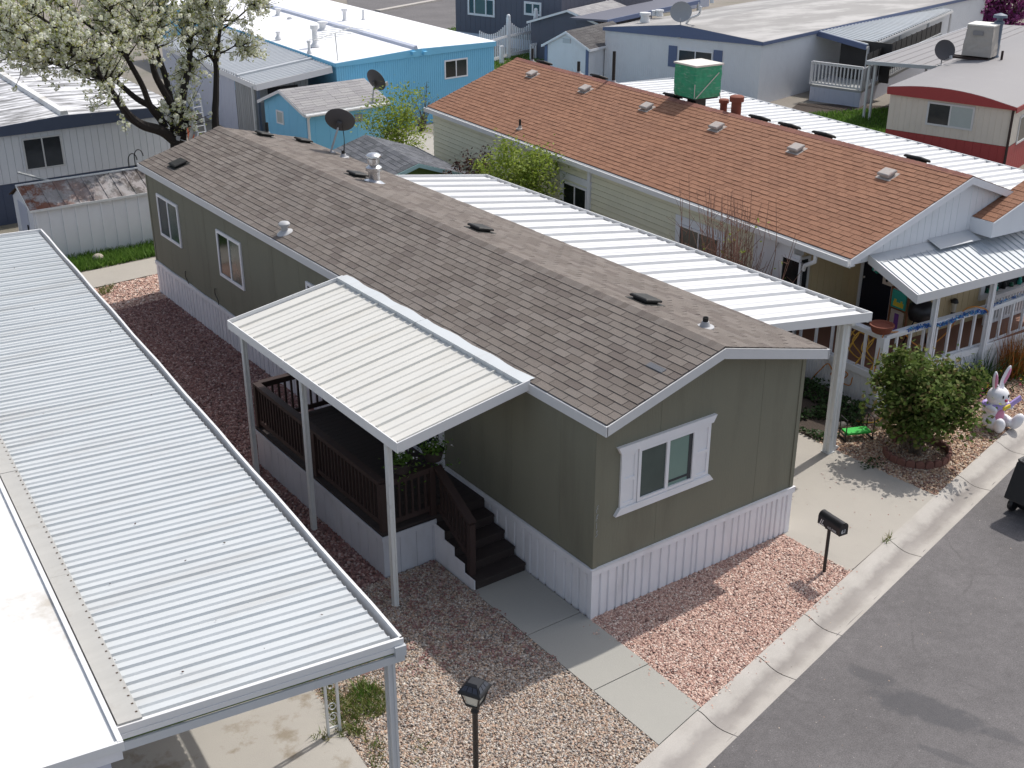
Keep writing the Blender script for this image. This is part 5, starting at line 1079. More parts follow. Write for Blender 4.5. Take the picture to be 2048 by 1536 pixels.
roofz = lambda x, y, zz=3.03: at(x, y, zz)
for x, y, hh, rr_, cap in ((557, 33, .38, .11, 1), (580, 40, .12, .10, 1), (557, 77, .30, .08, 1), (646, 62, .42, .16, 1), (631, 92, .85, .12, 1), (619, 106, .50, .06, 1), (690, 44, .62, .10, 1), (727, 41, .5, .06, 0)):
    mb = MB(); q = roofz(x, y); mb.lathe(q, [(rr_*2, -.03), (rr_*1.9, .02), (rr_*1.1, .12), (rr_, .14), (rr_, hh*.8)]+([(rr_*1.5, hh*.82), (rr_*1.5, hh), (.02, hh)] if cap else [(rr_, hh), (.02, hh)]), 10); mb.build('vent_pipe', 'white_metal', bl, True)
for x in (823, 846):
    s, z = f.px(x, 105); mb = MB(); f.box(mb, s-.09, s+.09, .06, .22, z-.06, z+.06); mb.build('floodlight', 'siding_blue', bl)
an = thing('tv_antenna', 'thin metal television antenna mast at the corner of the turquoise home', 'antenna', at(676, 124, 2.9)); q = at(676, 124, 2.9); tp = at(670, 66, float(q[1]), 1)
mb = MB(); mb.tube([q, tp], .022, 6); mb.build('mast', 'post_metal', an); mb = MB(); bd_ = v3(.95, .3, .12); bd_ /= np.linalg.norm(bd_); cr_ = v3(-.3, .95, 0); mb.tube([tp-bd_*1.2, tp+bd_*1.0], .02, 5)
for k in range(9): c = tp-bd_*1.15+bd_*.26*k; mb.tube([c-cr_*(.30+.09*k), c+cr_*(.30+.09*k)], .011, 4)
mb.build('elements', 'post_metal', an)
# carport of the turquoise home, with board walls under it
bc = thing('carport', 'grey ribbed metal carport on the left side of the turquoise home, above grey board walls', 'carport', at(560, 150, 2.4))
G0, G1 = at(512, 172, 2.42), at(664, 136, 2.76); G2 = G1+dB/np.linalg.norm(dB)*13; G3 = G0+dB/np.linalg.norm(dB)*13; kk = .16
mid0, mid1 = G0+(G3-G0)*kk, G1+(G2-G1)*kk
mb = MB(); mb.corr(G0, mid0, mid1, G1, prof_rib(np.linalg.norm(mid0-G0), .27, .06, .03, .08), nrm=(0, 0, 1), back=.012); mb.build('roof_panel', 'grey_metal', bc)
mb = MB(); mb.corr(mid0+v3(0, 0, .05), G3+v3(0, 0, .05), G2+v3(0, 0, .05), mid1+v3(0, 0, .05), prof_rib(np.linalg.norm(mid0-G3), .27, .06, .03, .08), nrm=(0, 0, 1), back=.012); mb.beam(mid0+v3(0, 0, .08), mid1+v3(0, 0, .08), .16, .09); mb.build('roof_panel', 'grey_metal', bc)
mb = MB(); mb.beam(G0-v3(0, 0, .06), G1-v3(0, 0, .06), .04, .24); mb.beam(G0-v3(0, 0, .06), G3-v3(0, 0, .06), .04, .20); mb.build('fascia', 'white_metal', bc)
fluted_post(bc, G0[0]+.1, G0[1]+.1, -.02, 2.36, .10, 'flue_blue'); fluted_post(bc, G0[0]+.0, G0[1]+.35, -.02, 2.36, .08, 'post_metal')
un = (G1-G0)*v3(1, 1, 0); un /= np.linalg.norm(un); dn = dB/np.linalg.norm(dB)*v3(1, 1, 0); w0 = G0+dn*.75+un*.15; w1 = w0+un*(np.linalg.norm((G1-G0)[:2])*.72)
fB = Fr(w0, w1); fB.n = -dn[:2]; mb = MB(); mb.corr(fB.P(0, 0, -.05), fB.P(fB.L, 0, -.05), fB.P(fB.L, 0, 2.62), fB.P(0, 0, 2.38), prof_groove(fB.L, .24, .05, .02, .3), nrm=(*fB.n, 0))
fB2 = Fr(w0+dn*2.1, w0); fB2.n = -un[:2]; mb.corr(fB2.P(0, 0, -.05), fB2.P(fB2.L, 0, -.05), fB2.P(fB2.L, 0, 2.35), fB2.P(0, 0, 2.35), prof_groove(fB2.L, .24, .05, .02, .3), nrm=(*fB2.n, 0)); mb.build('board_wall', 'board_grey', bc)
s0, z1 = fB.px(537, 188); mb = MB(); fB.box(mb, s0, s0+1.3, .0, .03, 1.2, 2.15); mb.build('opening', 'ink', bc)
fB3 = Fr(w0+dn*12, w0+dn*2.15); fB3.n = -un[:2]; mb = MB(); wallpanel(mb, fB3, 0, fB3.L, -.05, 2.36, pitch=.3); mb.build('side_wall', 'siding_lavender', bc)

# ---- sheds
def gable_shed(label, c0, c1, width, zw, zr, wallm, roofm, trim, tabs, seed, dirn=None, over=.18, pitch=.3):
    """shed whose ridge runs c0->c1 (2D mid points of the two gable walls)"""
    c0, c1 = np.array(c0[:2], float), np.array(c1[:2], float); a = (c1-c0); L = np.linalg.norm(a); a /= L; w = np.array((a[1], -a[0]))*width/2
    root = thing('shed', label, 'shed', (*((c0+c1)/2), 0)); q = lambda t, s, z: v3(*(c0+a*t+w*s), z)
    mb = MB(); fr = Fr(c0+w, c0-w); fr.n = -a; fr2 = Fr(c0-w, c1-w); fr2.n = -w/np.linalg.norm(w); fr3 = Fr(c1+w, c0+w); fr3.n = w/np.linalg.norm(w); fr4 = Fr(c1-w, c1+w); fr4.n = a
    for x in (fr, fr4): wallpanel(mb, x, 0, width/2, -.1, zw, zr, pitch=pitch); wallpanel(mb, x, width/2, width, -.1, zr, zw, pitch=pitch)
    for x in (fr2, fr3): wallpanel(mb, x, 0, L, -.1, zw, pitch=pitch)
    mb.build('wall', wallm, root)
    dr = (zr-zw)*(over/(width/2)); k = 1+over/(width/2); mb = MB(); up = .05
    e = [q(-over, k, zw-dr+up), q(L+over, k, zw-dr+up), q(L+over, -k, zw-dr+up), q(-over, -k, zw-dr+up)]; r0, r1 = q(-over, 0, zr+up), q(L+over, 0, zr+up)
    rows = max(6, int(math.hypot(width/2*k, zr-zw)/.16)); shingles(mb, e[1], e[0], r1, r0, rows, tabs, seed, (.006, .014), .006); shingles(mb, e[3], e[2], r0, r1, rows, tabs, seed+1, (.006, .014), .006)
    rf = mb.build('roof', roofm, root); mb = MB(); d_ = v3(0, 0, .006); mb.slab([x-d_ for x in (e[0], e[1], r1, r0)], .03); mb.slab([x-d_ for x in (r0, r1, e[2], e[3])], .03); mb.build('roof_deck', 'shingle_dark', rf)
    mb = MB(); h_ = v3(0, 0, .12)
    for x0_, x1_ in ((e[0], r0), (r0, e[3]), (e[1], r1), (r1, e[2])):
        s = 1 if x0_ is e[1] or x1_ is e[2] else -1; o = v3(*(a*s*.02), 0); mb.hexa([x0_-h_, x1_-h_, x1_-h_+o, x0_-h_+o, x0_-d_, x1_-d_, x1_-d_+o, x0_-d_+o])
    for x0_, x1_, sg in ((e[0], e[1], 1), (e[3], e[2], -1)): o = v3(*(w/np.linalg.norm(w)*.03*sg), 0); mb.hexa([x0_-h_, x1_-h_, x1_-h_+o, x0_-h_+o, x0_-d_, x1_-d_, x1_-d_+o, x0_-d_+o])
    mb.build('fascia', trim, root); return root, fr, fr2, fr3
ra, rb = at(566, 181, 2.5), at(720, 160, 2.5)
sh, fr, fr2, fr3 = gable_shed('turquoise garden shed with a grey shingle roof in front of the turquoise home', ra, rb, 3.0, 1.95, 2.5, 'siding_blue', 'shingle_grey', 'white_metal', .5, 61, pitch=.6)
for x in (fr,):
    s0, z1 = x.px(553, 219); s1, z0 = x.px(569, 250)
    if s0 > s1: s0, s1 = s1, s0
    window(sh, x, s0, s1, min(z0, z1), max(z0, z1), ('blind_white',), 'white_paint', .05)
x = fr3 if fr3.n[1] < 0 else fr2
mb = MB(); q = x.P(.05 if x is fr2 else x.L-.05, .08, 0); mb.tube(smooth_path([q+v3(0, 0, 1.85)+v3(*(x.n*.16), 0), q+v3(0, 0, 1.68), q+v3(0, 0, 1.55), q]), .05, 8); mb.tube([x.P(-.15, .25, 1.84), x.P(x.L+.15, .25, 1.84)], .06, 8); mb.build('gutter', 'white_metal', sh, True)
q = at(745, 205, 2.1); dish('dark dish on the grey shingle roof of the turquoise shed', q, (1, .25), .42, .62, .35, lean=(.12, .05))
q = at(719, 238, 1.55); w_ = thing('mounted_sign', 'small grey framed sign on the front of the turquoise shed', 'sign', q); mb = MB(); x.box(mb, 0, .01, 0, .01, 1, 1.01)
s, z = x.px(717, 236); mb = MB(); x.box(mb, s-.16, s+.16, .0, .03, z-.14, z+.14); mb.build('board', 'shingle_grey', w_)
ra, rb = at(833, 333, 2.3), at(735, 280, 2.3)
gs, fr, fr2, fr3 = gable_shed('small green shed with a dark slate shingle roof between the two big homes', ra, rb, 3.1, 1.86, 2.38, 'siding_green', 'shingle_slate', 'trim_teal', .30, 63, pitch=.25)
mb = MB(); fr.box(mb, fr.L*.5-.75, fr.L*.5+.75, .0, .03, 1.62, 1.78); fr.box(mb, .02, .14, 0, .03, .0, 1.78); fr.box(mb, fr.L-.14, fr.L-.02, 0, .03, 0, 1.78); mb.build('trim', 'trim_teal', gs)

# ---- white home with blue trim, right back
zw = 2.7; RR_, LL_ = at(1524, 88, zw), at(1211, 58, zw); dW = at(1624, 66, zw)-RR_; am = np.linalg.norm(at(1362, 72, zw)-LL_)/np.linalg.norm(RR_-LL_)
wh, f, r, l, Pt, Lw = simple_home('white home with slate blue trim and a weathered grey roof, at the upper right', LL_, RR_, dW, 26, -.1, zw, [(0, 0), (am, .42), (1, 0)], 'siding_white', 'roof_grey_membrane', 'trim_blue', .11, .06, dwall=.01, over=.08)
s0, z1 = f.px(1357, 97); s1, z0 = f.px(1424, 140); window(wh, f, s0, s1, z0, z1, ('glass_mid', 'glass_mid'), fw=.06)
for s in (s0-.50, s1+.04): mb = MB(); f.box(mb, s, s+.44, 0, .04, z0-.05, z1+.1); mb.build('shutter', 'trim_blue', wh)
dish('round light grey dish at the front peak of the white home with blue trim', f.P(am*Lw, .05, zw-.05), tuple(f.n*.8+np.array((.5, .0))), .46, 1.0, .25, 'dish_light')
for x, y, hh, rr_ in ((1290, 40, .35, .25), (1319, 28, .2, .2), (1368, 35, .35, .18), (1309, 27, .15, .15), (1424, 2, .5, .12)):
    mb = MB(); q = at(x, y, zw+.35); mb.lathe(q, [(rr_, -.1), (rr_*.8, hh*.6), (rr_*1.1, hh*.65), (rr_*1.1, hh), (.02, hh)], 12); mb.build('roof_vent', 'white_metal', wh, True)
q = at(1370, 52, zw+.4); mb = MB(); mb.tube(smooth_path([q, q+v3(.1, -.2, .35), q+v3(.35, -.5, .55), q+v3(.4, -.55, .9)]), .06, 8); mb.build('vent_pipe', 'white_metal', wh, True)
# its porch
wp = thing('porch', 'shaded side porch of the white home with a pale blue awning, pickets and dark screens', 'porch', at(1700, 130, .7))
Q0, Q1, Q2, Q3 = at(1733, 92, 2.35), at(1906, 20, 2.35), at(1828, 8, 2.75), at(1627, 62, 2.72)
mb = MB(); mb.corr(Q0, Q1, Q2, Q3, prof_rib(np.linalg.norm(Q1-Q0), .42, .10, .06, .07), nrm=(0, 0, 1), back=.02); aw = mb.build('awning', 'galv_roof', wp)
mb = MB(); mb.beam(Q3-v3(0, 0, .06), Q0-v3(0, 0, .06), .05, .24); mb.build('awning_fascia', 'trim_blue', aw); mb = MB(); mb.beam(Q0-v3(0, 0, .1), Q1-v3(0, 0, .1), .05, .10); mb.build('awning_fascia', 'white_metal', aw)
K0, K1 = at(1621, 168, .72), at(1722, 182, .72); K2 = K1+(Q1-Q0)*v3(1, 1, 0)*.85; K3 = K0+(Q1-Q0)*v3(1, 1, 0)*.85
mb = MB(); mb.slab([K0, K1, K2, K3], .1); mb.build('deck', 'board_grey', wp)
fa = Fr(K0, K1); fa.n = fa.n if fa.n@Rv[:2] > 0 or fa.n[1] < 0 else -fa.n; fb = Fr(K1, K2); fb.n = np.array((fb.u[1], -fb.u[0]))
mb = MB(); wallpanel(mb, fa, 0, fa.L, -.1, .62, pitch=.25); wallpanel(mb, fb, 0, fb.L, -.1, .62, pitch=.25); mb.build('skirting', 'siding_lavender', wp)
railing(wp, (K0, K1), .08, 1.05, .17, 'white_metal', .09, .05)
mb = MB(); wallpanel(mb, fb, .3, fb.L*.98, 1.05, 2.3, pitch=.9, w=.1, d=.05); mb.build('screen', 'screen_dark', wp)
railing(wp, (K1+(K2-K1)*.02, K1+(K2-K1)*.98), .08, 1.0, .3, 'grey_metal', .09, .04)
for k in (.02, .35, .68, .98): q = Q0+(Q1-Q0)*k; fluted_post(wp, q[0], q[1], -.02, q[2]-.12, .09, 'white_metal')
mb = MB(); fa.box(mb, .0, fa.L, -2.6, -2.5, .72, 2.5); mb.build('back_screen', 'screen_dark', wp)

# ---- home with the red roof band
zr2 = 2.48; L2, R2 = at(1782, 182, zr2), at(2030, 214, zr2); dR = at(1895, 121, 2.6)-at(1777, 167, 2.6)
SKZ = Fr(L2, R2).px(2017, 294)[1];
sec = [(i/10, .62*math.sin(PI*(.06+.94*i/10))**.8*(1-.1*i/10)-.10 if 0 < i < 10 else 0) for i in range(11)]
sec = [(i/12, .34*(1-(2*abs(i/12-.42)/1.16)**2)-.09) for i in range(13)]
rh, f, r, l, Pt, Lw = simple_home('beige home with a red roof band and rounded grey roof at the right edge', L2, R2, dR, 22, -.1, zr2, sec, 'siding_beige', 'roof_grey_plain', 'red_band', .22, .10, skirt=(SKZ, 'red_band'), dwall=.008, over=.10)
s0, z1 = f.px(1857, 202); s1, z0 = f.px(1944, 262); window(rh, f, s0, s1, max(z0, .8), z1, ('glass_mid', 'blind_white'), 'trim_grey', .07)
s, z = r.px(2047, 245); mb = MB(); q = f.P(Lw, .0, 0); mb.tube([f.P(Lw-.02, .03, .4), f.P(Lw-.02, .03, zr2)], .05, 6); mb.build('corner_trim', 'rail_brown', rh)
window(rh, r, .9, 2.2, 1.0, 2.0, ('glass_mid',), 'trim_grey', .07)
Zr = zr2+.38
q = at(1960, 112, Zr); ev = thing('evaporative_cooler', 'beige fabric-covered rooftop cooler beside a tall blue flue at the upper right', 'cooler', q)
uu = (R2-L2)*v3(1, 1, 0); uu /= np.linalg.norm(uu); dd_ = dR*v3(1, 1, 0); dd_ /= np.linalg.norm(dd_)
mb = MB(); g = np.random.default_rng(12); rings = []
for j in range(9):
    z = .06+1.18*j/8; k = 1.08-.13*j/8
    for c in range(4):
        A1 = [(-1, -1), (1, -1), (1, 1), (-1, 1)][c]; B1_ = [(1, -1), (1, 1), (-1, 1), (-1, -1)][c]
        for i in range(6): t_ = i/6; w2 = 1+g.uniform(-.02, .02); rings.append(q+(uu*(A1[0]+(B1_[0]-A1[0])*t_)+dd_*(A1[1]+(B1_[1]-A1[1])*t_))*.56*k*w2+v3(0, 0, z))
mb.add(rings, [(j*24+i, j*24+(i+1) % 24, (j+1)*24+(i+1) % 24, (j+1)*24+i) for j in range(8) for i in range(24)]); mb.build('cover', 'cooler_cover', ev)
mb = MB(); o_ = q+v3(0, 0, 1.24); k = .55; obox(mb, o_-uu*k-dd_*k, uu*2*k, dd_*2*k, v3(0, 0, .05)); mb.build('lid', 'cooler_cover_top', ev)
mb = MB(); obox(mb, q-uu*.25-dd_*.60+v3(0, 0, .88), uu*.42, dd_*.03, v3(0, 0, .17)); mb.build('badge', 'roof_grey_plain', ev)
mb = MB(); obox(mb, q-uu*1.4-dd_*.6-v3(0, 0, .1), uu*1.9, dd_*.08, v3(0, 0, .09)); obox(mb, q-uu*1.2-dd_*.2-v3(0, 0, .1), uu*1.6, dd_*.08, v3(0, 0, .09)); mb.build('base_rail', 'rail_brown', ev)
q = at(1988, 112, Zr); mb = MB(); mb.lathe(q, [(.2, -.1), (.19, .0), (.16, .06), (.16, 1.25), (.20, 1.27), (.2, 1.36), (.12, 1.4), (.12, 1.5), (.28, 1.52), (.26, 1.62), (.02, 1.7)], 14); mb.build('flue', 'flue_blue', rh, True)
dish('dark round dish on the left edge of the rounded grey roof', at(1882, 130, zr2+.1), (-.4, -.9), .42, .45, .35)
q = at(2003, 118, Zr); mb = MB(); mb.tube([q-v3(0, 0, .1), q+v3(0, 0, .32)], .05, 8); mb.build('vent_pipe', 'rail_brown', rh)
rcp = thing('carport', 'flat grey carport roof on thin white posts left of the red banded home', 'carport', at(1810, 120, 2.4))
H0, H1 = at(1733, 123, 2.42), at(1886, 134, 2.46); dc = dR/np.linalg.norm(dR)*15; mb = MB(); mb.corr(H0, H1, H1+dc, H0+dc, prof_rib(np.linalg.norm(H1-H0), .5, .03, .02, .03), nrm=(0, 0, 1), back=.03); mb.build('roof_panel', 'roof_grey_plain', rcp)
mb = MB(); mb.beam(H0-v3(0, 0, .05), H1-v3(0, 0, .05), .04, .15); mb.beam(H0-v3(0, 0, .05), H0+dc-v3(0, 0, .05), .04, .15); mb.build('fascia', 'grey_metal', rcp)
for k, o in ((.01, 0), (.01, .25), (.5, 0), (.98, 0)): q = H0+dc*k+(H1-H0)/np.linalg.norm(H1-H0)*(.1+o); fluted_post(rcp, q[0], q[1], -.02, 2.36, .08, 'white_metal')

# ---- charcoal house, picket fence, white shed and others at the top
gA, gB = at(912, 60, .6), at(1122, 86, .6); gd = np.array((-(gB-gA)[1], (gB-gA)[0])); gd = gd if gd@Fv[:2] > 0 else -gd
gh, f, r, l, Pt, Lw = simple_home('charcoal grey house with white framed windows at the top of the view', gA, gB, gd, 9, -.1, 4.2, [(0, 0), (.5, .8), (1, 0)], 'siding_charcoal', 'shingle_dark', 'white_paint', .4, .1, skirt=(.55, 'siding_lavender'))
for a_, b_, pn in (((936, -8), (990, 35), ('glass_dark', 'glass_green', 'glass_dark')), ((1049, 2), (1083, 33), ('glass_dark', 'glass_mid'))):
    s0, z1 = f.px(*a_); s1, z0 = f.px(*b_); window(gh, f, s0, s1, min(z0, z1), max(z0, z1), pn, 'white_paint', .12, .05, split=[.22, .70] if len(pn) == 3 else None)
pf = thing('picket_fence', 'white vinyl picket fence with scalloped top in front of the charcoal house', 'fence', at(1020, 118))
a, b_, c_ = at(984, 128), at(1017, 117), at(1071, 106)
def fence(root, A, B, h0, hm, n):
    mb = MB(); 
    for i in range(1, n): t_ = i/n; p = A+(B-A)*t_; hh = h0+(hm-h0)*math.sin(PI*t_); mb.box(p+v3(-.028, -.02, .1), p+v3(.028, .02, hh))
    mb.beam(A+v3(0, 0, .22), B+v3(0, 0, .22), .05, .14); mb.beam(A+v3(0, 0, 1.22), B+v3(0, 0, 1.22), .05, .12); return mb.build('picket_panel', 'white_paint', root)
fence(pf, a-(b_-a)*.8, b_, 2.0, 1.55, 16); fence(pf, b_, c_, 2.1, 1.5, 15)
for p, hh in ((b_, 2.2), (c_, 2.3)): mb = MB(); mb.box(p+v3(-.09, -.09, 0), p+v3(.09, .09, hh)); mb.ball(p+v3(0, 0, hh+.06), .11, 8, 6); mb.build('post', 'white_paint', pf)
p = at(1003, 128); mb = MB(); mb.box(p+v3(-.09, -.09, 0), p+v3(.09, .09, .95)); mb.build('post', 'white_paint', pf)
mb = MB(); a, b_ = at(1061, 120), at(1100, 112); mb.beam(a+v3(0, 0, .8), b_+v3(0, 0, .8), .06, .12)
for i in range(9): p = a+(b_-a)*i/8; mb.box(p+v3(-.04, -.03, 0), p+v3(.04, .03, .85))
tag(mb.build('picket_fence', 'white_paint'), 'low white fence section left of the white shed', 'fence')
cL, cR = at(1090, 88, 1.95), at(1178, 97, 1.95); c0 = (cL+cR)/2; wd = np.linalg.norm((cR-cL)[:2]); dq_ = np.array((-(cR-cL)[1], (cR-cL)[0]))/wd; dq_ = dq_ if dq_@Fv[:2] > 0 else -dq_
ws, fr, fr2, fr3 = gable_shed('white shed with blue corner trim and a dark shingle roof at the top', c0, c0[:2]+dq_*4.2, wd, 1.95, 2.62, 'siding_white', 'shingle_dark', 'white_paint', .4, 71, pitch=.9, over=.12)
mb = MB()
for s in (0, fr.L-.16): fr.box(mb, s, s+.16, 0, .03, 0, 1.95)
mb.build('corner_trim', 'trim_blue', ws); mb = MB(); fr.box(mb, fr.L/2-.22, fr.L/2+.22, 0, .03, 2.1, 2.3); mb.build('vent', 'grey_metal', ws)
c0 = at(1137, 40, 2.2); 
gs2, fr, fr2, fr3 = gable_shed('charcoal shed with a light shingle roof behind the white shed', c0, c0[:2]+np.array((.80, .35))*5.0/.873, 4.6, 2.0, 2.7, 'siding_charcoal', 'shingle_grey', 'white_paint', .5, 73, pitch=.9)
lh, f, r, l, Pt, Lw = simple_home('lavender grey ribbed home at the very top behind the charcoal shed', at(1150, 12, 1.2)[:2], at(1420, -22, 1.2)[:2], (.5, 1), 9, -.1, 2.6, [(0, 0), (.5, .3), (1, 0)], 'siding_lavender', 'roof_white_clean', 'white_paint', .3, .1)
a, b_ = at(1215, 40, 2.5), at(1400, 0, 2.5)
la = thing('carport', 'blue edged flat canopy behind the white home with blue trim', 'carport', (a+b_)/2); mb = MB(); wv = v3(-1.0, 1.9, 0); mb.slab([a, b_, b_+wv, a+wv], .1); mb.build('roof_panel', 'siding_charcoal', la); mb = MB(); mb.beam(a-v3(0, 0, .1), b_-v3(0, 0, .1), .06, .22); mb.build('fascia', 'trim_blue', la); [fluted_post(la, q[0], q[1], -.02, 2.4, .1) for q in (a+(b_-a)*.02, a+(b_-a)*.98)]
q = at(1210, 95, 0); 
an = thing('tv_antenna', 'wide thin white antenna mast left of the white home with blue trim', 'antenna', q); tp = at(1212, 6, float(q[1])-.2, 1); tp[0], tp[1] = q[0], q[1]; tp[2] = 4.4
mb = MB(); mb.tube([q, tp], .03, 6); mb.build('mast', 'white_metal', an); mb = MB(); mb.tube([tp-v3(1.4, -.9, 0), tp+v3(1.4, -.9, 0)], .02, 5)
for k in range(6): c = tp+v3(1.3, -.85, 0)*(-1+.4*k); mb.tube([c-v3(.25, .35, -.1), c+v3(.25, .35, .1)], .012, 4)
mb.build('elements', 'white_metal', an)

# ================================================================== TREES AND PLANTS
def tree_np(label, name, cat, limbs, r0, sub, puffs, matb, matl, mbark, seed, plen=(.5, 1.5), psz=.045, pspread=.05, per=9, lper=3, lsz=.05, group=None, start=.25, up=.5):
    g = np.random.default_rng(seed); base = limbs[0][0][0]; root = thing(name, label, cat, (base[0], base[1], 0), group); mb = MB(); tips = []
    for (pts, ra, rb) in limbs:
        path = smooth_path(pts, 5); k = len(path); rs = np.linspace(ra, rb, k); mb.tube(path, list(rs), 8); path = np.array(path)
        for _ in range(int(sub*k/10)):
            i = int(k*g.uniform(start, 1)**.8*.999); i = max(i, int(k*start)); p = path[min(i, k-1)]; d = path[min(i+1, k-1)]-path[max(i-1, 0)]; d = d/(np.linalg.norm(d)+1e-9); e = g.normal(size=3); e = e/np.linalg.norm(e); dirn = d*.6+e*.9+v3(0, 0, up*.5); dirn /= np.linalg.norm(dirn)
            L = g.uniform(*plen); q = [p, p+dirn*L*.5+g.normal(size=3)*.05, p+dirn*L+v3(0, 0, up*.2)]; mb.tube(q, [rs[min(i, k-1)]*.35+.004, .011, .004], 4, cap=False)
            for t_ in g.uniform(.15, 1.05, int(puffs*L)): tips.append(q[0]+(q[2]-q[0])*t_+g.normal(size=3)*.10)
        for _ in range(int(puffs*.5)): tips.append(path[int(g.uniform(.6, .999)*k)]+g.normal(size=3)*.1)
    mb.build('trunk', mbark, root, True); T = np.array(tips)
    V, F = cards(T, psz, g, 1.2, .3, per, pspread, .35, True)
    cr_ = npmesh('crown', V, F, matb, root)
    if lper: V2, F2 = cards(T, lsz, g, 1.7, .3, lper, pspread*1.7); npmesh('leaves', V2, F2, matl, cr_)
    return root
A2 = lambda x, y, Y: at(x, y, Y, 1)
def L2d(pts, ys): n = len(pts); return [A2(x, y, ys[0]+(ys[1]-ys[0])*i/(n-1)) for i, (x, y) in enumerate(pts)]
tb = v3(3.25, 24.1, 0); tf = A2(352, 284, 24.0)
limbs = [([tb, tb*.4+tf*.6, A2(356, 262, 24.0), A2(360, 240, 24.0)], .30, .24),
 ([tf]+L2d([(323, 262), (287, 251), (262, 235), (246, 216), (227, 189), (208, 161), (191, 131), (153, 109), (109, 82)], (23.8, 21.5)), .17, .035),
 (L2d([(208, 161), (175, 148), (145, 139), (80, 120), (20, 110)], (22.5, 22.5)), .06, .02),
 (L2d([(330, 255), (309, 219), (273, 197), (238, 167), (208, 145), (150, 90), (60, 60)], (24, 25.5)), .12, .03),
 (L2d([(361, 246), (339, 202), (312, 153), (303, 115), (298, 82), (273, 33), (250, -40)], (24, 23.2)), .13, .03),
 (L2d([(350, 225), (342, 205), (331, 153), (314, 104), (309, 68), (317, 27), (330, -60)], (24, 24.5)), .12, .04),
 (L2d([(361, 240), (366, 190), (374, 150), (380, 109), (383, 55), (394, 14), (405, -60)], (24, 25.2)), .13, .04),
 (L2d([(322, 240), (301, 213), (284, 170), (254, 115), (235, 68), (224, 27), (205, -40)], (24, 22.4)), .11, .03),
 (L2d([(191, 131), (130, 70), (60, 20), (0, -30)], (22.2, 22.6)), .06, .02), (L2d([(254, 115), (190, 60), (120, 10), (60, -50)], (23, 24.5)), .06, .02), (L2d([(227, 189), (160, 120), (90, 85), (-20, 60)], (23, 24)), .06, .02), (L2d([(153, 109), (90, 100), (30, 70), (-40, 20)], (22, 21.5)), .045, .02), (L2d([(298, 82), (250, 30), (180, -20), (120, -60)], (23.5, 25)), .05, .02), (L2d([(130, 70), (60, 90), (0, 85), (-60, 100)], (22.4, 23.5)), .045, .02)]
tree_np('large multi-stemmed tree in white blossom behind the green house, at the upper left', 'blossom_tree', 'tree', limbs, .3, 24, 5, 'blossom', 'leaf_pear', 'bark_dark', 21, (.5, 1.35), .060, .060, 16, 4, .05, start=.42)
t2 = A2(431, 249, 24.3); limbs = [([v3(t2[0]-.1, 24.3, 0), t2]+L2d([(432, 191), (432, 131), (422, 109), (416, 55), (410, -20)], (24.3, 24.6)), .14, .03), (L2d([(432, 131), (437, 82), (443, 41), (451, -20)], (24.3, 23.8)), .08, .03), (L2d([(443, 60), (470, 40), (500, 15), (520, 10)], (24, 23.6)), .035, .012), (L2d([(434, 110), (455, 100), (475, 90), (487, 98)], (24, 23.6)), .03, .01), (L2d([(422, 109), (400, 120), (385, 130), (370, 140)], (24.3, 24.8)), .03, .01)]
tree_np('slimmer blossom tree with one straight dark stem at the back peak of the taupe roof', 'blossom_tree', 'tree', limbs, .14, 22, 5, 'blossom', 'leaf_pear', 'bark_dark', 22, (.35, .95), .060, .058, 16, 4, .05, start=.46)
def shrub(label, name, base, c, rad, n, leafm, size, bark, seed, stems=14, clumps=40, hollow=.55, aspect=1.7, sr=.022, cat='shrub', low=-.6, group=None, per=1, cs=.16):
    """upright stems from the base, leaves gathered in clumps over an uneven crown"""
    g = np.random.default_rng(seed); base, c, rad = (np.array(q, float) for q in (base, c, rad)); root = thing(name, label, cat, base, group); mb = MB(); cl = []
    while len(cl) < clumps:
        q = g.normal(size=3); q /= np.linalg.norm(q); q *= g.uniform(hollow, 1.08)
        if q[2] < low: continue
        cl.append(c+q*rad*g.uniform(.72, 1.2))
    cl = np.array(cl)
    for i in range(stems):
        t_ = cl[g.integers(0, clumps)]; b0 = base+v3(*(g.normal(size=2)*rad[:2]*.10), 0); mb.tube(smooth_path([b0, b0+(t_-b0)*.45+v3(*(g.normal(size=2)*.06), .1), t_], 3), [sr, sr*.9, sr*.8, sr*.6, sr*.5, sr*.4, sr*.3], 5)
    mb.build('stem', bark, root, True)
    idx = g.integers(0, clumps, n); w_ = g.uniform(.6, 1.3, clumps)[idx][:, None]; C = cl[idx]+g.normal(size=(n, 3))*np.mean(rad)*cs*w_
    V, F = cards(C, size, g, aspect, .5); npmesh('foliage', V, F, leafm, root); return root
bc_ = at(1830, 905); 
shrub('large rounded green shrub inside a scalloped brick ring beside the driveway', 'shrub', bc_, bc_+v3(.16, .0, 1.07), (1.0, .95, .78), 13500, 'leaf_rose', .064, 'bark_grey', 31, 22, 90, .45, 1.7, low=-.75, cs=.15)
shrub('bright green bush in front of the cream siding, behind the right carport', 'shrub', (9.25, 14.4, 0), (9.2, 14.45, 2.35), (1.1, 1.2, 1.1), 5200, 'leaf_spring', .055, 'bark_grey', 32, 18, 70, .4, 1.9)
shrub('dark red leaved bush left of the bright green bush', 'shrub', (8.95, 16.3, 0), (8.95, 16.3, 2.0), (.75, .8, .85), 2600, 'leaf_darkred', .055, 'bark_dark', 33, 12, 45, .4, 1.6)
q = at(795, 300, .0); bsh = v3(11.5, 25.2, 0)
shrub('loose yellow-green spring bush between the turquoise shed and the cream home', 'shrub', bsh, bsh+v3(.15, 0, 1.6), (1.35, 1.2, 1.35), 3600, 'leaf_spring', .062, 'bark_grey', 34, 40, 70, .25, 1.8, .018, cs=.17)
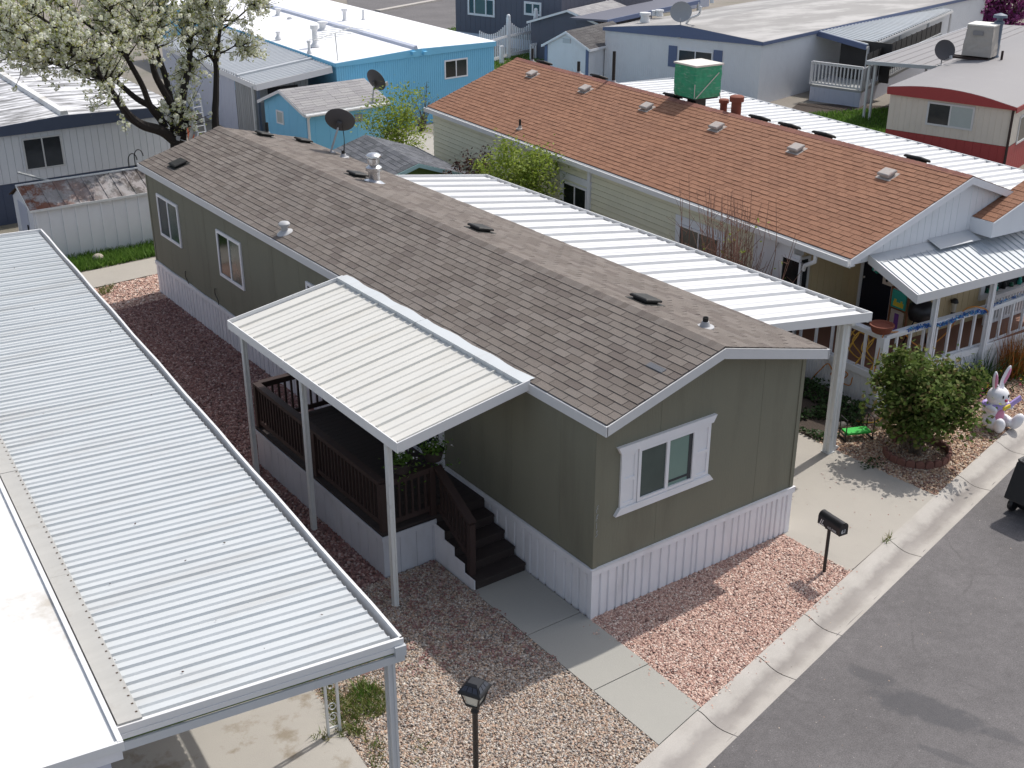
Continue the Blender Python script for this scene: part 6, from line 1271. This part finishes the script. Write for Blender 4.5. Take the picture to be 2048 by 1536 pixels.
q = at(835, 250, 31.0, 1); shrub('bare grey twiggy bush at the foot of the turquoise wall', 'shrub', (q[0], 30.6, 0), (q[0], 30.6, 1.2), (.9, .6, .9), 60, 'leaf_weed', .05, 'bark_grey', 35, 46, 50, .4, 1.8, .014)
# bare many-stemmed shrub by the side wall
g = np.random.default_rng(36); b0 = v3(8.75, 5.95, 0); root = thing('shrub', 'bare reddish many-stemmed shrub with a few young leaves beside the cream home', 'shrub', b0); mb = MB(); tips = []
for i in range(130):
    a = g.uniform(0, 2*PI); lean = abs(g.normal(0, .33)); L = g.uniform(1.6, 3.9); L = L if lean < .4 else L*.75; d = v3(math.cos(a)*lean*.75, math.sin(a)*lean*1.25, 1); d /= np.linalg.norm(d); s0_ = b0+v3(*(g.normal(size=2)*np.array((.2, .45))), 0)
    p = [s0_, s0_+d*L*.35+g.normal(size=3)*.05, s0_+d*L*.7+v3(0, 0, .05)+g.normal(size=3)*.06, s0_+d*L+v3(0, 0, .25)]; mb.tube(smooth_path(p, 3), list(np.linspace(.016, .004, 10)), 5)
    for k in range(6): q = p[1]+(p[3]-p[1])*g.uniform(-.1, .8); e = g.normal(size=3); e[2] = abs(e[2])+.6; e /= np.linalg.norm(e); mb.tube([q, q+e*g.uniform(.2, .7)], [.006, .0025], 4); tips.append(q+e*.4)
mb.build('stem', 'bark_red', root, True); T = np.array(tips)[g.integers(0, len(tips), 90)]; V, F = cards(T, .045, g, 1.8, .4, 2, .06); npmesh('foliage', V, F, 'leaf_spring', root)
# redbud far away
q = at(1960, 75); q = v3(q[0]*1.0, q[1]*1.0, 0); limbs = [([q, q+v3(0, 0, .6)], .25, .2)]
g = np.random.default_rng(37)
for k in range(30): e = v3(Rv[0]*g.uniform(-1, 1)*4.5+g.normal()*1.2, Rv[1]*g.uniform(-1, 1)*1.0, 0); e = Rv*g.uniform(-1, 1)*4.6+v3(Fv[0], Fv[1], 0)*g.normal()*1.6; limbs.append(([q+v3(0, 0, .3), q+e*.45+v3(0, 0, .8), q+e+v3(0, 0, g.uniform(.9, 4.2))], .10, .02))
tree_np('magenta flowering tree at the upper right corner', 'flowering_tree', 'tree', limbs, .2, 26, 9, 'redbud_bloom', 'leaf_darkred', 'bark_dark', 38, (.5, 1.4), .10, .12, 9, 1, .1, start=.2)
# low plants round the white porch
def clump(label, p, m, n, h, w, seed, lean=.4, rad=.25, name='ornamental_grass', cat='plant'):
    g = np.random.default_rng(seed); P = np.c_[g.normal(size=(n, 2))*rad*.5+np.array(p[:2]), np.zeros(n)]; V, F = blades(P, h, w, g, lean); return tag(npmesh(name, V, F, m), label, cat)
clump('rust orange ornamental grass tuft by the white porch skirting', E(4.1, -1.35, 0), 'grass_rust', 260, 1.15, .010, 41, .22, .35)
clump('dark spiky plant at the porch post behind the shrub', E(2.9, -1.35, 0), 'leaf_dark', 220, .75, .016, 42, .5, .5, 'spiky_plant')
clump('light green leafy plant right of the rust orange grass', E(4.75, -1.6, 0), 'leaf_green', 420, .55, .022, 43, .6, .5, 'leafy_plant')
def low_patch(label, poly, m, dens, size, h, seed, name='ground_cover'):
    g = np.random.default_rng(seed); P = scatter(poly, dens, g); nz = np.array([math.sin(x*3.1+1.3*math.sin(y*2.3))*math.cos(y*2.7) for x, y in P]); k = nz > -.25; P = P[k]; C = np.c_[P, g.uniform(0, 1, len(P))*h*(.4+.6*np.clip(nz[k], 0, 1))]; V, F = cards(C, size, g, 1.6, .8); return stuff(npmesh(name, V, F, m), label, 'ground cover')
low_patch('dark green ground cover beside the driveway under the carport edge', [(7.35, 1.9), (8.4, 1.7), (9.3, 2.4), (9.4, 5.5), (7.35, 6.5)], 'leaf_dark', 800, .05, .28, 44)
low_patch('dark flower bed along the white porch at the right edge', [E(2.2, -1.25, 0)[:2], E(7.5, -1.1, 0)[:2], E(7.5, -2.3, 0)[:2], E(5.6, -2.1, 0)[:2], E(2.3, -1.8, 0)[:2]], 'flower_mixed', 900, .045, .38, 45, 'flower_bed')
low_patch('low dark weeds in the gravel left of the brick ring', [at(*p)[:2] for p in ((1715, 925), (1760, 915), (1770, 935), (1725, 940))], 'leaf_dark', 500, .035, .08, 46)
lawn('weeds', [at(*p)[:2] for p in ((640, 1365), (672, 1380), (690, 1400), (720, 1365), (770, 1378), (780, 1420), (745, 1440), (715, 1430), (735, 1475), (680, 1475), (655, 1420))], 1700, .13, 'green and yellow weeds at the edge of the gravel by the ornamental post', 'leaf_weed', 47, -.01, .010, .7)
lawn('weeds', [at(*p)[:2] for p in ((705, 1365), (755, 1370), (750, 1410), (710, 1400))], 1100, .17, 'bright green grass tuft in the gravel behind the carport post', 'leaf_grass', 48, -.01, .009, .6)
lawn('weeds', [at(*p)[:2] for p in ((730, 1480), (765, 1480), (775, 1536), (745, 1536))], 900, .10, 'yellowing weeds along the concrete pad at the bottom edge', 'leaf_weed', 49, -.01, .009, .7)
lawn('weeds', [at(*p)[:2] for p in ((625, 1470), (655, 1460), (660, 1480), (630, 1482))], 900, .10, 'small weed growing in the concrete beside the ornamental post', 'leaf_weed', 50, .0, .009, .7)
lawn('weeds', [at(*p)[:2] for p in ((820, 1470), (855, 1465), (860, 1520), (825, 1530))], 160, .09, 'sparse weeds in the gravel right of the carport post', 'leaf_weed', 52, -.01, .009, .7)
lawn('weeds', [at(*p)[:2] for p in ((1763, 1085), (1780, 1072), (1784, 1078), (1770, 1090))], 1600, .12, 'small weed growing from the joint between driveway and curb', 'leaf_weed', 53, .0, .009, .7)
lawn('weeds', [at(*p)[:2] for p in ((198, 578), (228, 572), (222, 588), (200, 592))], 700, .12, 'weeds at the corner of the back path', 'leaf_weed', 54, .0, .014, .7)

# ================================================================== SMALL THINGS NEAR THE STREET
# scalloped brick ring
mb = MB(); g = np.random.default_rng(61); rc_ = bc_+v3(-.02, -.05, 0); R0_ = .60
for k in range(19):
    a = 2*PI*k/22+2.5; q = rc_+v3(R0_*math.cos(a), R0_*.9*math.sin(a), 0); t_ = v3(-math.sin(a), math.cos(a), 0); o = v3(math.cos(a), math.sin(a), 0)
    pr2 = [(-.082, 0), (.082, 0), (.082, .10), (.055, .135), (0, .15), (-.055, .135), (-.082, .10)]; n = len(pr2); vs = [q+t_*x+v3(0, 0, z+g.uniform(-.005, .005)) for x, z in pr2]; vs += [p_+o*.07 for p_ in vs]
    mb.add(vs, [tuple(range(n))[::-1], tuple(range(n, 2*n))]+[(i, (i+1) % n, n+(i+1) % n, n+i) for i in range(n)])
tag(mb.build('brick_edging', 'brick_ring', None, bevel=.01), 'scalloped red brick edging ring around the rounded shrub', 'edging')
# green kneeling bench
kb = v3(8.06, 1.63, 0); t = thing('kneeling_bench', 'small green garden kneeling bench with black frame by the carport post', 'bench', kb); ub = v3(.92, -.39, 0); vb = v3(.39, .92, 0)
mb = MB(); obox(mb, kb-ub*.26-vb*.12+v3(0, 0, .13), ub*.52, vb*.24, v3(0, 0, .05)); mb.build('pad', 'bench_green', t, bevel=.012)
for sgn in (-1, 1):
    mb = MB(); c = kb+ub*.29*sgn; mb.tube([c-vb*.13, c-vb*.13+v3(0, 0, .46), c+vb*.13+v3(0, 0, .46), c+vb*.13], .013, 6); mb.tube([c-vb*.13+v3(0, 0, .12), c+vb*.13+v3(0, 0, .12)], .013, 6); mb.tube([c-vb*.15+v3(0, 0, .02), c+vb*.15+v3(0, 0, .02)], .02, 6); mb.build('leg', 'black_metal', t, True)
for (x, y, r_), lb_ in (((1702, 810, .10), 'pale flat rock by the white porch skirting'), ((1682, 853, .09), 'tan rock beside the green kneeling bench')):
    q = at(x, y); mb = MB(); mb.ball(q+v3(0, 0, r_*.4), (r_*1.4, r_, r_*.7), 12, 8); tag(mb.build('rock', 'rock', None, True), lb_, 'rock')
# mailbox
mbx = v3(3.85, -1.21, 0); t = thing('mailbox', 'black mailbox with white lettering on a thin black post beside the driveway', 'mailbox', mbx)
e0_, e1_ = at(1643, 1022, .96), at(1690, 1052, .96); um = (e1_-e0_)*v3(1, 1, 0); um /= np.linalg.norm(um); wm = v3(-um[1], um[0], 0); cm = v3(mbx[0], mbx[1], 0)+um*.06
mb = MB(); mb.tube([mbx+v3(0, 0, -.05), v3(mbx[0], mbx[1], .84)], .028, 10); mb.box(mbx+v3(-.05, -.05, .80), mbx+v3(.05, .05, .835)); mb.build('post', 'black_metal', t, True)
def tunnel(mb, c, u, w, L, wd, h, n=12, z0=.84):
    pr2 = [(-wd/2, 0), (wd/2, 0), (wd/2, h-wd/2)]+[(wd/2*math.cos(PI*i/n), h-wd/2+wd/2*math.sin(PI*i/n)) for i in range(1, n)]+[(-wd/2, h-wd/2)]; m = len(pr2)
    vs = [c+u*s*L/2+w*x+v3(0, 0, z0+z) for s in (-1, 1) for x, z in pr2]; return mb.add(vs, [tuple(range(m))[::-1], tuple(range(m, 2*m))]+[(i, (i+1) % m, m+(i+1) % m, m+i) for i in range(m)])
mb = MB(); tunnel(mb, cm, um, wm, .47, .17, .215); mb.build('box', 'black_metal', t, bevel=.004)
mb = MB(); tunnel(mb, cm-um*.238, um, wm, .010, .178, .22, z0=.838); mb.build('back_plate', 'black_metal', t, bevel=.002); mb = MB(); tunnel(mb, cm+um*.238, um, wm, .012, .178, .22, z0=.838); d = mb.build('door', 'black_metal', t, bevel=.002); mb = MB(); mb.beam(cm+um*.25+v3(0, 0, 1.035), cm+um*.275+v3(0, 0, 1.045), .04, .012); mb.build('handle', 'black_metal', d)
def text(s, size, p, xdir, updir, m, parent, name, shear=0.):
    cu = bpy.data.curves.new('t', 'FONT'); cu.body = s; cu.size = size; cu.extrude = .0015; cu.shear = shear; ob = bpy.data.objects.new('t', cu); COL.objects.link(ob); bpy.context.view_layer.update()
    me = bpy.data.meshes.new_from_object(ob.evaluated_get(bpy.context.evaluated_depsgraph_get())); bpy.data.objects.remove(ob); X, Y = np.array(xdir, float), np.array(updir, float); Zn = np.cross(X, Y); o0 = wloc(parent)
    for vv in me.vertices: q = np.array(p)+X*vv.co.x+Y*vv.co.y+Zn*vv.co.z-o0; vv.co = q
    me.name = name; me.materials.clear(); me.materials.append(MATS[m]); o = bpy.data.objects.new(name, me); COL.objects.link(o); o.parent = parent; return o
wl_ = -wm if (-wm)@(CAM-cm) > 0 else wm; fc = cm+wl_*.0865
text('JL', .135, fc-um*.21+v3(0, 0, .855), um, v3(0, 0, 1), 'letter_white', t, 'emblem', .35)
text('U.S. MAIL', .048, fc-um*.02+v3(0, 0, .862), um, v3(0, 0, 1), 'letter_white', t, 'lettering')
text('61', .10, cm+um*.2455-np.cross(v3(0, 0, 1), um)*.055+v3(0, 0, .875), np.cross(v3(0, 0, 1), um), v3(0, 0, 1), 'letter_white', t, 'box_number')
# lamp post
lp = at(949, 1362, 1.92); lp[2] = 0; t = thing('lamp_post', 'black post lantern with a solar roof in the gravel at the bottom edge', 'lamp post', lp)
mb = MB(); mb.lathe(lp, [(.09, -.02), (.09, .03), (.045, .06), (.036, .10), (.034, 1.46), (.05, 1.48), (.05, 1.50), (.036, 1.52), (.036, 1.57), (.07, 1.60)], 14); mb.build('post', 'black_metal', t, True)
ca, sa = math.cos(.5), math.sin(.5)
def sq(hw, z): return [lp+v3(ca*x-sa*y, sa*x+ca*y, z) for x, y in ((-hw, -hw), (hw, -hw), (hw, hw), (-hw, hw))]
mb = MB(); mb.hexa(sq(.066, 1.615)+sq(.112, 1.80)); mb.build('lamp_glass', 'lamp_glass', t)
mb = MB(); lo, hi = sq(.074, 1.60), sq(.122, 1.805)
for a_, b_ in zip(lo, hi): mb.beam(a_, b_, .018, .018)
mb.hexa(sq(.08, 1.595)+sq(.08, 1.614)); mb.hexa(sq(.150, 1.801)+sq(.142, 1.825)); mb.hexa(sq(.142, 1.826)+sq(.085, 1.90)); mb.hexa(sq(.085, 1.901)+sq(.060, 1.925)); mb.build('lantern_frame', 'black_metal', t)
mb = MB(); lo, hi = sq(.128, 1.848), sq(.092, 1.897)
for i in range(4):
    a_, b_, c_, d_ = lo[i], lo[(i+1) % 4], hi[(i+1) % 4], hi[i]; nn = np.cross(b_-a_, d_-a_); nn /= np.linalg.norm(nn); nn = nn if nn[2] > 0 else -nn
    for k in range(3): u0, u1 = .08+k*.29, .08+k*.29+.25; mb.add([a_+(b_-a_)*u0+nn*.005, a_+(b_-a_)*u1+nn*.005, d_+(c_-d_)*u1+nn*.005, d_+(c_-d_)*u0+nn*.005], [(0, 1, 2, 3)])
mb.build('solar_panel', 'solar_panel', t)
# wheelie bin with its lid hanging open
bn = at(2028, 906, .94)+v3(.27, -.50, 0); bn[2] = -.083; t = thing('wheelie_bin', 'black wheeled refuse bin with its lid hanging open at the right edge', 'bin', bn)
H = lambda x, y, z: bn+v3(x, y, z)
mb = MB(); o = [(-.30, -.25), (.30, -.25), (.30, .25), (-.30, .25)]; k = 1.22
mb.add([H(x, y, .06) for x, y in o]+[H(x*k, y*k, 1.0) for x, y in o]+[H(x*k*.93, y*k*.93, 1.0) for x, y in o]+[H(x*.9, y*.9, .1) for x, y in o], [(3, 2, 1, 0), (12, 13, 14, 15)]+[(i, (i+1) % 4, 4+(i+1) % 4, 4+i) for i in range(4)]+[(4+i, 4+(i+1) % 4, 8+(i+1) % 4, 8+i) for i in range(4)]+[(8+i, 8+(i+1) % 4, 12+(i+1) % 4, 12+i) for i in range(4)]); mb.build('body', 'black_plastic', t, bevel=.02)
mb = MB()
for a_, b_ in (((-.38, -.32), (.38, -.32)), ((.38, -.32), (.38, .32)), ((.38, .32), (-.38, .32)), ((-.38, .32), (-.38, -.32))): mb.beam(H(*a_, .99), H(*b_, .99), .05, .045)
mb.tube([H(-.46, -.26, 1.02), H(-.46, .26, 1.02)], .022, 8); [mb.beam(H(-.38, y, 1.0), H(-.47, y, 1.02), .05, .05) for y in (-.26, 0, .26)]; mb.build('rim', 'black_plastic', t, bevel=.008)
mb = MB(); mb.hexa([H(-.47, -.31, 1.0), H(-.47, .31, 1.0), H(-.76, .27, .40), H(-.76, -.27, .40), H(-.42, -.31, 1.0), H(-.42, .31, 1.0), H(-.70, .27, .38), H(-.70, -.27, .38)]); mb.build('lid', 'black_plastic', t, bevel=.02)
for y in (-.30, .30): mb = MB(); mb.lathe(H(-.36, y-.03, .13), [(.02, -.03), (.12, -.03), (.13, -.015), (.13, .045), (.12, .06), (.02, .06)], 18, ax=(0, 1, 0)); mb.build('wheel', 'black_plastic', t, True)
# inflatable rabbit
bz = at(1981, 850); fb_ = v3(-.18, -.98, 0); fb_ /= np.linalg.norm(fb_); rb_ = v3(-fb_[1], fb_[0], 0); t = thing('inflatable_rabbit', 'white inflatable rabbit with pink ears and purple collar sitting on the gravel', 'decoration', bz)
J = lambda r_, f_, z: bz+rb_*r_+fb_*f_+v3(0, 0, z); AX = np.array([rb_, fb_, v3(0, 0, 1)])
def tilt(ang_r, ang_f):  # axes for an ellipsoid leaning
    z = v3(0, 0, 1)+rb_*math.tan(ang_r)+fb_*math.tan(ang_f); z /= np.linalg.norm(z); x = np.cross(fb_, z); x /= np.linalg.norm(x); return np.array([x, np.cross(z, x), z])
mb = MB(); mb.ball(J(0, 0, .27), (.21, .19, .27), 20, 14, axes=AX); mb.ball(J(0, .05, .60), (.205, .19, .195), 20, 14, axes=AX); mb.ball(J(-.02, .13, .55), (.12, .12, .09), 16, 10, axes=AX)
mb.ball(J(-.11, .02, .92), (.060, .04, .20), 14, 12, axes=tilt(-.12, 0)); mb.ball(J(.15, .0, .95), (.060, .04, .23), 14, 12, axes=tilt(.42, 0)); mb.ball(J(-.06, .03, .76), (.05, .04, .10), 12, 8, axes=AX); mb.ball(J(.07, .03, .76), (.05, .04, .10), 12, 8, axes=AX)
for s in (-1, 1): mb.ball(J(.17*s, .14, .13), (.10, .20, .11), 14, 10, axes=AX); mb.ball(J((.17 if s < 0 else .26)*s, .34, .17), (.11, .095, .17), 16, 12, axes=tilt(.35*s, .25)); mb.ball(J(.20*s, .12, .42), (.065, .14, .065), 12, 8, axes=AX)
bdy = mb.build('body', 'bunny_white', t, True); md = bdy.modifiers.new('remesh', 'REMESH'); md.mode = 'VOXEL'; md.voxel_size = .014; md.use_smooth_shade = True; sm = bdy.modifiers.new('smooth', 'SMOOTH'); sm.iterations = 5
for s, c, ax_, rr_ in ((-1, J(-.115, .035, .92), tilt(-.12, 0), (.032, .015, .15)), (1, J(.155, .015, .955), tilt(.42, 0), (.032, .036, .17))): mb = MB(); mb.ball(c+fb_*.012, (rr_[0], .036, rr_[2]), 12, 10, axes=ax_); mb.build('ear_lining', 'bunny_pink', t, True)
mb = MB(); mb.ball(J(0, .245, .595), (.032, .025, .028), 12, 8, axes=AX); mb.build('nose', 'bunny_nose', t, True)
for s in (-1, 1): mb = MB(); mb.ball(J(.065*s, .225, .665), (.014, .014, .036), 10, 8, axes=AX); mb.build('eye', 'ink', t, True)
mb = MB(); mb.tube([J(.195*math.cos(a), .02+.19*math.sin(a), .435+.02*math.sin(a)) for a in np.linspace(0, 2*PI, 25)], .045, 8); mb.beam(J(.05, .22, .43), J(.34, .26, .60), .10, .035, up=fb_); mb.build('collar', 'bunny_purple', t, True)
mb = MB(); mb.beam(J(-.05, .255, .44), J(.10, .265, .49), .07, .04, up=fb_); mb.build('tag', 'bunny_yellow', t, bevel=.01); mb = MB(); mb.ball(J(0, .10, .26), (.13, .12, .16), 14, 10, axes=AX); mb.build('belly', 'bunny_pink', t, True)
t.scale = (1.1, 1.1, 1.1)
# flower pots on the porch rail
for (x, y), lb_, sd in (((-.90, 2.95), 'flower basket with white blooms on the rail post at the head of the steps', 71), ((-1.53, 2.90), 'flower basket with trailing leaves on the front rail behind the white post', 72)):
    g = np.random.default_rng(sd); p = v3(x, y, 1.70); t = thing('flower_pot', lb_, 'plant pot', p, 'flower baskets on the porch rail'); mb = MB(); mb.lathe(p, [(.09, 0), (.13, .02), (.17, .17), (.18, .175), (.18, .20), (.15, .2), (.14, .16), (.02, .15)], 18); mb.build('pot', 'deck_brown', t, True)
    C = p+v3(0, 0, .25)+g.normal(size=(260, 3))*np.array((.11, .11, .06)); tr = p+np.c_[g.normal(size=(70, 2))*.16, g.uniform(-.15, .2, 70)]; V, F = cards(np.r_[C, tr], .035, g, 1.7, .3); fo = npmesh('foliage', V, F, 'leaf_green', t)
    V, F = cards(p+v3(.04, .0, .30)+g.normal(size=(34, 3))*np.array((.10, .10, .04)), .035, g, 1.0, .6, 2, .01); npmesh('blooms', V, F, 'flower_white', fo)
# odds and ends behind the roof at the blossom tree
q = at(384, 262, 29.5, 1); mb = MB(); mb.lathe((q[0], q[1], 0), [(.17, 0), (.17, q[2]+.45), (.15, q[2]+.5), (.02, q[2]+.5)], 14); tag(mb.build('barrel', 'orange_plastic', None, True), 'tall orange drum standing behind the blossom tree trunk', 'barrel')
dish('pale dish seen edge on behind the back slope of the taupe roof', (at(392, 262, 23.5, 1)[0], 23.5, float(at(392, 275, 23.5, 1)[2])-1.2), (-.8, .5), .36, 1.25, .3, 'dish_light')
t = thing('ladder', 'aluminium ladder leaning upright left of the slim blossom stem', 'ladder', at(392, 232, 29.0, 1)); a_, b_ = at(383, 190, 29.6, 1), at(394, 240, 29.0, 1); mb = MB(); sd_ = v3(.16, .03, 0)
mb.beam(a_, b_-v3(0, 0, .9), .05, .03); mb.beam(a_+sd_*2, b_-v3(0, 0, .9)+sd_*2, .05, .03)
for k in range(9): c = a_+(b_-v3(0, 0, .9)-a_)*k/8; mb.tube([c, c+sd_*2], .014, 5)
mb.build('frame', 'grey_metal', t)

# ================================================================== CAMERA, LIGHT, WORLD
cam = bpy.data.cameras.new('camera'); co = bpy.data.objects.new('camera', cam); COL.objects.link(co)
co.location = tuple(CAM); cam.sensor_width = 36; cam.lens = FPX/2048*36; cam.clip_end = 1000; cam.clip_start = .1
from mathutils import Matrix
co.rotation_euler = Matrix((Rv, Uv, -Fv)).transposed().to_euler()
sc.camera = co
SUN = v3(.715, .125, 1.0); SUN /= np.linalg.norm(SUN); EL = math.asin(SUN[2]); AZ = math.atan2(SUN[0], SUN[1])
sl = bpy.data.lights.new('sun', 'SUN'); sl.energy = 3.05; sl.angle = math.radians(.6); sl.color = (1, .955, .89)
so = bpy.data.objects.new('sun', sl); COL.objects.link(so); so.rotation_euler = Vector((-SUN[0], -SUN[1], -SUN[2])).to_track_quat('-Z', 'Y').to_euler(); so.location = (20, 0, 40)
w = bpy.data.worlds.new('World'); sc.world = w; w.use_nodes = True; nt = w.node_tree
sky = nt.nodes.new('ShaderNodeTexSky'); sky.sky_type = 'NISHITA'; sky.sun_disc = False; sky.sun_elevation = EL; sky.sun_rotation = AZ; sky.dust_density = 2.5; sky.air_density = 1.0
hs = nt.nodes.new('ShaderNodeHueSaturation'); hs.inputs['Saturation'].default_value = .62; nt.links.new(sky.outputs[0], hs.inputs['Color'])
bg = nt.nodes['Background']; nt.links.new(hs.outputs[0], bg.inputs[0]); bg.inputs[1].default_value = .15
sc.view_settings.view_transform = 'Standard'; sc.view_settings.look = 'None'; sc.view_settings.exposure = .17; sc.view_settings.gamma = 1
sc.render.engine = 'CYCLES'; sc.cycles.max_bounces = 8; sc.cycles.diffuse_bounces = 4; sc.cycles.use_denoising = True
